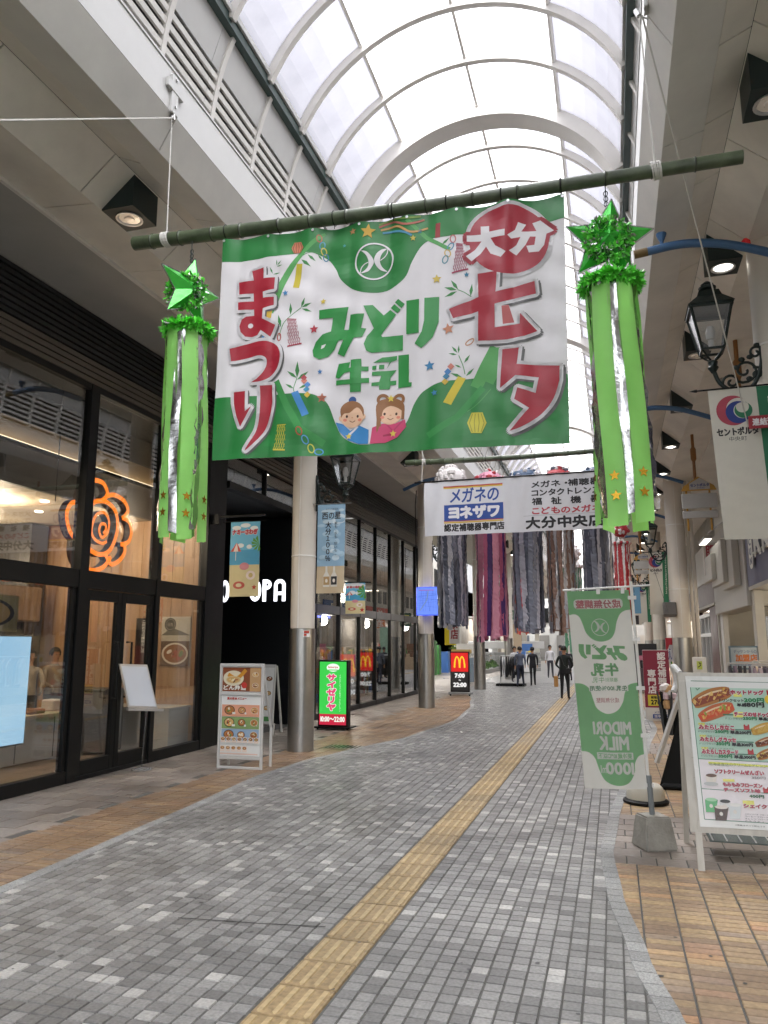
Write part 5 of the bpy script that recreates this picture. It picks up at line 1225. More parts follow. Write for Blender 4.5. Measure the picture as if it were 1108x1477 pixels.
# the two children (generic drawing)
SK = ink('f2c9a8'); HB = ink('9a6a42'); 
pr.poly(T(gK, [(345, 205), (385, 215), (420, 245), (470, 222), (520, 245), (518, 312), (470, 312), (410, 290), (365, 250)]), ink('3f8ccb')); pr.poly(T(gK, [(410, 262), (455, 225), (465, 228), (420, 268)]), WHT)
pr.poly(T(gK, [(538, 235), (590, 215), (650, 215), (700, 195), (705, 230), (660, 280), (600, 305), (526, 312)]), ink('d84a78')); pr.poly(T(gK, [(590, 268), (640, 258), (640, 270), (590, 276)]), ink('b03058')); pr.line(T(gK, [(600, 210), (640, 250), (690, 200)]), .012, ink('c03a68'))
for (x, y) in ((433, 178), (627, 165)):
    c_ = gK(x, y); pr.ell(c_[0], c_[1], .094, .086, SK); 
    for sx in (-1, 1): pr.ell(c_[0] + sx * .092, c_[1] - .010, .016, .020, SK)
c_ = gK(433, 150); pr.ell(*gK(433, 100), .030, .028, ink('2f5a9a')); pr.poly(T(gK, bez([(375, 185), (372, 145), (395, 115), (433, 103), (470, 115), (492, 145), (492, 180)], 3) + bez([(492, 180), (478, 150), (455, 135), (420, 160), (390, 165), (375, 185)], 3)), HB)
pr.poly(T(gK, bez([(560, 190), (555, 130), (580, 100), (627, 92), (672, 100), (697, 130), (694, 185)], 3) + bez([(694, 185), (680, 150), (627, 128), (590, 150), (582, 200), (560, 260), (560, 190)], 3)), HB); pr.line(T(gK, [(566, 150), (572, 230)]), .03, HB); pr.line(T(gK, [(690, 150), (688, 195)]), .022, HB)
for x in (588, 668): cx, cy = gK(x, 98); pr.ring(cx, cy, .048, .044, .024, HB, 20)
pr.star(*gK(627, 92), .030, ink('e8cf58')); pr.star(*gK(413, 272), .028, ink('e8cf58')); pr.star(*gK(640, 262), .028, ink('e8cf58'))
for (a, b, y) in ((404, 461, 178), (597, 656, 168)):
    for x in (a, b): pr.ell(*gK(x, y), .009, .011, ink('4a2e22')); 
    for x in (a - 10, b + 10): pr.ell(*gK(x, y + 17), .015, .011, ink('eb8f78'))
    m_ = (a + b) / 2; pr.line(T(gK, bez([(m_ - 15, y + 20), (m_, y + 27), (m_ + 15, y + 20)], 3)), .005, ink('7a3a2a')); pr.ell(*gK(m_, y + 6), .008, .006, ink('e0a888'))
pr.build('printed_art', ban, grid=(.028, .045))
mb = MB()
for k in range(8):
    p = banner_fn(BW * (.005 + k * .1415), BH - .02, .004); mb = MB(); mb.lathe([(.011, -.003), (.011, .0)], tuple(p), ALU, 10, 'Y'); mb.build('eyelet', ban)

# ---------------- star streamers (lime green)
LIME = ink('b2fb8c', .5, 1.0, .45); FGREEN = mat('green_foil', (.05, .50, .05), .22, metal=.35, var=.25, scale=9, bump=.3, bscale=25); FSILV = mat('silver_foil', (.60, .61, .63), .22, metal=1.0, var=.15, scale=7, bump=.6, bscale=18)
TGREEN = mat('green_tinsel', (.16, .80, .08), .4, metal=.0, var=.3, scale=30); TSILV = mat('silver_tinsel', (.6, .62, .6), .2, metal=.9, var=.3, scale=30); GOLDF = mat('gold_foil', (.62, .36, .04), .2, metal=.9, var=.2, scale=20)
def tinsel(mb, pts, n, r, m1, m2, rd, k2=.25, w=.012):
    L = len(pts)
    for i in range(n):
        t_ = rd.random() * (L - 1); a = int(t_); p = Vector(pts[a]).lerp(Vector(pts[min(a + 1, L - 1)]), t_ - a)
        d = Vector((rd.gauss(0, 1), rd.gauss(0, 1), rd.gauss(0, 1))).normalized(); q_ = d.orthogonal().normalized(); q_ = Matrix.Rotation(rd.uniform(0, 6.28), 3, d) @ q_
        l = r * rd.uniform(.6, 1.1); e = p + d * l; ww = w * rd.uniform(.6, 1.2); m = m2 if rd.random() < k2 else m1
        mid = p + d * l * .6
        mb.add([p - q_ * ww * .3, p + q_ * ww * .3, mid + q_ * ww, e, mid - q_ * ww], [(0, 1, 2, 3, 4)], m)
def star3d(c, r, rin, th, rot, yaw):
    mb = MB(); M_ = Matrix.Translation(c) @ Matrix.Rotation(yaw, 4, 'Z') @ Matrix.Rotation(rot, 4, 'Y'); pts = []
    for i in range(10): a = math.pi / 2 + i * math.pi / 5; rr = r if i % 2 == 0 else rin; pts.append((rr * math.cos(a), 0, rr * math.sin(a)))
    vs = pts + [(0, -th, 0), (0, th, 0)]; mb.add([M_ @ Vector(v) for v in vs], [(i, (i + 1) % 10, 10) for i in range(10)] + [((i + 1) % 10, i, 11) for i in range(10)], FGREEN)
    # silver edging along the arms
    for i in range(10): p0, p1 = M_ @ Vector(vs[i]), M_ @ Vector(vs[(i + 1) % 10]); mb.beam(p0, p1, .008, .008, FSILV)
    return mb
def streamer(x, y, ztop, zring, zbot, R_, yaw, seed, label, star_label):
    rd = random.Random(seed); t = thing('star_streamer', label, 'streamer', (x, y, zbot), 'lime green star streamers')
    sc = Vector((x, y, ztop - .26)); star3d(sc, .315, .15, .10, .12, yaw).build('foil_star', t)
    mb = MB(); mb.tube([(x, y, ztop + .20), (x, y, ztop + .0)], .004, IRON, 6)
    for zz in (.02, .06, .10): mb.tube([(x + .014 * math.cos(a), y + .004, ztop + zz + .02 * math.sin(a)) for a in [i * math.pi / 5 for i in range(10)]], .0035, IRON, 5, closed=True)
    mb.build('chain', t)
    c, s_ = math.cos(min(yaw, .3)), math.sin(min(yaw, .3)); mb = MB()
    for rr, n in ((.145, 480), (.08, 260)): tinsel(mb, [(x + rr * math.cos(a) * c, y - .06 + rr * math.cos(a) * s_, sc.z - .02 + rr * math.sin(a)) for a in [i * math.pi / 8 for i in range(17)]], n, .055, TGREEN, TSILV, rd, .4)
    mb.build('tinsel', t, kind='stuff')
    mb = MB(); tinsel(mb, [(x + R_ * math.cos(a), y + R_ * math.sin(a), zring) for a in [i * math.pi / 12 for i in range(25)]], 1500, .078, TGREEN, TSILV, rd, .08, .014); mb.build('ring_tinsel', t, kind='stuff')
    mb = MB(); mb.tube([(x + R_ * math.cos(a), y + R_ * math.sin(a), zring) for a in [i * math.pi / 12 for i in range(24)]], .02, TGREEN, 6, closed=True)
    for a in (0, 2.1, 4.2): mb.tube([(x + R_ * math.cos(a), y + R_ * math.sin(a), zring), (x, y, ztop - .45)], .004, ROPE, 4)
    mb.build('ring', t)
    n = 12
    for i in range(n):
        a0 = 2 * math.pi * i / n + yaw; silver = i % 2 == 1; w = .064 if not silver else .036; m = FSILV if silver else LIME; L = zring - zbot + rd.uniform(-.03, .03) - (.06 if silver else 0)
        N = 26; vs = []; ph = rd.uniform(0, 6); tw = rd.uniform(-.3, .3); spread = rd.uniform(-.01, .03)
        for j in range(N + 1):
            k = j / N; z = zring - .01 - L * k; rad = R_ * (.95 + .02 * math.sin(k * 9 + ph)) + spread * k; a = a0 + tw * k * .25
            cx, cy = x + rad * math.cos(a) + .012 * math.sin(k * 5 + ph) + .02 * k, y + rad * math.sin(a); ta = a + math.pi / 2 + tw * k
            cr_ = .010 * math.sin(k * 14 + ph)
            for q_ in (-1, -.33, .33, 1): vs.append((cx + math.cos(ta) * w * q_ + math.cos(a) * (cr_ * (1 - q_ * q_) + (.012 * math.sin(k * 40 + q_ * 3 + ph) if silver else 0)), cy + math.sin(ta) * w * q_ + math.sin(a) * cr_ * (1 - q_ * q_), z - (.012 * q_ * math.sin(ph) if j == N else 0)))
        mb = MB(); mb.add(vs, [(4 * j + q, 4 * j + q + 1, 4 * j + q + 5, 4 * j + q + 4) for j in range(N) for q in range(3)], m); st = mb.build('silver_strip' if silver else 'paper_strip', t, smooth=80)
        if not silver:
            for zz in (.30, .16):
                k = 1 - (zz) / L; j = int(k * N); P_ = [Vector(vs[4 * j + q]) for q in (0, 3)]; cc = (P_[0] + P_[1]) / 2; ux = (P_[1] - P_[0]).normalized(); nn = ux.cross(Vector((0, 0, 1))).normalized()
                if nn.dot(cc - Vector((x, y, cc.z))) < 0: nn = -nn
                mb = MB(); pts = [cc + nn * .012 + ux * ((.038 if q % 2 == 0 else .016) * math.cos(math.pi / 2 + q * math.pi / 5)) + Vector((0, 0, 1)) * ((.038 if q % 2 == 0 else .016) * math.sin(math.pi / 2 + q * math.pi / 5)) for q in range(10)]
                mb.slab(pts, nn, .002, GOLDF); mb.build('gold_star', t)
    return t
streamer(-3.19, 5.16, 4.70, 4.10, 2.40, .165, 1.2, 5, 'slim left lime green streamer topped by a star seen edge on', '')
streamer(.10, 5.16, 4.63, 4.04, 2.37, .172, .12, 9, 'right lime green streamer topped by a broad shiny star', '')
# ================================================================ DOWNLIGHTS, PIPE ARMS, LANTERNS
def downlight(s, y, lit, label, group):
    t = thing('downlight', label, 'ceiling light', (X(s, 2.87), y, 5.73), group)
    a, b = X(s, 2.70), X(s, 3.045); zt0, zt1 = 6.05, 5.75; y0, y1 = y - .20, y + .20; mb = MB()
    vs = [(a, y0, 5.73), (b, y0, 5.73), (b, y1, 5.73), (a, y1, 5.73), (a, y0, zt0), (b, y0, zt1), (b, y1, zt1), (a, y1, zt0)]
    mb.add(vs, [(0, 3, 2, 1), (4, 5, 6, 7), (0, 1, 5, 4), (1, 2, 6, 5), (2, 3, 7, 6), (3, 0, 4, 7)], GREENBOX); mb.build('housing', t)
    c = ((a + b) / 2, y, 5.73)
    mb = MB(); mb.lathe([(.125, -.001), (.13, -.012), (.112, -.012), (.10, -.002)], c, ALU, 24); mb.build('trim_ring', t, smooth=40)
    mb = MB(); mb.lathe([(.10, -.003), (.0001, -.0032)], c, LAMPRIM if lit else LAMPOFF, 24); mb.build('reflector', t)
    mb = MB(); mb.lathe([(.052, -.004), (.045, -.012), (.0001, -.013)], c, LAMP if lit else LAMPOFF, 18); mb.build('bulb', t)
    return t
GREENBOX = mat('dark_green_box', (0.008, 0.02, 0.02), 0.45, var=.15)
for (s_, y_, w_) in ((-1, 7.5, 'left soffit near the first downlights'), (-1, 12.6, 'left soffit farther along'), (1, 7.1, 'right soffit near the blue pipe'), (1, 12.7, 'right soffit farther along')):
    mb = MB(); mb.lathe([(.055, .03), (.06, 0), (.045, -.03), (.0001, -.035)], (X(s_, 3.36), y_, 5.765), mat('detector_grey', (.30, .29, .27), .5), 16); mb.build('smoke_detector', label='small round grey smoke detector on the ' + w_, cat='detector')
LAMPRIM = mat('lit_reflector', (.6, .6, .58), .3, emit=((1, .95, .85), .35))
ordn = ['first', 'second', 'third', 'fourth', 'fifth', 'sixth', 'seventh', 'eighth', 'ninth', 'tenth', 'eleventh', 'twelfth', 'thirteenth']
for s, nm in ((-1, 'left'), (1, 'right')):
    for k in range(13):
        y = 5.92 + 2.733 * k
        downlight(s, y, (k % 3 != 0) if s < 0 else (k not in (0, 2, 3)), 'dark green wedge downlight, %s from the camera along the %s soffit' % (ordn[k], nm), 'wedge downlights under the %s soffit' % nm)
def pipe_arm(s, y, label):
    t = thing('pipe_arm', label, 'pipe', (X(s, 2.6), y, 5.6), 'blue curved pipe arms under the soffit')
    x0 = X(s, 2.02); x1 = X(s, 3.24)
    P_ = bez([(x0, y, 5.50), (x0 + s * .35, y, 5.53), (x0 + s * .75, y + .02, 5.47), (x1, y + .05, 5.30)], 8)
    mb = MB(); mb.tube(P_, .042, BLUEPIPE, 12); mb.build('pipe', t, smooth=50)
    mb = MB(); mb.tube([(x0 - s * .13, y, 5.485), (x0, y, 5.50)], .043, mat('brass_brown_cap', (.16, .10, .03), .5), 12); mb.build('end_cap', t, smooth=50)
    mb = MB(); xx = x0 + s * .14; mb.lathe([(.018, 5.53), (.018, 5.58), (.05, 5.655), (.052, 5.67), (.0001, 5.67)], (xx, y, 0), BLUEPIPE, 12); mb.build('spray_head', t, smooth=50)
pipe_arm(1, 7.6, 'near blue pipe arm with sprinkler cup above the big lantern')
pipe_arm(1, 13.2, 'second blue pipe arm on the right, crossing in front of a dark downlight')
pipe_arm(1, 18.6, 'third blue pipe arm on the right, above the yellow gabled sign')
for y, w in ((24.0, 'fourth'), (29.5, 'fifth'), (35, 'sixth')): pipe_arm(1, y, '%s blue pipe arm on the right, seen small past the green streamer' % w)
pipe_arm(-1, 17.6, 'blue pipe arm on the left touching the column with the map screen'); pipe_arm(-1, 9.4, 'left blue pipe arm hidden mostly behind the festival banner')
mb = MB(); mb.lathe([(.05, 0), (.045, .05), (.02, .08), (.0001, .085)], (1.50, 8.0, 5.62), mat('red_alarm_glass', (.4, .01, .02), .2, emit=((1, .05, .05), .015)), 14); mb.lathe([(.055, .0), (.055, -.02)], (1.50, 8.0, 5.62), BLACK, 14)
mb.build('alarm_lamp', label='small red alarm lamp beside the near right column top', cat='lamp')
FROST = glass_mat('frosted_lantern_glass', (.72, .74, .76), .25)
def lantern(s, x, y, z, xw, label, sc=1.0, boxside=-1):
    """x,y,z = lantern body centre bottom; bracket runs to xw (column side)"""
    t = thing('street_lantern', label, 'lantern', (x, y, z), 'cast iron street lanterns on the columns')
    b, tp, h = .105 * sc, .195 * sc, .44 * sc; R4 = [(-1, -1), (1, -1), (1, 1), (-1, 1)]
    B_ = [Vector((x + a * b, y + c * b, z)) for a, c in R4]; T_ = [Vector((x + a * tp, y + c * tp, z + h)) for a, c in R4]
    mb = MB()
    for i in range(4):
        mb.beam(B_[i], T_[i], .020 * sc, .020 * sc, IRON); mb.beam(B_[i], B_[(i + 1) % 4], .022 * sc, .022 * sc, IRON); mb.beam(T_[i], T_[(i + 1) % 4], .035 * sc, .035 * sc, IRON)
    mb.build('cage', t)
    for i in range(4):
        j = (i + 1) % 4; mb = MB(); mb.quad(B_[i] * .98 + (B_[i] + B_[j]) / 2 * .02, B_[j], T_[j], T_[i], FROST if i in (1, 3) else GLASS2); mb.build('glass_panel', t)
    mb = MB()
    t1 = [Vector((x + a * tp * 1.14, y + c * tp * 1.14, z + h + .018 * sc)) for a, c in R4]; t2 = [Vector((x + a * tp * .62, y + c * tp * .62, z + h + .13 * sc)) for a, c in R4]; t3 = [Vector((x + a * tp * .50, y + c * tp * .50, z + h + .20 * sc)) for a, c in R4]
    for p, q in ((t1, t2), (t2, t3)):
        for i in range(4): j = (i + 1) % 4; mb.quad(p[i], p[j], q[j], q[i], IRON)
    mb.quad(*t1[::-1], IRON); mb.quad(*t3, IRON)
    mb.lathe([(.05 * sc, .2 * sc), (.05 * sc, .235 * sc), (.085 * sc, .245 * sc), (.09 * sc, .265 * sc), (.055 * sc, .285 * sc), (.065 * sc, .30 * sc), (.02 * sc, .335 * sc), (.0001, .34 * sc)], (x, y, z + h), IRON, 14); mb.build('roof', t)
    mb = MB(); mb.lathe([(.028 * sc, .02), (.028 * sc, .12), (.045 * sc, .13), (.05 * sc, .20), (.03 * sc, .27), (.0001, .28)], (x, y, z), mat('milky_bulb', (.55, .53, .5), .3), 12); mb.build('bulb', t, smooth=50)
    mb = MB()
    for i in range(4): mb.tube(bez([tuple(B_[i]), tuple(B_[i] * .6 + Vector((x, y, z - .02)) * .4 + Vector((0, 0, -.05))), (x + (B_[i].x - x) * .2, y + (B_[i].y - y) * .2, z - .10 * sc)], 4), .011 * sc, IRON, 6)
    mb.lathe([(.02, -.10), (.05, -.12), (.04, -.16), (.055, -.18), (.02, -.24)], (x, y, z), IRON, 12); mb.build('cradle', t, smooth=50)
    L = xw - x; sg = 1 if L > 0 else -1; L = abs(L)
    mb = MB(); f = lambda u, v: (x + sg * u * L, y, z + v * sc)
    mb.tube(bez([f(0, -.2), f(.12, -.36), f(.42, -.46), f(.75, -.40), f(.93, -.18), f(.94, .02)], 8), [.022 * sc] * 41, IRON, 8)
    def scroll(cx, cz, r, turns, a0, dr=1):
        pts = []
        for i in range(22): k = i / 21; a = a0 + dr * k * turns * 6.28; rr = r * (1 - k * .85); pts.append((x + sg * (cx * L + rr * math.cos(a)), y, z + cz * sc + rr * math.sin(a)))
        mb.tube(pts, .014 * sc, IRON, 6)
    scroll(.60, -.24, .135 * sc, 1.4, -2.2); scroll(.33, -.35, .085 * sc, 1.3, 3.4, -1); scroll(.84, -.06, .075 * sc, 1.2, .2); scroll(.82, -.28, .07 * sc, 1.1, 2.0, -1)
    for (cx, cz) in ((.45, -.20), (.56, -.12), (.72, -.10), (.68, -.33), (.87, .02)):
        mb.ball((x + sg * cx * L, y, z + cz * sc), .028 * sc, IRON, 8, (1.2, .6, 1))
    mb.build('scroll_bracket', t, smooth=50)
    mb = MB(); xa = x + sg * L * .97; mb.box(min(xa, xw), max(xa, xw) + .0, y - .035, y + .035, z - .42 * sc, z + .12 * sc, IRON, .008); mb.tube([(xw, y, z - .45 * sc), (xw, y, z + .18 * sc)], .02, IRON, 8); mb.build('wall_plate', t)
    return t
lantern(1, 1.13, 8.2, 4.60, 1.62, 'big black cast iron lantern with scrolled bracket on the near right column')
lantern(-1, -3.96, 11.2, 4.10, -4.44, 'black lantern on the cream column under the banner edge', .93)
lantern(1, 1.03, 20.8, 4.15, 1.46, 'lantern half hidden under the right green streamer', .95)
lantern(1, 1.0, 30.5, 4.15, 1.46, 'small far lantern left of the second cream flag', .95)
lantern(1, 1.0, 38.7, 4.15, 1.46, 'farthest lantern on the right row of columns', .95)
lantern(-1, -3.96, 19.4, 4.10, -4.44, 'lantern behind the optician banner on the second left column', .93)

# ================================================================ HANGING CLOTH FLAGS
FLAGW = ink('e6e3d8', .7, .86, .25)
def flag_fn(x0, x1, y, z0, z1, amp=.02, seed=0, taper=0.0):
    W_, H_ = x1 - x0, z1 - z0
    def fn(u, v, d):
        k = v / H_; s_ = u / W_
        w = amp * (math.sin(s_ * 4 + k * 3 + seed) * .8 + math.sin(s_ * 9 - k * 7 + seed * 2) * .35) * (1.15 - k) + .003 * math.sin(k * 60 + s_ * 9)
        return Vector((x0 + u + taper * (1 - k), y - w - d, z0 + v))
    return fn, W_, H_
def hang_flag(label, x0, x1, y, z0, z1, xpole, art, base=None, amp=.02, seed=0, taper=0.0, cat='flag', name='hanging_flag', group=None, rail=BLACK, tip=True):
    t = thing(name, label, cat, ((x0 + x1) / 2, y, z0), group); fn, w, h = flag_fn(x0, x1, y, z0, z1, amp, seed, taper)
    cloth(fn, w, h, (.04, .05), base or FLAGW, 'cloth', t, .0015)
    pr = Print(fn, .00015); art(pr, w, h)
    if pr.t: pr.build('printed_art', t, grid=(.04, .05))
    mb = MB(); far_ = x0 - .10 if xpole > x0 else x1 + .10; mb.tube([(xpole, y, z1 + .012), (far_, y, z1 + .004)], .009, rail, 8)
    if tip: mb.lathe([(.016, 0), (.016, -.02), (.0001, -.08)], (far_, y, z1 + .004), rail, 8, 'X') if xpole > x0 else None
    mb.build('rail', t)
    return t
NAVY = ink('2a3f8a', .7, .8); DRED = ink('b5485a', .7, .8); DGRN = ink('2c7a55', .7, .8)
def crescent(pr, cx, cy, r, k, off, m, a):
    n = 26; P_ = []
    for i in range(n + 1): b_ = R(a) + math.pi * 2 * (-.40 + .80 * i / n) + math.pi; P_.append((cx + r * math.cos(b_), cy + r * math.sin(b_)))
    for i in range(n + 1): b_ = R(a) + math.pi * 2 * (.40 - .80 * i / n) + math.pi; P_.append((cx + off * math.cos(R(a)) + r * k * math.cos(b_), cy + off * math.sin(R(a)) + r * k * math.sin(b_)))
    pr.poly(P_, m)
def art_centporta(pr, w, h):
    pr.rect(w * .72, 0, w, h, DGRN); cy = h * .845; cx = w * .36
    crescent(pr, cx - .01, cy + .01, .155, .74, .055, DRED, 12); crescent(pr, cx + .035, cy - .012, .115, .72, .045, NAVY, 20); crescent(pr, cx + .085, cy + .005, .082, .72, .036, DGRN, 100)
    pr.text('セントポルタ', w * .07, h * .685, w * .68, h * .735, ink('26262a'), bold=.004); pr.text('中央町', w * .24, h * .645, w * .5, h * .675, ink('4a4a4e'))
    # web address running up the green stripe
    st = 'http://centporta.com'; vs_ = []; n = len(pr.t); pr.text(st, 0, 0, h * .60, w * .11, FLAGW, bold=.001)
    for i in range(n, len(pr.t)): v_, f_, m_, l_ = pr.t[i]; pr.t[i] = ([(w * .95 - q[1], h * .33 + q[0]) for q in v_], f_, m_, l_)
hang_flag('large cream street flag with crescent logo and green stripe on the near right column', 1.04, 1.66, 8.04, 2.60, 4.13, 1.7, art_centporta, amp=.015, seed=1, taper=.05, name='street_flag', group='cream street flags')
hang_flag('small far cream street flag with crescent logo left of the tall right column', .98, 1.44, 20.8, 2.33, 3.93, 1.55, art_centporta, amp=.02, seed=2, taper=-.04, name='street_flag', group='cream street flags')
hang_flag('farthest cream street flag peeping out beyond the others', .95, 1.41, 30.6, 2.4, 3.9, 1.55, art_centporta, amp=.02, seed=3, name='street_flag', group='cream street flags')
t = thing('hydrant_sign', 'small red plate with white Japanese letters clipped over the cream flag', 'sign', (1.47, 7.97, 3.68)); mb = MB(); mb.box(1.38, 1.76, 7.965, 7.975, 3.68, 3.81, ink('a02030', .4), .003); mb.build('plate', t)
pr = Print(plane_fn((1.38, 7.963, 3.68), (1, 0, 0), (0, 0, 1))); pr.text('連結送水管', .035, .03, .36, .10, ink('f0eaea'), bold=.003); pr.build('lettering', t)
mb = MB(); mb.tube([(1.72, 7.97, 3.75), (1.74, 8.12, 3.75)], .01, STEEL, 6); mb.build('clip', t)
def art_sky(pr, w, h):
    pr.rect(0, 0, w, h * .30, ink('c9b89a')); pr.rect(0, h * .30, w, h, ink('8fb4cf'))
    rd_ = random.Random(2)
    for i in range(26): cx, cy = rd_.uniform(.1, .9) * w, rd_.uniform(.38, .96) * h; pr.ell(cx, cy, min(cx, w - cx, rd_.uniform(.04, .13)), rd_.uniform(.02, .05), ink(rd_.choice(['a9c8dc', 'bdd5e2', 'cfe0e8', '9cbfd6'])), 12)
    pr.text('西の星', w * .17, h * .83, w * .84, h * .91, ink('2a2c30'), bold=.002); pr.text('大分１００％', w * .30, h * .36, w * .50, h * .80, ink('2a3038'), vert=True, bold=.003); pr.text('麦も、水も、想いも。', w * .62, h * .42, w * .74, h * .80, ink('3a4048'), vert=True)
    pr.text('おおいた麦焼酎', w * .3, h * .935, w * .75, h * .955, ink('4a5058'))
    for cx, c in ((.36, 'b09468'), (.64, '23242a')):
        x = cx * w; pr.poly([(x - .055, .10), (x + .055, .10), (x + .055, .26), (x + .018, .33), (x + .014, .42), (x - .014, .42), (x - .018, .33), (x - .055, .26)], ink('dcdcd4')); pr.rect(x - .05, .13, x + .05, .26, ink(c)); pr.ell(x, .195, .022, .03, ink('e8e4da'))
hang_flag('pale blue sake flag with two bottles beside the cream column', -4.39, -3.93, 11.12, 2.37, 3.77, -4.47, art_sky, amp=.012, seed=4, name='hanging_flag', taper=-.01, rail=STEEL, tip=False)
def art_beach(pr, w, h):
    pr.rect(0, 0, w, h * .42, ink('dccf9e')); pr.rect(0, h * .42, w, h * .62, ink('4aa3cc')); pr.rect(0, h * .62, w, h, ink('6fc0e4'))
    for cx, cy, r_ in ((.2, .92, .08), (.5, .95, .09), (.8, .91, .07), (.35, .68, .06), (.65, .66, .05)): pr.ell(w * cx, h * cy, min(r_, w * min(cx, 1 - cx)), .035, ink('eef4f6'), 12)
    pr.text('ナミーさわぎ', w * .06, h * .83, w * .92, h * .895, ink('c23a4a'), bold=.008, out=(ink('f0e8ea'), .012))
    for a in range(6): a_ = R(100 + a * 32); pr.poly([(w * .98, h * .70), (w * .98 + .16 * math.cos(a_) * .9, h * .70 + .13 * math.sin(a_)), (w * .98 + .12 * math.cos(a_ + .4), h * .70 + .10 * math.sin(a_ + .4))], ink('5aa03a'))
    pr.poly([(w * .02, h * .60), (w * .22, h * .72), (w * .38, h * .60)], ink('d85a50')); pr.poly([(w * .12, h * .60), (w * .22, h * .72), (w * .28, h * .60)], ink('f2e6e0')); pr.line([(w * .2, h * .60), (w * .2, h * .48)], .01, ink('e8e0d0'))
    pr.ell(w * .5, h * .40, w * .16, h * .05, ink('d8909a')); pr.ell(w * .72, h * .28, w * .15, h * .06, ink('f0e0d8')); pr.ell(w * .72, h * .28, w * .07, h * .03, ink('c8b070')); pr.ell(w * .34, h * .15, w * .2, h * .05, ink('c86050')); pr.ell(w * .34, h * .15, w * .1, h * .025, ink('e8ddb8')); pr.star(w * .85, h * .12, .045, ink('c03a2a'))
hang_flag('beach scene flag with palm and parasol hanging by the black entrance', -5.79, -5.28, 10.9, 2.33, 3.52, -5.93, art_beach, amp=.012, seed=6, rail=BLACK, tip=False)
mb = MB(); mb.box(-6.0, -5.2, 10.88, 10.92, 3.60, 3.63, BLACK); mb.box(-6.14, -6.0, 10.87, 10.93, 3.5, 3.66, BLACK); mb.build('flag_bracket', label='black arm bracket above the beach scene flag', cat='bracket')
hang_flag('second beach flag mostly hidden behind the blue sake flag', -4.33, -3.98, 12.3, 2.1, 2.62, -4.5, art_beach, amp=.01, seed=6, tip=False)
def art_blue(pr, w, h): pr.rect(0, h * .3, w, h, ink('6fa8cc')); pr.text('西の星', w * .3, h * .6, w * .6, h * .95, ink('2a3a48'), vert=True); pr.rect(w * .2, 0.02, w * .45, h * .25, ink('c8b088')); pr.rect(w * .55, .02, w * .8, h * .25, ink('2a2a30'))
hang_flag('far blue sake flag beyond the second cream flag', .50, .92, 26.5, 2.2, 3.45, 1.0, art_blue, amp=.01, seed=8, tip=False)

# ---------------- optician banner
yb = thing('optician_banner', 'white optician banner with blue logo and Japanese lettering strung across the arcade', 'banner', (-1.5, 12.6, 3.4))
YW = 2.98; YH = .93
def yfn(u, v, d):
    k = u / YW; s_ = 1 - v / YH; return Vector((-3.01 + u, 12.6 - .018 * math.sin(u * 7) * s_ - .008 * math.sin(u * 23 + 4 * s_) - .02 * math.exp(-u / .12) * math.sin(s_ * 5) - d, 3.41 + v + .015 * k))
BWH = ink('dcdde2', .55, .9); cloth(yfn, YW, YH, (.06, .1), BWH, 'cloth', yb)
pr = Print(yfn, .00012); q = lambda x, y: ((x - 55) / 1053 * 3.06, YH * (1 - (y - 155 + (x - 55) * .058) / 312))
NB2 = ink('2c4f9e'); BK = ink('222226')
def qb(x0, y0, x1, y1): a, b = q(x0, y1), q(x1, y0); return a[0], a[1], b[0], b[1]
for (y_, c) in ((180, 'b83a3a'), (187, 'd8b848'), (378, 'b83a3a'), (388, 'd8b848')):
    a = q(172, y_); pr.rect(a[0], a[1] - .012, q(520, y_)[0], a[1] + .012, ink(c))
x0, y0 = .36, .24; pr.rect(.345, .245, 1.355, .52, NB2)
pr.text('メガネの', .45, .56, 1.27, .80, NB2, bold=.006, skew=.1); pr.text('ヨネザワ', .43, .285, 1.28, .48, ink('f0f0f4'), bold=.016)
pr.text('認定補聴器専門店', .345, .065, 1.36, .19, BK, bold=.006)
for st, v0, v1, c, e in (('メガネ・補聴器', .73, .84, BK, 1.15), ('コンタクトレンズ', .59, .70, BK, 1.1), ('福　祉　機　器', .44, .555, BK, 1.2), ('こどものメガネ', .285, .395, ink('c03a48'), 1.15)): pr.text(st.replace('　', '  '), 1.83, v0, 2.93, v1, c, bold=.005)
pr.rect(1.68, .262, 2.95, .266, ink('8a8a90')); pr.text('大分中央店', 1.72, .05, 2.95, .235, BK, bold=.010)
pr.build('printed_art', yb, grid=(.06, .1))
mb = MB(); mb.tube([(-3.18, 12.6, 4.355), (.2, 12.6, 4.37)], .014, BLACK, 8); mb.build('rod', yb)
for x in (-3.05, -1.5, .1): mb = MB(); mb.tube([(x, 12.6, 4.36), (x, 12.75, 5.9 if abs(x + 1.5) > 1 else 4.5)], .006, ROPE, 5); mb.build('cord', yb)

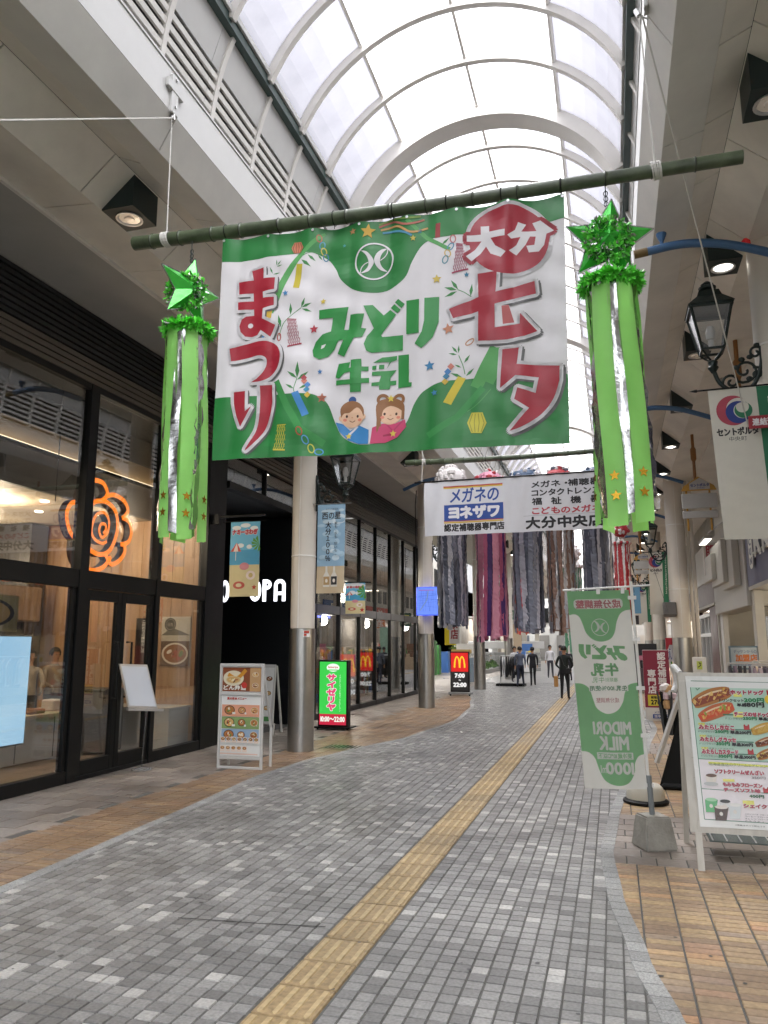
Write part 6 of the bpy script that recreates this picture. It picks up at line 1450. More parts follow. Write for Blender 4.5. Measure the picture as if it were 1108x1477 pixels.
# ---------------- big tinsel streamers on the second pole
def big_streamer(x, y, ztop, zbot, R_, cols_, ballc, seed, label, crumple=.02):
    rd = random.Random(seed); t = thing('festival_streamer', label, 'streamer', (x, y, zbot), 'tall paper streamers hanging from the second bamboo pole')
    mb = MB(); mb.ball((x, y, ztop), R_ * .95, ballc[0], 18, (1, 1, .85))
    for i in range(60): d = Vector((rd.gauss(0, 1), rd.gauss(0, 1), rd.gauss(0, 1))).normalized(); p = Vector((x, y, ztop)) + Vector((d.x, d.y, d.z * .85)) * R_ * .95; mb.ball(tuple(p), R_ * rd.uniform(.14, .24), ballc[rd.randint(0, len(ballc) - 1)], 6)
    mb.build('flower_ball', t)
    zr = ztop - R_ - .12; mb = MB()
    for i in range(16): a = i * math.pi / 8; mb.ball((x + R_ * math.cos(a), y + R_ * math.sin(a), zr), R_ * .22, ballc[i % len(ballc)], 6)
    mb.tube([(x, y, ztop), (x, y, zr)], .01, ROPE, 5); mb.build('flower_ring', t)
    mb = MB(); mb.tube([(x, y, ztop + R_ * .8), (x, y, 4.86)], .005, ROPE, 5); mb.build('cord', t)
    n = 24
    for i in range(n):
        a0 = 2 * math.pi * i / n + rd.uniform(-.06, .06); m = cols_[i % len(cols_)]; w = R_ * rd.uniform(.11, .19); N = 60; L = zr - zbot + rd.uniform(-.06, .06); ph = rd.uniform(0, 6); vs = []; fray = i % 4 == 0
        for j in range(N + 1):
            k = j / N; z = zr - L * k; a = a0 + .12 * math.sin(k * 3 + ph); rad = R_ * (.93 + .03 * math.sin(k * 5 + ph)) + crumple * math.sin(k * 31 + ph) * .25; ta = a + math.pi / 2 + .3 * math.sin(k * 4 + ph); wj = w * (rd.uniform(.55, 1.25) if fray else 1)
            for q_ in (-1, 0, 1): cr_ = (rd.uniform(-1, 1) * crumple * .28); vs.append((x + rad * math.cos(a) + math.cos(ta) * wj * q_ + cr_, y + rad * math.sin(a) + math.sin(ta) * wj * q_ + cr_ * (1 if q_ else -1), z + rd.uniform(-.008, .008)))
        mb = MB(); mb.add(vs, [(3 * j + q, 3 * j + q + 1, 3 * j + q + 4, 3 * j + q + 3) for j in range(N) for q in range(2)], m)
        mb.build('paper_strip', t)
PGREY = ink('bcbbc8', .5, .85, .15); PDARK = ink('5c6070', .5, .85); PMID = ink('848898', .45, .85); PPINK = ink('dc94ac', .5, .85, .15); PPUR = ink('4a2a6a', .5, .8); PROSE = ink('c8688a', .5, .8); PBRN = ink('97786a', .6, .8); PPALE = ink('c9c5c8', .35, .85, .2); PWH = ink('e6e2e0', .6, .85); PRED = ink('c43a42', .5, .8); PBLUE = ink('3f5a7a', .5, .8); PSIL = mat('dull_silver_paper', (.45, .45, .50), .35, metal=.6, var=.3, scale=15, bump=.5, bscale=30)
big_streamer(-2.70, 13.4, 4.56, 1.90, .27, [PDARK, PGREY, PDARK, PSIL, PMID], [PWH], 1, 'charcoal and silver paper streamer with white ball, leftmost behind the optician banner')
big_streamer(-2.00, 13.4, 4.43, 1.68, .28, [PPINK, PROSE, PPUR, PPINK], [PPINK, PWH, PRED], 2, 'pink and purple tinsel streamer hanging beside the charcoal one', .014)
big_streamer(-1.36, 13.4, 4.44, 1.82, .27, [PMID, PGREY, PDARK, PMID], [PBLUE, PMID, PWH], 3, 'slate grey paper streamer with blue topped ball in the middle')
big_streamer(-.80, 13.4, 4.44, 1.80, .24, [PBRN, PPALE, PBRN, PSIL], [PRED, PWH, PDARK], 4, 'brown and pale foil streamer topped with red bow')
big_streamer(-.18, 13.4, 4.42, 1.95, .25, [PDARK, PMID, PGREY, PDARK], [PBLUE, PGREY], 5, 'dark navy paper streamer partly behind the white green flag')
# farther ones
big_streamer(-2.45, 22.2, 5.0, 1.9, .22, [PRED, ink('e07a4a', .5, .8), PRED], [PRED, PWH], 6, 'slim red and orange streamer far behind, between pink and slate ones')
big_streamer(-1.15, 24.6, 4.4, 1.35, .30, [ink('5a9a78', .5, .8, .1), PWH, ink('6aa888', .5, .8)], [PWH], 7, 'soft green and white far streamer behind the standing man')
big_streamer(-.40, 23.8, 4.3, 1.3, .26, [PRED, ink('c85a60', .5, .8)], [PRED, PWH], 8, 'far red streamer beside the green white flag edge')
big_streamer(.30, 19.5, 4.35, 2.2, .2, [PRED, PWH, PRED], [PRED, PWH], 9, 'thin red and white streamer under the right green streamer')
# ================================================================ NOBORI FLAG, BLOCK, SIGN BOARDS
nob = thing('advertising_flag', 'tall milk advertising flag seen from its reverse, mirrored lettering, on a white pole', 'flag', (0.2, 6.75, 0))
QN = [(68, 90), (392, 95), (470, 1088), (160, 1088)]; CN = [(-.365, 2.045), (.145, 2.05), (.205, .44), (-.285, .42)]; NW, NH = .51, 1.62
def nfn(u, v, d):
    s_, t_ = u / NW, 1 - v / NH; k = [(1 - s_) * (1 - t_), s_ * (1 - t_), s_ * t_, (1 - s_) * t_]
    return Vector((sum(k[i] * CN[i][0] for i in range(4)), 6.8 - .022 * math.sin(s_ * 5 + t_ * 4 + .5) * (1 - s_ * .8) - .006 * math.sin(s_ * 17 - t_ * 9) - d, sum(k[i] * CN[i][1] for i in range(4))))
NWH = ink('eaeae6', .7, .92, .45); NGR = ink('93c896', .7, .88, .4); NGR2 = ink('88bd8a', .7, .82, .3)
cloth(nfn, NW, NH, (.04, .05), NWH, 'cloth', nob, .0012)
def gN(x, y): s_, t_ = inv_bil(QN, (x, y)); return (s_ * NW, (1 - t_) * NH)
N_ = lambda pts: T(gN, pts)
pr = Print(nfn, .00013)
lob = bez([(82, 215), (110, 212), (135, 228), (152, 265), (170, 310), (205, 345), (250, 357), (295, 345), (318, 310), (328, 260), (345, 220), (370, 202), (396, 198)], 5)
a = N_([(68, 90), (392, 95)]); L_ = N_(lob); pr.poly([(0, NH)] + [(0, L_[0][1])] + L_[1:-1] + [(NW, L_[-1][1]), (NW, NH)], NGR)
l1 = N_(bez([(112, 565), (150, 570), (185, 595), (205, 650), (225, 695), (275, 722), (325, 708), (355, 665), (365, 620), (385, 580), (425, 568)], 5)); l2 = N_(bez([(140, 905), (180, 912), (212, 940), (235, 1000), (265, 1050), (320, 1072), (380, 1060), (410, 1010), (412, 965), (430, 930), (458, 920)], 5))
pr.poly([(0, l1[0][1])] + l1[1:-1] + [(NW, l1[-1][1]), (NW, l2[-1][1])] + l2[1:-1][::-1] + [(0, l2[0][1])], NGR)
def mtext(st, x0, y0, x1, y1, m, **k):
    n = len(pr.t); a, b = gN(x0, y1), gN(x1, y0); pr.text(st, a[0], a[1], b[0], b[1], m, **k); c = (a[0] + b[0]) / 2
    for i in range(n, len(pr.t)): v_, f_, mm, ly = pr.t[i]; pr.t[i] = ([(2 * c - q_[0], q_[1]) for q_ in v_], [tuple(reversed(f)) for f in f_], mm, ly)
PK = ink('b06a70', .7)
a, b = gN(107, 185), gN(358, 138); pr.rrect(a[0], a[1], b[0], b[1], .03, NWH); mtext('成分無調整', 118, 143, 348, 182, PK, bold=.0025)
c_ = gN(242, 283); pr.ring(c_[0], c_[1], .073, .073, .006, NWH, 30)
def gm(x, y):                                   # mirrored emblem
    return (c_[0] - (x - 526) * .000385, c_[1] - (y - 335) * .000385)
pr.poly(T(gm, bez([(395, 237), (450, 240), (500, 285), (525, 340), (500, 400), (465, 445), (395, 470), (440, 430), (470, 380), (468, 320), (440, 270), (395, 237)], 4)), NWH); pr.poly(T(gm, bez([(655, 192), (600, 205), (550, 255), (527, 320), (545, 375), (590, 420), (655, 435), (610, 395), (585, 345), (590, 285), (615, 235), (655, 192)], 4)), NWH)
# wordmark, mirrored: reuse the banner's shapes
def gw(x, y):
    u = 1 - (x - 70) / (1007 - 70); return gN(130 + u * 252, 366 + (y - 68) / (512 - 68) * 92)
for P_ in ([(120, 152), (347, 132), (310, 296), (345, 296), (362, 190), (466, 182), (440, 285), (478, 288), (448, 352), (388, 358), (312, 492), (262, 468), (308, 368), (268, 376), (238, 440), (190, 490), (125, 512), (80, 490), (70, 445), (95, 385), (150, 330), (212, 308), (228, 210), (120, 218)],
           [(458, 124), (524, 114), (605, 192), (652, 152), (697, 190), (585, 338), (598, 350), (748, 340), (746, 448), (520, 467), (480, 450), (462, 400), (482, 345), (532, 285)],
           [(683, 112), (730, 155), (706, 180), (656, 138)], [(712, 76), (760, 115), (736, 144), (688, 100)], [(772, 92), (866, 84), (864, 330), (772, 336)], [(904, 76), (1007, 68), (1003, 250), (960, 360), (882, 440), (834, 405), (885, 320), (902, 240)]): pr.poly(T(gw, P_), NGR2)
mtext('牛乳', 197, 470, 330, 530, NGR2, bold=.005); mtext('牛乳', 200, 538, 262, 566, NGR2); mtext('種類別', 270, 542, 330, 562, NGR2)
a, b = gN(185, 608), gN(382, 580); pr.rect(a[0], a[1], b[0], b[1], NWH); mtext('生乳100％使用', 190, 582, 376, 606, ink('5a8a68', .7), bold=.001)
mtext('成分無調整', 222, 642, 336, 666, PK)
mtext('MIDORI', 208, 763, 390, 822, NWH, bold=.005); mtext('MILK', 238, 836, 378, 898, NWH, bold=.005)
a, b = gN(225, 945), gN(403, 912); pr.rect(a[0], a[1], b[0], b[1], NWH); mtext('要冷蔵10℃以下', 232, 916, 396, 941, NGR, bold=.001); mtext('1000', 272, 962, 402, 1016, NWH, bold=.005); mtext('ml', 244, 975, 270, 1012, NWH, bold=.001)
pr.build('printed_art', nob, grid=(.04, .05))
POLEW = mat('white_plastic_pole', (.72, .72, .70), .35)
mb = MB(); mb.tube([(.225, 6.80, .30), (.165, 6.80, 2.12)], .013, POLEW, 10); mb.build('pole', nob); mb = MB(); mb.tube([(.24, 6.79, .02), (.222, 6.80, .55)], .022, mat('grey_pvc', (.17, .19, .20), .4), 12); mb.build('socket_pipe', nob)
mb = MB(); mb.tube([(.32, 6.80, 2.085), (-.40, 6.80, 2.055)], .008, POLEW, 8); mb.build('cross_rod', nob)
for v in (.03, .42, .80, 1.2, 1.55): p = nfn(NW, v, 0); mb = MB(); mb.box(p.x - .012, p.x + .055, 6.785, 6.815, p.z - .012, p.z + .018, POLEW); mb.build('loop_tab', nob)
for u in (.05, .26, .46): p = nfn(u, NH, 0); mb = MB(); mb.box(p.x - .015, p.x + .015, 6.785, 6.815, p.z - .03, p.z + .03, POLEW); mb.build('loop_tab', nob)
CONC = mat('rough_concrete', (.30, .29, .26), .85, var=.3, scale=9, bump=.6, bscale=45)
mb = MB(); bm = bmesh.new(); bmesh.ops.create_cube(bm, size=1)
for v in bm.verts:
    k = .135 if v.co.z < 0 else .102; v.co = Vector((.235 + math.copysign(k, v.co.x), 6.79 + math.copysign(k, v.co.y), .25 if v.co.z > 0 else 0.0))
bmesh.ops.rotate(bm, cent=(.235, 6.79, 0), matrix=Matrix.Rotation(R(24), 3, 'Z'), verts=bm.verts); bmesh.ops.bevel(bm, geom=bm.edges[:], offset=.012, segments=2, affect='EDGES')
bmesh.ops.subdivide_edges(bm, edges=bm.edges[:], cuts=2, use_grid_fill=True)
for v in bm.verts:
    if v.co.z > .01: v.co += Vector((random.uniform(-1, 1), random.uniform(-1, 1), random.uniform(-1, 1))) * .0022
mb.add([v.co[:] for v in bm.verts], [[l.vert.index for l in f.loops] for f in (bm.verts.index_update() or bm.faces)], CONC); bm.free()
mb.build('concrete_block', smooth=30, label='rough concrete block holding the milk flag pole', cat='block')
t = thing('water_weight', 'white plastic water weight base on the bricks behind the concrete block', 'flag base', (.24, 8.6, 0))
mb = MB(); mb.lathe([(.21, 0), (.225, .01), (.225, .03), (.18, .05)], (.24, 8.6, 0), BLACK, 24); mb.build('skirt', t, smooth=40)
mb = MB(); mb.lathe([(.19, .045), (.185, .10), (.17, .155), (.14, .185), (.05, .195), (.045, .23), (.0001, .232)], (.24, 8.6, 0), mat('aged_white_plastic', (.60, .58, .50), .4, var=.1), 24); mb.build('tank', t, smooth=40)

# ---------------- white menu A-frame at the right edge
af = thing('menu_board', 'white wooden A-frame menu board full of hot dogs and drinks', 'menu board', (1.0, 6.6, 0))
WWOOD = wood_mat('whitewashed_wood', (.50, .48, .43), (.60, .58, .53), .55, 'Z', 8)
zb, zt_, yb_, yt_ = .05, 1.375, 6.235, 6.60                      # leaning front
FW = 1.02; FX0 = .475
def afn(u, v, d): k = v; yy_ = yb_ + (yt_ - yb_) * (k / (zt_)); return Vector((FX0 + u, yy_ - d - .024, k))
def abox(u0, u1, v0, v1, m, nm, th=.024, off=0):
    mb = MB(); vs = []
    for d in (-th, 0):
        for (u, v) in ((u0, v0), (u1, v0), (u1, v1), (u0, v1)): p = afn(u, v, d + off); vs.append(p)
    mb.add(vs, [(4, 5, 6, 7), (0, 3, 2, 1), (0, 1, 5, 4), (1, 2, 6, 5), (2, 3, 7, 6), (3, 0, 4, 7)], m); mb.build(nm, af)
abox(0.03, .075, 0, .245, WWOOD, 'leg'); abox(FW - .045, FW, 0, .245, WWOOD, 'leg')
abox(0, .05, .246, 1.31, WWOOD, 'frame_side'); abox(FW - .05, FW, .246, 1.31, WWOOD, 'frame_side'); abox(0, FW, 1.311, 1.375, WWOOD, 'frame_top'); abox(.051, FW - .051, .246, .33, WWOOD, 'frame_bottom')
for k in range(7): abox(.0505, FW - .0505, .331 + k * .14, .331 + (k + 1) * .14 - .003, WWOOD, 'backing_board', .012, -.008)
for sx in (0.0, FW - .04): mb = MB(); mb.beam((FX0 + sx + .02, 6.63, 1.36), (FX0 + sx + .02, 7.02, 0), .04, .024, WWOOD, up=(0, 1, 0)); mb.build('rear_leg', af)
mb = MB(); mb.box(FX0 + .041, FX0 + FW - .041, 6.79, 6.81, .75, .79, WWOOD); mb.build('rear_rail', af)
mb = MB(); mb.box(FX0 + .15, FX0 + .75, 6.55, 6.95, .125, .135, mat('glass_shelf', (.10, .13, .13), .2)); mb.build('shelf', af)
for k in range(6): mb = MB(); mb.box(FX0 + .17 + k * .1, FX0 + .18 + k * .1, 6.56, 6.94, .136, .139, ALU); mb.build('shelf_wire', af)
PAP = ink('eef0ee', .25, .88); LG_ = ink('bfe0cf', .25, .85); LP = ink('f3edf1', .25, .88); GLN = ink('3a7a5e', .25)
pr = Print(lambda u, v, d: afn(u, v, d + .004), .00006)
# artwork traced in enlarged drawing units
QA = [(190, 120), (900, 130), (925, 1345), (300, 1320)]
def gA(x, y):                    # enlarged units -> (u, v) through the board's own corners
    s_, t_ = inv_bil([(118, 92), (1010, 100), (1080, 1400), (250, 1365)], (x, y)); return (s_ * FW, 1.375 - t_ * (1.375 - .246))
def PA(pts, m): pr.poly(T(gA, pts), m)
PA([(168, 122), (975, 130), (1025, 1345), (300, 1322)], PAP); PA([(205, 160), (705, 172), (708, 176), (205, 166)], GLN); PA([(205, 218), (706, 226), (795, 822), (270, 800)], LG_)
PA([(275, 806), (796, 826), (842, 1290), (320, 1268)], LP)
for a, b in (((205, 218), (272, 805)), ((272, 805), (322, 1266)), ((322, 1266), (842, 1290)), ((272, 803), (798, 824)), ((706, 172), (845, 1290)), ((300, 1035), (690, 1060)), ((720, 175), (745, 385)), ((748, 390), (775, 600)), ((745, 388), (1000, 392))): pr.line([gA(*a), gA(*b)], .005, GLN)
PA([(722, 175), (985, 180), (990, 385), (745, 382)], ink('f2ea9a', .25)); PA([(752, 392), (990, 396), (1000, 602), (778, 598)], ink('d8eddc', .25)); PA([(822, 835), (1008, 842), (1020, 1150), (850, 1140)], ink('d6eede', .25))
def sausage(x0, y0, x1, y1, w, bread, tops, n=9, seed=0):
    rd_ = random.Random(seed); P_ = bez([(x0, y0), ((x0 + x1) / 2 - 5, (y0 + y1) / 2 - w * .12), (x1, y1)], 5); a, b = gA(x0, y0), gA(x1, y1); L = len(P_)
    pts = T(gA, P_); ww = [w * .00118 * (math.sin(math.pi * (.08 + .84 * i / (L - 1))) ** .45) for i in range(L)]; pr.line(pts, ww, ink(bread)); pr.line(pts, [q * .62 for q in ww], ink(tops[0]))
    pr.line([(p[0] - .004, p[1] + ww[i] * .22) for i, p in enumerate(pts)][2:-2], [q * .12 for q in ww][2:-2], ink('f0d8b0')); pr.line([(pts[i][0], pts[i][1] + ww[i] * (.22 if i % 2 else -.22)) for i in range(1, L - 1)], .005, ink(tops[1]))
    for i in range(n): k = rd_.uniform(.1, .9); j = int(k * (L - 1)); cx, cy = pts[j]; pr.ell(cx + rd_.uniform(-.01, .01), cy + rd_.uniform(-.3, .3) * ww[j], .016, .008, ink(rd_.choice(tops)), 9, rd_.uniform(0, 180))
sausage(228, 360, 455, 250, 95, 'b5793a', ['8e3f26', 'd8a84a', 'c06a34', 'e8c070'], 14, 1); sausage(270, 480, 475, 375, 85, 'c56a3c', ['d8532e', 'e8c060', '8aa83e', 'e0845a'], 14, 2); sausage(582, 585, 745, 525, 60, 'cfa445', ['d6b054', 'c8983c'], 5, 3); sausage(605, 685, 768, 625, 48, 'a8663a', ['7a4028', 'c8b8a8', '5a3020'], 9, 4); sausage(612, 785, 778, 715, 55, 'b87c3e', ['7a4a30', 'd8c060', 'e8e0d0'], 10, 5)
RT = ink('b03a52', .25); BKk = ink('26282a', .25)
def TX(st, x0, y0, x1, y1, m, **k):
    p0, p1 = gA(x0, y1), gA(x1, y0); h0 = gA(x0, y0)[1] - p0[1]; pr.text(st, p0[0], p0[1], p1[0], p0[1] + h0, m, **k)
def hl(x0, y0, x1, y1): PA([(x0, y0), (x1, y0), (x1 + 6, y1), (x0 + 6, y1)], ink('f2ee7a', .25))
hl(470, 262, 520, 295); TX('ホットドッグ', 455, 238, 655, 275, RT, bold=.003, out=(PAP, .005)); TX('ドリンクセット', 388, 312, 535, 336, BKk, bold=.001); TX('200円', 540, 305, 655, 338, ink('2f8a56', .25), bold=.003); TX('単品', 497, 350, 545, 374, BKk, bold=.002); TX('180円', 545, 342, 655, 378, BKk, bold=.003)
PA([(410, 438), (735, 445), (737, 455), (412, 448)], GLN); hl(470, 420, 530, 465); TX('チーズのせドッグ', 480, 420, 690, 455, RT, bold=.003, out=(PAP, .005)); TX('ドリンクセット', 428, 465, 530, 482, BKk); TX('250円', 532, 460, 610, 484, ink('2f8a56', .25), bold=.002); TX('単品230円', 625, 462, 738, 487, BKk, bold=.002)
for (y_, nm_, p1_, p2_, x_) in ((535, 'みたらしきなこ', '250円', '単品200円', 262), (632, 'みたらしグラッセ', '350円', '単品300円', 272), (730, 'みたらしカスタード', '350円', '単品300円', 286)):
    hl(x_, y_ - 22, x_ + 40, y_ + 12); PA([(x_, y_ + 22), (x_ + 320, y_ + 28), (x_ + 321, y_ + 36), (x_ + 2, y_ + 30)], GLN); TX(nm_, x_ + 8, y_ - 6, x_ + 215, y_ + 30, RT, bold=.003, out=(PAP, .005)); TX('ドリンクセット', x_ + 4, y_ + 40, x_ + 100, y_ + 56, BKk); TX(p1_, x_ + 104, y_ + 34, x_ + 180, y_ + 60, ink('2f8a56', .25), bold=.002); TX(p2_, x_ + 196, y_ + 38, x_ + 314, y_ + 64, BKk, bold=.002)
    TX('人気の定番ドッグ　おすすめ', x_, y_ - 20, x_ + 190, y_ - 9, ink('6a6a3a', .25))
for (x_, y_) in ((672, 232), (695, 408), (533, 518), (556, 715), (640, 1008), (795, 1120)): PA([(x_, y_ + 8), (x_ + 8, y_ + 2), (x_ + 12, y_ + 14), (x_ + 24, y_ + 14), (x_ + 27, y_), (x_ + 34, y_ + 6), (x_ + 38, y_ + 46), (x_ + 4, y_ + 46)], ink('b83038', .25))
PA([(330, 822), (760, 848), (764, 862), (332, 838)], ink('e8ec70', .25)); TX('北海道直送のクリームとアレンジデザート', 335, 828, 755, 852, ink('6a8a3a', .25))
TX('ソフトクリームぜんざい', 370, 880, 645, 912, RT, bold=.003, out=(PAP, .005)); TX('350円', 580, 930, 655, 950, ink('3a3a3a', .25)); hl(415, 955, 480, 975); TX('もみもみフローズン', 420, 980, 635, 1010, RT, bold=.003, out=(PAP, .005)); TX('チーズソフト味', 425, 1022, 625, 1050, RT, bold=.003, out=(PAP, .005)); TX('400円', 568, 1070, 645, 1092, ink('2f6a46', .25), bold=.002)
hl(528, 1115, 590, 1165); TX('シェイクフロート', 535, 1140, 790, 1168, RT, bold=.003, out=(PAP, .005)); TX('300円', 690, 1180, 765, 1202, ink('2f6a46', .25), bold=.002)
for r_ in range(4):
    for c_ in range(2): TX(['メロンソーダ　フロート', 'コーヒーフロート', 'オレンジフロート', 'ミルクティー'][r_], 542 + c_ * 140, 1210 + r_ * 17 + c_ * 3, 668 + c_ * 140, 1221 + r_ * 17 + c_ * 3, BKk)
TX('※価格はすべて税込です', 490, 1293, 650, 1305, BKk)
def cup(x, y, w, h, c, lid='f0f0ec'):
    PA([(x - w, y), (x + w, y), (x + w * .75, y + h), (x - w * .75, y + h)], ink(c, .25)); p = gA(x, y); pr.ell(p[0], p[1], w * .0011, .012, ink(lid, .25)); p = gA(x, y + h * .5); pr.ell(p[0], p[1], .012, .013, ink('e8e4dc', .25))
cup(355, 1115, 36, 95, '5fb878', 'a8dcb0'); cup(432, 1125, 32, 70, 'e6e6e6', '2a2a2a'); cup(412, 1170, 40, 100, '4a3028', 'e8e0d8'); cup(488, 1150, 36, 105, 'dfe6e8'); cup(350, 930, 34, 60, 'efe8de', '6a4a38'); p = gA(350, 995); pr.ell(p[0], p[1], .05, .014, ink('c8cccc', .25))
PA([(690, 905), (808, 912), (812, 1115), (702, 1100)], ink('c4ccd0', .25)); cup(745, 1000, 36, 85, 'f0ece8', '5a3a28'); cup(785, 280, 36, 90, '8a6a3e', 'e8d8b8'); cup(815, 500, 44, 90, '6a4430', 'e8e4e0')
p = gA(690, 316); pr.ell(p[0], p[1], .034, .034, ink('f0d040', .25)); p = gA(812, 640); pr.ell(p[0], p[1], .052, .045, ink('b84038', .25)); TX('おすすめ', 785, 628, 842, 652, ink('f0e080', .25)); TX('ディッパー', 735, 228, 830, 252, RT, bold=.003, out=(PAP, .005)); TX('クリーム', 768, 440, 840, 468, RT, bold=.003, out=(PAP, .005))
p = gA(250, 232); pr.line(T(gA, [(238, 222), (248, 240), (262, 222)]), .005, ink('2a6a4a', .25))
pr.build('printed_art', af)
mb = MB(); mb.tube(bez([(FX0 + .02, 6.62, 1.37), (FX0 - .02, 6.7, 1.42), (FX0 + .0, 6.75, 1.30), (FX0 - .03, 6.72, 1.22)], 4), .022, mat('white_bag', (.7, .7, .7), .5, bump=.5), 8); mb.build('cloth_tie', label='white rag knotted over the corner of the menu board', cat='rag')

# ---------------- dark display case leaning frame behind it
t = thing('folding_stand', 'folded black sign stand with grey frame behind the menu board', 'sign stand', (.72, 9.6, 0))
mb = MB(); mb.slab([(.42, 9.5, .02), (.95, 9.5, .02), (.98, 9.75, .86), (.72, 9.75, .86)], (0, -1, .3), .03, BLACKM); mb.build('panel', t)
mb = MB(); mb.beam((.40, 9.42, .28), (.74, 9.6, 1.12), .05, .04, ALU); mb.beam((.60, 9.6, .02), (.80, 9.7, 1.15), .03, .03, BLACK); mb.build('leg', t)
mb = MB(); mb.box(.44, 1.0, 9.38, 9.66, 0, .06, BLACKM, .02); mb.build('base', t)
t = thing('umbrella_stand', 'black stand full of folded umbrellas and bags behind the menu board', 'stand', (.68, 10.4, 0))
mb = MB()
for i in range(8): a = i * .8; mb.tube([(.62 + .05 * math.cos(a), 10.3, .5), (.64 + .15 * math.cos(a), 10.3 + .1 * math.sin(a), 1.02)], [.035, .008], BLACKM if i % 2 else mat('umbrella_charcoal', (.04, .045, .05), .6), 7)
mb.build('umbrella', t); mb = MB()
for i in range(10): mb.ball((.62 + random.uniform(-.07, .1), 10.25, .80 + random.uniform(0, .3)), .05, ink(random.choice(['e0d0d4', 'd8c0c8', 'e8e0dc', 'c8a070'])), 7)
mb.build('bag', t)

# ---------------- red hearing-aid sign
t = thing('standing_sign', 'crimson standing sign for hearing aids with yellow price label', 'sign', (.84, 17.4, 0))
mb = MB(); mb.box(.58, 1.10, 17.4, 17.46, .02, 1.47, ink('e2dfda', .4), .006); mb.build('board', t); mb = MB(); mb.box(.55, .62, 17.3, 17.6, 0, .03, ALU); mb.box(1.06, 1.13, 17.3, 17.6, 0, .03, ALU); mb.build('foot', t)
pr = Print(plane_fn((.58, 17.4, 0), (1, 0, 0), (0, 0, 1), .003)); pr.rect(0, .28, .52, 1.465, ink('8c1a3a', .4)); WT = ink('eeeaea', .4); pr.text('認定補聴器', .29, .57, .45, 1.42, WT, vert=True, bold=.006); pr.text('専門店', .08, .57, .24, 1.06, WT, vert=True, bold=.006)
pr.rect(.06, .315, .46, .54, ink('d8c832', .4)); pr.text('補聴器電池', .12, .46, .42, .515, BKk, bold=.002); pr.text('270円', .12, .335, .42, .445, BKk, bold=.006); pr.text('メガネの', .17, .16, .42, .21, NB2); pr.rect(.14, .06, .48, .145, NB2); pr.text('ヨネザワ', .17, .075, .45, .13, WT, bold=.003); pr.build('lettering', t)
# ---------------- street direction signs with yellow gables
YEL = mat('ochre_gable_paint', (.50, .27, .04), .45, var=.1)
def gable_sign(x, y, z, s_, label):
    t = thing('street_sign', label, 'street sign', (x, y, z), 'grey sign boards with yellow gables'); w = .33 * s_
    mb = MB(); mb.slab([(x - w, y, z), (x + w, y, z), (x + w * .86, y, z + .09 * s_), (x, y, z + .28 * s_), (x - w * .86, y, z + .09 * s_)], (0, 1, 0), .05, YEL); mb.build('gable', t)
    mb = MB(); mb.slab([(x - w * .52, y - .012, z + .02), (x + w * .62, y - .012, z + .02), (x + w * .62, y - .012, z + .14 * s_), (x + .02, y - .012, z + .25 * s_), (x - w * .52, y - .012, z + .14 * s_)], (0, 1, 0), .01, LGREY); mb.build('plate', t)
    pr = Print(plane_fn((x - w * .52, y - .013, z), (1, 0, 0), (0, 0, 1))); pr.text('セントポルタ', .02, .075 * s_, w * 1.1, .135 * s_, NAVY, bold=.003); pr.text('中央町', w * .4, .03 * s_, w * .85, .06 * s_, NAVY); pr.build('lettering', t)
    for dx in (-w * .7, w * .6): mb = MB(); mb.tube([(x + dx, y + .05, z), (x + dx, y + .05, z - .8 * s_)], .02, YEL, 8); mb.build('post', t)
    for (a, b) in ((-.36, -.06), (-.56, -.41)): mb = MB(); mb.box(x - w, x + w, y - .01, y + .03, z + a * s_, z + b * s_, LGREY, .03); mb.build('board', t)
    mb = MB(); mb.tube([(x - .05, y + .05, z + .2 * s_), (x - .05, y + .05, 5.8)], .03, mat('orange_brown_pole', (.28, .12, .03), .5), 10); mb.lathe([(.03, 0), (.055, .05), (.055, .25), (.03, .3)], (x - .05, y + .05, 5.2), mat('orange_brown_pole', (.28, .12, .03), .5), 10); mb.build('hanger', t)
gable_sign(1.77, 16.0, 4.60, 1.0, 'grey sign boards under a yellow gable beside the cream flag'); gable_sign(1.88, 11.0, 4.75, 1.0, 'yellow gabled sign half hidden behind the big lantern'); gable_sign(1.1, 27.5, 4.45, .9, 'small far yellow gabled sign behind the second lantern')

# ---------------- boards on the left
t = thing('menu_stand', 'white framed menu stand with food photos in front of the black entrance', 'menu stand', (-4.73, 9.35, 0))
x0, x1 = -5.05, -4.41
def mbx(nm, a, b, c, d, e, f, m, bev=.004): mb = MB(); mb.box(a, b, c, d, e, f, m, bev); mb.build(nm, t)
mbx('frame_side', x0, x0 + .03, 9.33, 9.37, 0, 1.34, WHITE); mbx('frame_side', x1 - .03, x1, 9.33, 9.37, 0, 1.34, WHITE); mbx('frame_top', x0 + .031, x1 - .031, 9.33, 9.37, 1.30, 1.34, WHITE); mbx('frame_rail', x0 + .031, x1 - .031, 9.33, 9.37, .93, .97, WHITE); mbx('frame_rail', x0 + .031, x1 - .031, 9.33, 9.37, .12, .16, WHITE); mbx('frame_rail', x0 + .031, x1 - .031, 9.33, 9.37, 0.0, .03, WHITE)
mbx('panel', x0 + .031, x1 - .031, 9.345, 9.365, .161, .929, PAP); mbx('panel', x0 + .031, x1 - .031, 9.345, 9.365, .971, 1.299, PAP); mbx('rear_leg', x0, x0 + .03, 9.62, 9.65, 0, .5, WHITE); mbx('rear_leg', x1 - .03, x1, 9.62, 9.65, 0, .5, WHITE)
mb = MB(); mb.beam((x0 + .015, 9.37, 1.2), (x0 + .015, 9.63, .5), .025, .02, WHITE); mb.beam((x1 - .015, 9.37, 1.2), (x1 - .015, 9.63, .5), .025, .02, WHITE); mb.build('brace', t)
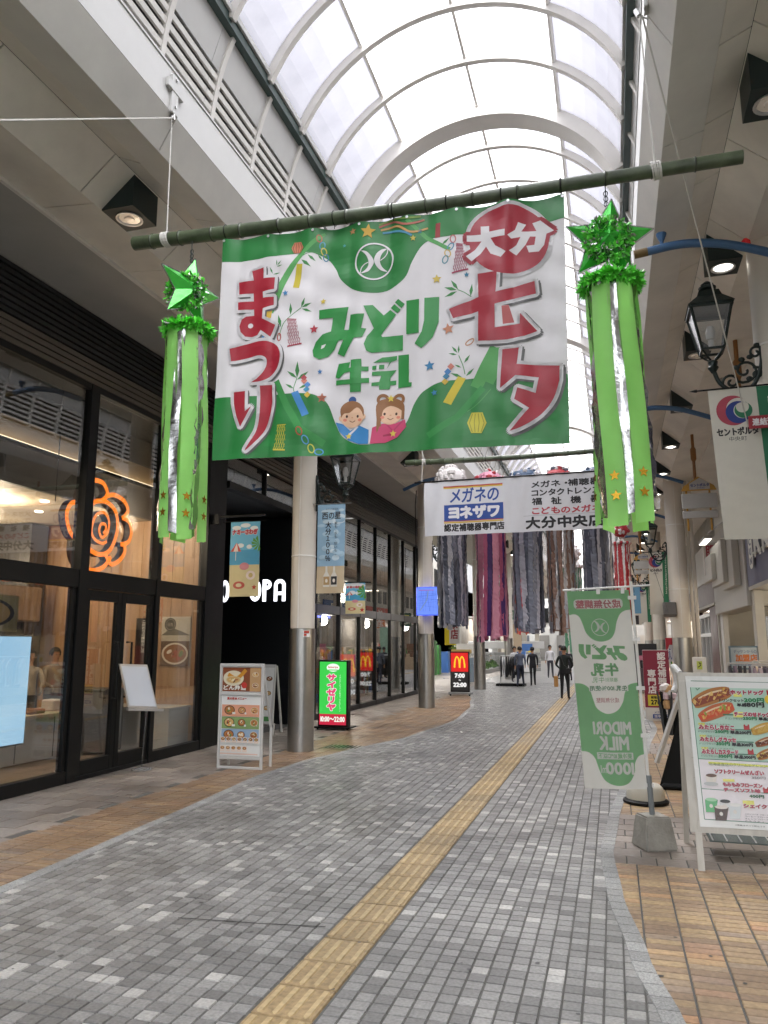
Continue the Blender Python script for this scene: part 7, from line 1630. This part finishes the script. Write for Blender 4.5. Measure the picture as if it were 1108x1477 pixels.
pr = Print(plane_fn((x0, 9.345, 0), (1, 0, 0), (0, 0, 1), .003)); W_ = x1 - x0
pr.rect(.04, .98, W_ - .04, 1.29, ink('8a4a28')); pr.rect(.44, .985, W_ - .045, 1.285, ink('c8a070')); pr.ell(.2, 1.15, .15, .10, ink('e6dcc0')); sausage2 = [(.12, 1.2), (.25, 1.15), (.38, 1.26)]; pr.line(bez(sausage2, 5), .05, ink('d8962e')); bowl(pr, .2, 1.13, .11, 21, 'd8c8a0', .05); pr.text('どん弁当', .06, 1.0, .38, 1.06, ink('f4f0e8'), bold=.004, out=(ink('2a1a14'), .006)); pr.ell(.36, 1.06, .04, .04, ink('c83a30'))
for y_ in (1.06, 1.2): bowl(pr, .52, y_, .045, int(y_ * 100), 'e8dcc8')
pr.text('夏の定食メニュー', .12, .875, .40, .905, ink('b83a2e'), bold=.002)
for i, c in enumerate(('e8a88a', '8aa86a', '9ab4d0')): pr.rect(.05, .66 - i * .155, W_ - .05, .81 - i * .155, ink(c))
for r_ in range(3):
    for c_ in range(3): bowl(pr, .16 + c_ * .18, .74 - r_ * .155, .075 if c_ == 0 else .055, 30 + r_ * 3 + c_, '2e2624' if c_ != 2 else 'd8c8b0', .06 if c_ == 0 else .045); pr.rect(.19 + c_ * .18 + .01, .69 - r_ * .155, .245 + c_ * .16, .715 - r_ * .155, PAP)
for r_ in range(2):
    for c_ in range(7 - r_ * 2): pr.rect(.05 + c_ * .08, .22 + (1 - r_) * .11, .115 + c_ * .08, .29 + (1 - r_) * .11, ink('f0e0d4')); bowl(pr, .082 + c_ * .08, .265 + (1 - r_) * .11, .028, 60 + c_ + r_ * 9, '3a2a24')
pr.rect(.05, .185, W_ - .05, .20, ink('e8c8b8')); pr.build('printed_art', t)
t = thing('menu_stand', 'second menu stand leaning just behind the first, only its right side showing', 'menu stand', (-6.0, 12.9, 0))
mb = MB(); mb.slab([(-6.55, 12.9, .18), (-5.88, 12.9, .18), (-5.94, 13.1, 1.22), (-6.5, 13.1, 1.22)], (0, -1, .15), .03, WHITE); mb.build('frame', t); mb = MB()
for x in (-6.53, -5.87): mb.beam((x, 12.86, 0), (x, 12.9, .2), .03, .03, WHITE); mb.beam((x + (.02 if x < -6 else -.05), 13.35, 0), (x + (.03 if x < -6 else -.06), 13.1, 1.2), .03, .03, WHITE)
mb.build('leg', t)
sl = Vector((0, .2, 1.04)).normalized(); pr = Print(lambda u, v, d: Vector((-6.49 + u, 12.9, .18)) + sl * v + Vector((0, -1, .19)).normalized() * (.034 + d)); pr.rect(0, .03, .54, 1.0, PAP)
for r_ in range(3):
    for c_ in range(3): bowl(pr, .10 + c_ * .18, .28 + r_ * .26, .06, 80 + r_ * 3 + c_, '2a2624')
pr.rect(0, .05, .54, .13, ink('5a9a5a')); pr.build('printed_art', t)
# glowing restaurant sign
t = thing('lit_sign', 'glowing green sign with pink Japanese name and red opening hours', 'sign', (-5.15, 14.0, 0))
mb = MB(); mb.box(-5.46, -4.86, 13.98, 14.16, .06, 1.29, BLACK, .01); mb.build('housing', t); mb = MB(); mb.box(-5.5, -4.80, 13.9, 14.3, 0.03, .06, BLACK); mb.build('base', t)
for x in (-5.45, -4.85): mb = MB(); mb.lathe([(.025, -.012), (.025, .012)], (x, 13.95, .026), BLACKM, 10, 'X'); mb.build('caster', t)
pr = Print(plane_fn((-5.43, 13.98, 0), (1, 0, 0), (0, 0, 1), .003)); GG = glow('3fce50', .95); GR_ = glow('d22a48', .8); GW = glow('f0fff0', 1.0); GP = glow('e04878', .95)
pr.rect(0, .09, .54, 1.26, GG); pr.rect(0, .09, .54, .29, GR_); pr.ell(.27, 1.15, .13, .075, GW); pr.text('Saizeriya', .17, 1.13, .37, 1.18, GR_, bold=.002); pr.rrect(.17, 1.095, .37, 1.115, .008, GG)
pr.text('サイゼリヤ', .15, .36, .33, 1.02, GP, vert=True, bold=.013, out=(GW, .02)); pr.text('イタリアンワイン＆カフェレストラン', .40, .34, .43, 1.02, GW, vert=True); pr.text('10:00～22:00', .03, .15, .51, .24, GW, bold=.004); pr.build('lettering', t)
# burger stand sign
def burger_sign(t, x, y, z0, s_=1.0):
    mb = MB(); mb.box(x, x + .60 * s_, y, y + .14, z0 + .12, z0 + 1.36 * s_, BLACK, .01); mb.build('housing', t)
    mb = MB(); mb.box(x - .06, x + .66 * s_, y - .06, y + .26, z0 + .05, z0 + .119, mat('grey_base', (.2, .2, .2), .5), .01); mb.build('base', t)
    for xx in (x, x + .6 * s_): mb = MB(); mb.lathe([(.04, -.02), (.04, .02)], (xx, y, z0 + .042), BLACKM, 10, 'X'); mb.build('caster', t)
    pr = Print(plane_fn((x + .03, y, z0), (1, 0, 0), (0, 0, 1), .003)); pr.rect(0, .74, .54, 1.32, glow('d81e1e', .9)); pr.rect(0, .16, .54, .735, ink('2a2a2c')); MY = glow('f7c12a', 1.1)
    for cx in (.19, .35): pr.ring(cx, .86, .105, .36, .05, MY, 22, 0, 180)
    GW2 = glow('f4f4f4', .9); pr.text('7:00', .12, .56, .42, .68, GW2, bold=.010); pr.text('～', .24, .46, .30, .50, GW2, bold=.004, vert=True); pr.text('22:00', .07, .28, .47, .40, GW2, bold=.010); pr.build('lettering', t)
t = thing('lit_sign', 'red and black standing sign with yellow arches and opening hours', 'sign', (-4.65, 24, 0)); burger_sign(t, -4.95, 24.0, 0.0)
mb = MB(); mb.box(-4.95, -4.35, 24.2, 24.5, 1.3, 1.42, ink('c8a860')); mb.build('rear_box', t)
t = thing('lit_sign', 'second burger sign glowing behind the glass wall', 'sign', (-6.9, 18.6, 0)); burger_sign(t, -7.1, 19.6, 0.0, .9)
# map screen on the second left column
t = thing('map_screen', 'blue glowing street map screen fixed to the column', 'screen', (-4.43, 19.05, 2.3)); mb = MB(); mb.box(-4.78, -4.10, 19.02, 19.12, 2.31, 3.03, mat('blue_screen_frame', (.02, .03, .25), .4, emit=((.05, .1, .9), .18)), .01); mb.build('housing', t)
pr = Print(plane_fn((-4.76, 19.02, 2.33), (1, 0, 0), (0, 0, 1), .003)); pr.rect(0, 0, .64, .68, glow('6a8cf0', 1.0)); rd_ = random.Random(3); LB = glow('3a56b8', .5)
for i in range(9): x = rd_.uniform(.05, .5); pr.line([(x, .08), (x + rd_.uniform(-.1, .1), .6)], .004, LB)
for i in range(8): y = rd_.uniform(.08, .6); pr.line([(.04, y), (.5, y + rd_.uniform(-.06, .06))], .004, LB)
pr.line([(.08, .1), (.25, .35), (.3, .6)], .02, glow('8fa8b0', .5)); pr.rect(.05, .61, .45, .625, glow('c04a80', .6))
for i in range(3): pr.rect(.55, .2 + i * .12, .62, .23 + i * .12, LB)
pr.build('map_lines', t); mb = MB(); mb.tube([(-4.62 + .21 * math.cos(a), 19.4 + .21 * math.sin(a), 2.7) for a in [i * math.pi / 10 for i in range(20)]], .012, STEEL, 6, closed=True); mb.build('clamp_band', t)
# tilted white board on a stand by the glass door
t = thing('notice_stand', 'tilted blank white notice board on a clear stand before the glass door', 'notice stand', (-5.85, 8.9, 0))
mb = MB(); P0_, P1_, P2_, P3_ = Vector((-5.95, 8.62, .80)), Vector((-5.78, 9.02, .76)), Vector((-5.88, 8.88, 1.33)), Vector((-6.02, 8.48, 1.35)); n_ = (P1_ - P0_).cross(P3_ - P0_).normalized(); mb.slab([P0_, P1_, P2_, P3_], n_, .02, ALU); mb.build('frame', t)
mb = MB(); c_ = (P0_ + P1_ + P2_ + P3_) / 4; mb.slab([c_ + (p - c_) * .9 + n_ * (.021) for p in (P0_, P1_, P2_, P3_)], n_, .003, mat('white_sheet', (.68, .73, .80), .3)); mb.build('sheet', t)
mb = MB(); mb.beam(P0_ + Vector((.0, 0, -.02)), P1_ + Vector((.05, .06, -.02)), .05, .03, ALU); mb.build('ledge', t)
mb = MB(); mb.tube([(-5.83, 8.87, .78), (-5.90, 8.92, .02)], .012, GLASS2, 8); mb.build('post', t); mb = MB(); mb.lathe([(.13, 0), (.13, .012), (.02, .02)], (-5.90, 8.92, .004), mat('clear_base', (.25, .25, .25), .2), 16); mb.build('foot', t)
# right side small things
t = thing('plate_sign', 'small white plate with a green pictogram beside the steel sleeve', 'sign', (1.6, 16.5, 0)); mb = MB(); mb.box(1.48, 1.74, 16.5, 16.53, 1.02, 1.34, ink('e8e8e2', .4), .02); mb.build('plate', t); mb = MB(); mb.tube([(1.7, 16.53, 1.1), (1.7, 16.53, 0)], .012, ALU, 6); mb.build('post', t)
pr = Print(plane_fn((1.48, 16.5, 1.02), (1, 0, 0), (0, 0, 1), .003)); pr.rect(.08, .08, .18, .24, ink('c8d860')); pr.line([(.10, .12), (.15, .16), (.12, .22), (.16, .19)], .016, BKk); pr.build('lettering', t)
mb = MB(); mb.box(-.16, .16, -.11, .11, 0, .34, mat('speaker_grey', (.10, .095, .09), .5), .02); mb.xf(Matrix.Translation((1.40, 20.55, 2.28)) @ Matrix.Rotation(R(-14), 4, 'X')); mb.build('speaker_box', label='dark speaker box strapped to the tall right column', cat='speaker')
mb = MB(); mb.tube([(.55, 16.6, 4.4), (1.36, 20.5, 2.35)], .004, BLACK, 4); mb.build('speaker_cable', label='thin slanting cable ending at the speaker box', cat='cable')
t = thing('poster_stand', 'pale blue framed poster with orange lettering behind the clothes rack', 'poster', (2.9, 20.2, 0)); mb = MB(); mb.box(2.62, 3.36, 20.0, 20.03, 1.0, 1.55, ink('6f8794'), .01); mb.build('frame', t); mb = MB(); mb.tube([(3.0, 20.04, 1.1), (3.0, 20.04, 0)], .02, ALU, 6); mb.build('post', t)
pr = Print(plane_fn((2.62, 20.0, 1.0), (1, 0, 0), (0, 0, 1), .003)); pr.rect(.04, .04, .70, .51, ink('b9c8d0')); pr.text('デッサンからの', .1, .38, .6, .46, NAVY); pr.text('加盟店', .14, .19, .6, .35, ink('d87838'), bold=.008); pr.text('ただいま募集中', .1, .08, .6, .15, NAVY); pr.build('lettering', t)
def rack(x, y, n, L, label, cols2, ang=0.0, h=1.25, hang=.75):
    t = thing('clothes_rack', label, 'clothes rack', (x, y, 0)); mb = MB(); mb.tube([(x, y, h), (x + L, y, h)], .014, ALU, 8)
    for xx in (x, x + L): mb.tube([(xx, y, h), (xx, y, .05)], .012, ALU, 8); mb.tube([(xx, y - .25, .03), (xx, y + .25, .03)], .012, ALU, 8)
    mb.build('frame', t); rd_ = random.Random(n)
    for i in range(n):
        xx = x + (i + .5) * L / n; m = ink(rd_.choice(cols2), .8); w = rd_.uniform(.17, .22); hl_ = hang * rd_.uniform(.85, 1.05); mb = MB(); vs = []
        for j in range(7): k = j / 6; ww = w * (.35 + .65 * min(1, k * 4)); z = h - .04 - hl_ * k; th = .012 + .012 * math.sin(k * 6 + i); vs += [(xx - th, y - ww, z), (xx + th, y - ww, z), (xx + th, y + ww, z), (xx - th, y + ww, z)]
        mb.add(vs, [(4 * j + a, 4 * j + (a + 1) % 4, 4 * j + 4 + (a + 1) % 4, 4 * j + 4 + a) for j in range(6) for a in range(4)] + [(0, 1, 2, 3), (27, 26, 25, 24)], m); mb.build('garment', t)
    return t
rack(2.15, 13.9, 22, 1.8, 'rack of purple grey garments on hangers behind the menu board', ['6a5e6a', '8a7a84', '4a4450', 'a89aa0', 'd8ccc8'])
rack(1.95, 15.2, 16, 1.3, 'second rack with dark garments behind the plate sign', ['4a3c4a', '6a5a66', '2e2a30', 'b0a4a4'])
rack(2.7, 17.3, 14, 1.2, 'third rack with beige and white tops under the blue fascia', ['c8b49a', 'e0d8cc', '8a6a4a', '3a3a44'])
for lab, x, y, z, c in (('dark blue jacket hanging in the open clothes shop', 4.0, 21.8, 1.45, '39485e'), ('grey shirt hung deeper inside the clothes shop', 4.6, 18.0, 1.5, '8a8a90')):
    t = thing('hanging_jacket', lab, 'jacket', (x, y, z)); mb = MB(); m = ink(c, .8)
    vs = []
    for (w, z_, d) in ((.08, .80, .05), (.24, .74, .08), (.26, .5, .1), (.24, .2, .1), (.26, 0, .1)): vs += [(x - w, y - d, z + z_), (x + w, y - d, z + z_), (x + w, y + d, z + z_), (x - w, y + d, z + z_)]
    mb.add(vs, [(4 * j + a, 4 * j + (a + 1) % 4, 4 * j + 4 + (a + 1) % 4, 4 * j + 4 + a) for j in range(4) for a in range(4)] + [(0, 1, 2, 3), (19, 18, 17, 16)], m); mb.build('body', t, smooth=60)
    for sg in (-1, 1): mb = MB(); mb.tube([(x + sg * .2, y, z + .72), (x + sg * .32, y, z + .4), (x + sg * .33, y - .02, z + .12)], [.07, .065, .05], m, 8); mb.build('sleeve', t, smooth=60)
    mb = MB(); mb.tube([(x, y, z + .8), (x, y, z + .92), (x + .04, y, z + .95)], .006, STEEL, 6); mb.build('hook', t)
t = thing('cabinet', 'tall tan wooden cabinet with black edges inside the clothes shop', 'cabinet', (4.3, 20.6, 0)); mb = MB(); mb.box(4.05, 4.75, 20.4, 20.9, 0, 2.32, wood_mat('tan_cabinet', (.30, .20, .12), (.38, .27, .17))); mb.build('body', t); mb = MB()
for a in ((4.03, 4.06), (4.74, 4.77)): mb.box(a[0], a[1], 20.38, 20.4, 0, 2.34, BLACK)
mb.build('edge', t)
mb = MB(); mb.box(3.3, 3.32, 18.6, 19.0, 1.0, 2.2, ink('d8dce0'), .005); mb.build('strip_poster', label='narrow pale strip poster on the white door post', cat='poster')
# ---------------- far ground furniture
t = thing('hedge_planter', 'long low planter with clipped green plants at the far left', 'planter', (-7.0, 42, 0)); mb = MB(); mb.box(-7.35, -6.65, 36, 50, 0, .22, mat('granite_edge', (.3, .3, .29), .6)); mb.build('trough', t)
LEAF = tile_mat('hedge_leaf', [(0, (.035, .09, .02)), (.5, (.06, .14, .03)), (1, (.12, .2, .05))], .5, 'island', 20, .2); rd_ = random.Random(5); vs = []; fs = []
for i in range(5200):
    x, y, = rd_.uniform(-7.3, -6.7), rd_.uniform(36.1, 49.9); z = .2 + .42 * (1 - ((x + 7) / .34) ** 2) * rd_.uniform(.3, 1) * (.7 + .3 * math.sin(y * 2.6)); a = rd_.uniform(0, 6.28); s_ = rd_.uniform(.04, .09); n = len(vs)
    vs += [(x, y, z), (x + s_ * math.cos(a), y + s_ * math.sin(a), z + s_ * .5), (x + s_ * .4 * math.cos(a + 1), y + s_ * .4 * math.sin(a + 1), z + s_)]; fs.append((n, n + 1, n + 2))
mb = MB(); mb.add(vs, fs, LEAF); mb.build('foliage', t, kind='stuff')
t = thing('shrub', 'taller yellow green shrub behind the red burger sign', 'shrub', (-6.6, 33.5, 0)); mb = MB(); mb.lathe([(.22, 0), (.26, .4), (.0001, .41)], (-6.6, 33.5, 0), mat('granite_edge', (.3, .3, .29), .6), 12); mb.build('pot', t); vs = []; fs = []
for i in range(900):
    d = Vector((rd_.gauss(0, 1), rd_.gauss(0, 1), rd_.gauss(0, 1))).normalized() * rd_.uniform(.3, 1); p = Vector((-6.6, 33.5, 1.05)) + Vector((d.x * .35, d.y * .35, d.z * .6)); q_ = d.orthogonal().normalized() * .05; n = len(vs); vs += [p, p + q_ + Vector((0, 0, .04)), p + d * .1]; fs.append((n, n + 1, n + 2))
mb = MB(); mb.add(vs, fs, tile_mat('shrub_leaf', [(0, (.10, .16, .03)), (1, (.25, .32, .06))], .5, 'island', 20, .2)); mb.build('foliage', t, kind='stuff')
gw_ = thing('granite_wall', 'low grey wall of square stone blocks closing the plaza at the far left', 'wall', (-6.5, 47, 0)); k = 0; GRA = TM['kerb_granite', 'object']
for i in range(14):
    for j in range(5): mb = MB(); mb.box(-8.4 + i * .3, -8.115 + i * .3, 46.95 - random.uniform(0, .02), 47.2, .01 + j * .22, .22 + j * .22 - .008, GRA, .01); mb.build('stone_block', gw_)
mb = MB(); mb.box(-8.6, -4.0, 47.3, 47.5, 1.3, 1.75, WHITE, .02); mb.build('awning', label='pale awning strip above the low granite wall', cat='awning')
rack(-4.25, 30.2, 12, .85, 'black clothes rack with dark suits on the far street', ['1c1c20', '26262a', 'd8d8d8', '121214'], h=1.15, hang=.8)
mb = MB(); mb.box(-4.4, -3.3, 29.95, 30.5, 0, .09, BLACKM); mb.build('rack_base', label='black platform under the far suit rack', cat='platform')
t = thing('hanging_sign', 'dark green hanging sign with yellow letters above the far walkers', 'sign', (-3.6, 33, 2.4)); mb = MB(); mb.box(-3.85, -3.35, 33, 33.08, 2.35, 2.95, ink('1f4a34'), .01); mb.build('board', t); mb = MB(); mb.tube([(-3.6, 33.04, 2.95), (-3.6, 33.04, 5.9)], .01, BLACK, 5); mb.build('hanger', t)
pr = Print(plane_fn((-3.85, 33, 2.35), (1, 0, 0), (0, 0, 1), .003)); pr.text('和菓子', .08, .32, .42, .5, ink('e8d848'), bold=.008); pr.text('MOM', .06, .1, .44, .24, ink('f0f0e0'), bold=.006); pr.build('lettering', t)
for lab, x, y, z0, z1, w, c in (('yellow far banner left of the pink streamer', -6.5, 30.5, 1.55, 2.3, .45, 'e6d02a'), ('pale green far banner cloth', -2.0, 36, 1.0, 2.4, .5, '9ac0a8'), ('tan far banner cloth', -5.0, 40, 1.2, 2.6, .5, 'c8b498'), ('crimson small far banner', -6.4, 36.5, 2.2, 3.0, .4, 'b02a3a')):
    t = thing('far_banner', lab, 'banner', (x, y, z0)); fn, w_, h_ = flag_fn(x, x + w, y, z0, z1, .02, x); cloth(fn, w_, h_, (.08, .1), ink(c), 'cloth', t); mb = MB(); mb.tube([(x - .03, y, z1), (x + w + .03, y, z1)], .012, STEEL, 5); mb.tube([(x + w / 2, y, z1), (x + w / 2, y, 5.8)], .006, STEEL, 5); mb.build('rod', t)
t = thing('poster_box', 'red and white poster with a blue running figure beside the steel sleeve', 'poster', (1.18, 21.0, 0)); mb = MB(); mb.box(1.28, 1.46, 21.1, 21.14, 1.15, 1.75, ink('ece8e8')); mb.build('board', t)
pr = Print(plane_fn((1.28, 21.1, 1.15), (1, 0, 0), (0, 0, 1), .003)); pr.rect(0, .42, .18, .6, ink('c02a3a')); pr.poly([(.0, .42), (.09, .42), (.0, .2)], ink('c02a3a')); pr.line([(.05, .05), (.09, .16), (.13, .06)], .02, NB2); pr.line([(.09, .16), (.09, .27), (.04, .2)], .02, NB2); pr.ell(.095, .31, .02, .02, NB2); pr.build('printed_art', t)
mb = MB(); mb.tube([(1.37, 21.14, 1.2), (1.37, 21.14, 0)], .012, ALU, 6); mb.build('post', t)
t = thing('white_cart', 'small white display cart beside the far standing man', 'cart', (-.95, 24.5, 0)); mb = MB(); mb.box(-1.2, -.55, 24.4, 24.9, .15, .75, ink('e2e4e8'), .03); mb.build('body', t)
for x in (-1.12, -.63): mb = MB(); mb.lathe([(.07, -.02), (.07, .02)], (x, 24.45, .07), BLACKM, 12, 'X'); mb.build('wheel', t)

# ---------------- far clutter along both sides
for k, (lab, x, y, c1, c2) in enumerate((('stall of white boxes far left near the plaza', -5.9, 32.0, 'e8e6e0', '8a9aa8'), ('blue and white stall in the far centre left', -4.9, 44.0, '4a78b8', 'e8e8e8'), ('stall of dark coats at the far right kerb', .9, 27.5, '2a2c34', '5a5058'), ('pink stall at the far right beyond the cream flag', 1.0, 33.5, 'd88aa0', 'e8e0d8'), ('brown goods stall in the farthest middle distance', -.6, 46.0, '7a5a44', 'b8a48a'))):
    t = thing('goods_stall', lab, 'stall', (x, y, 0), 'stalls in the far part of the arcade'); rd_ = random.Random(k)
    mb = MB(); mb.box(x - .6, x + .6, y - .3, y + .4, .05, .8, ink(c2, .7), .02); mb.build('table', t)
    for j in range(9): a_, h = x - .55 + (j % 5) * .24, rd_.uniform(.15, .45); z_ = .80 if j < 5 else .81; mb = MB(); mb.box(a_, a_ + .2, y - .25 + (j // 5) * .3, y - .05 + (j // 5) * .3, z_, z_ + h, ink(c1 if j % 3 else c2, .6), .01); mb.build('goods', t)
    mb = MB(); mb.box(x - .5, x + .5, y + .38, y + .42, 1.2, 1.6, ink(c1, .5)); mb.tube([(x - .45, y + .4, 0), (x - .45, y + .4, 1.2)], .02, STEEL, 6); mb.tube([(x + .45, y + .4, 0), (x + .45, y + .4, 1.2)], .02, STEEL, 6); mb.build('header_board', t)
for k, (lab, x, y, z, w, h, c, tx) in enumerate((('small blue hanging sign with a white letter P, far right', .75, 34, 2.6, .5, .5, '2a5ab8', 'P'), ('far white hanging sign with red characters', -2.6, 40, 2.6, .9, .5, 'ecebe6', '本店'), ('far red hanging sign', -4.4, 37.5, 2.5, .5, .8, 'b83038', '祭'), ('far orange lantern shaped sign', .3, 43, 2.5, .6, .6, 'd8783a', '酒'), ('far white vertical sign beside the burger board', -6.0, 29, 1.6, .4, 1.5, 'e8e6e0', '喫茶店'))):
    t = thing('hanging_sign', lab, 'sign', (x, y, z)); mb = MB(); mb.box(x, x + w, y, y + .08, z, z + h, ink(c, .5), .01); mb.build('board', t); mb = MB(); mb.tube([(x + w / 2, y + .04, z + h), (x + w / 2, y + .04, 5.8)], .012, STEEL, 5); mb.build('hanger', t)
    pr = Print(plane_fn((x, y, z), (1, 0, 0), (0, 0, 1), .004)); pr.text(tx, w * .15, h * .12, w * .85, h * .88, ink('f2f0ea' if c not in ('ecebe6', 'e8e6e0') else 'a83038'), bold=.01, vert=(h > w * 1.3 and len(tx) > 1)); pr.build('lettering', t)
# ================================================================ PEOPLE
def person(name_label, x, y, H, yaw, shirt, pants, pose='stand', hair='15110f', skin='b98a6c', arms=None, lift=0.0, group=None, bag=None):
    k = H / 1.70
    t = thing('person', name_label, 'person', (x, y, lift), group)
    m2 = BODIES[pose, tuple(arms or [(0, 0), (0, 0)])].copy()
    Mx = Matrix.Rotation(yaw, 4, 'Z') @ Matrix.Scale(k, 4); mats = [ink(shirt, .8), ink(pants, .8), ink(skin, .6), ink('1a1818', .5)]
    for m in mats: m2.materials.append(m)
    for p in m2.polygons:
        c = p.center
        if c.z > 1.44 or (abs(c.x) > .19 and c.z < .92 and c.z > .60) : p.material_index = 2
        elif c.z < .085: p.material_index = 3
        elif c.z < .95 and abs(c.x) < .19 or c.z < .6: p.material_index = 1
        else: p.material_index = 0
        p.use_smooth = True
    m2.transform(Mx); b = link_mesh('body', m2, t)
    off = Vector((x, y, lift))
    def W(p): return Mx @ Vector(p) + off
    mb = MB(); ph = []                                   # hair cap
    for i in range(9):
        th = math.pi * i / 8
        for j in range(16): a = 2 * math.pi * j / 16; zz = math.cos(th); low = -.45 if math.sin(a) > -.55 else .25; zz = max(zz, low); rr = math.sqrt(max(0, 1 - zz * zz)) * (1 if th < 2.2 else .8); ph.append(W((.104 * rr * math.cos(a), -.0 + .112 * rr * math.sin(a), 1.645 + .112 * zz)))
    mb.add(ph, [(i * 16 + j, i * 16 + (j + 1) % 16, (i + 1) * 16 + (j + 1) % 16, (i + 1) * 16 + j) for i in range(8) for j in range(16)], ink(hair, .6)); mb.build('hair', t, smooth=80)
    fc = MB()
    for sg in (-1, 1): fc.ball(W((sg * .033, -.098, 1.615)), .010 * k, ink('120f0e', .3), 6); fc.ball(W((sg * .092, -.01, 1.60)), .02 * k, ink(skin, .6), 6, (.5, 1, 1.4))
    fc.ball(W((0, -.108, 1.585)), .014 * k, ink(skin, .6), 6); fc.ball(W((0, -.098, 1.548)), .016 * k, ink('8a4a42', .5), 6, (1.4, .5, .4)); fc.build('face', t)
    if bag:
        mb = MB(); c = W(bag[1]); s_ = bag[2]; mb.box(c.x - s_ * .5, c.x + s_ * .5, c.y - s_ * .2, c.y + s_ * .2, c.z - s_ * .5, c.z + s_ * .5, ink(bag[0], .6), .02); o_ = mb.build(bag[4], label=bag[3], cat='bag')
    return t
person('man in black jacket and trousers standing on the yellow strip, seen from behind', -1.43, 23.6, 1.50, R(172), '16201c', '1c1d1f', 'stand', arms=[(1, .5), (1, .5)], bag=None)
mb = MB(); mb.tube([(-1.52, 23.48, 1.27), (-1.43, 23.45, .98), (-1.30, 23.50, .88)], .012, ink('2a2a2e'), 6); mb.box(-1.38, -1.24, 23.42, 23.5, .72, .9, ink('101214'), .02); mb.build('shoulder_bag', label='small black bag slung behind the standing man', cat='bag')
mb = MB(); mb.box(-1.74, -1.62, 23.5, 23.6, .35, .66, ink('b8884a'), .01); mb.tube([(-1.70, 23.55, .66), (-1.68, 23.55, .74), (-1.65, 23.55, .66)], .006, ink('b8884a'), 5); mb.build('paper_bag', label='tan paper bag in the hand of the man in black', cat='bag')
person('man in grey shirt and navy trousers walking away near the suit rack', -3.42, 29.6, 1.46, R(176), '5a6070', '23283a', 'walk', arms=[(0, .3), (0, .1)])
person('dark clothed walker just right of the man in the grey shirt', -3.05, 30.6, 1.44, R(190), '1a1a20', '18181c', 'walk', arms=[(0, .2), (0, .3)])
person('person in dark top crossing far away beyond the grey plaza', -2.35, 36.5, 1.5, R(90), '4a4c58', '2a2c38', 'walk', arms=[(0, .4), (0, .4)])
person('person in white blouse far behind, left of the man in black', -1.95, 35.2, 1.42, R(200), '3a3a44', '2a2a30', 'stand', arms=[(0, .2), (0, .5)])
person('distant shopper in white near the dark green hanging sign', -2.95, 38, 1.5, R(10), 'e2e2e6', '3a3a44', 'stand')
person('distant shopper behind the suit rack', -4.1, 33.5, 1.45, R(30), 'd8d8da', '3a3a44', 'stand')
person('staff member in pale uniform behind the counter, dark hair tied back', -8.75, 10.62, 1.5, R(70), '948a7c', '3a3632', 'stand', arms=[(0, .8), (0, .8)])
person('second staff member in white uniform with a dark strap, left behind the counter', -8.8, 10.12, 1.48, R(60), 'a39a8c', '3a3632', 'stand', arms=[(0, .6), (0, .9)])
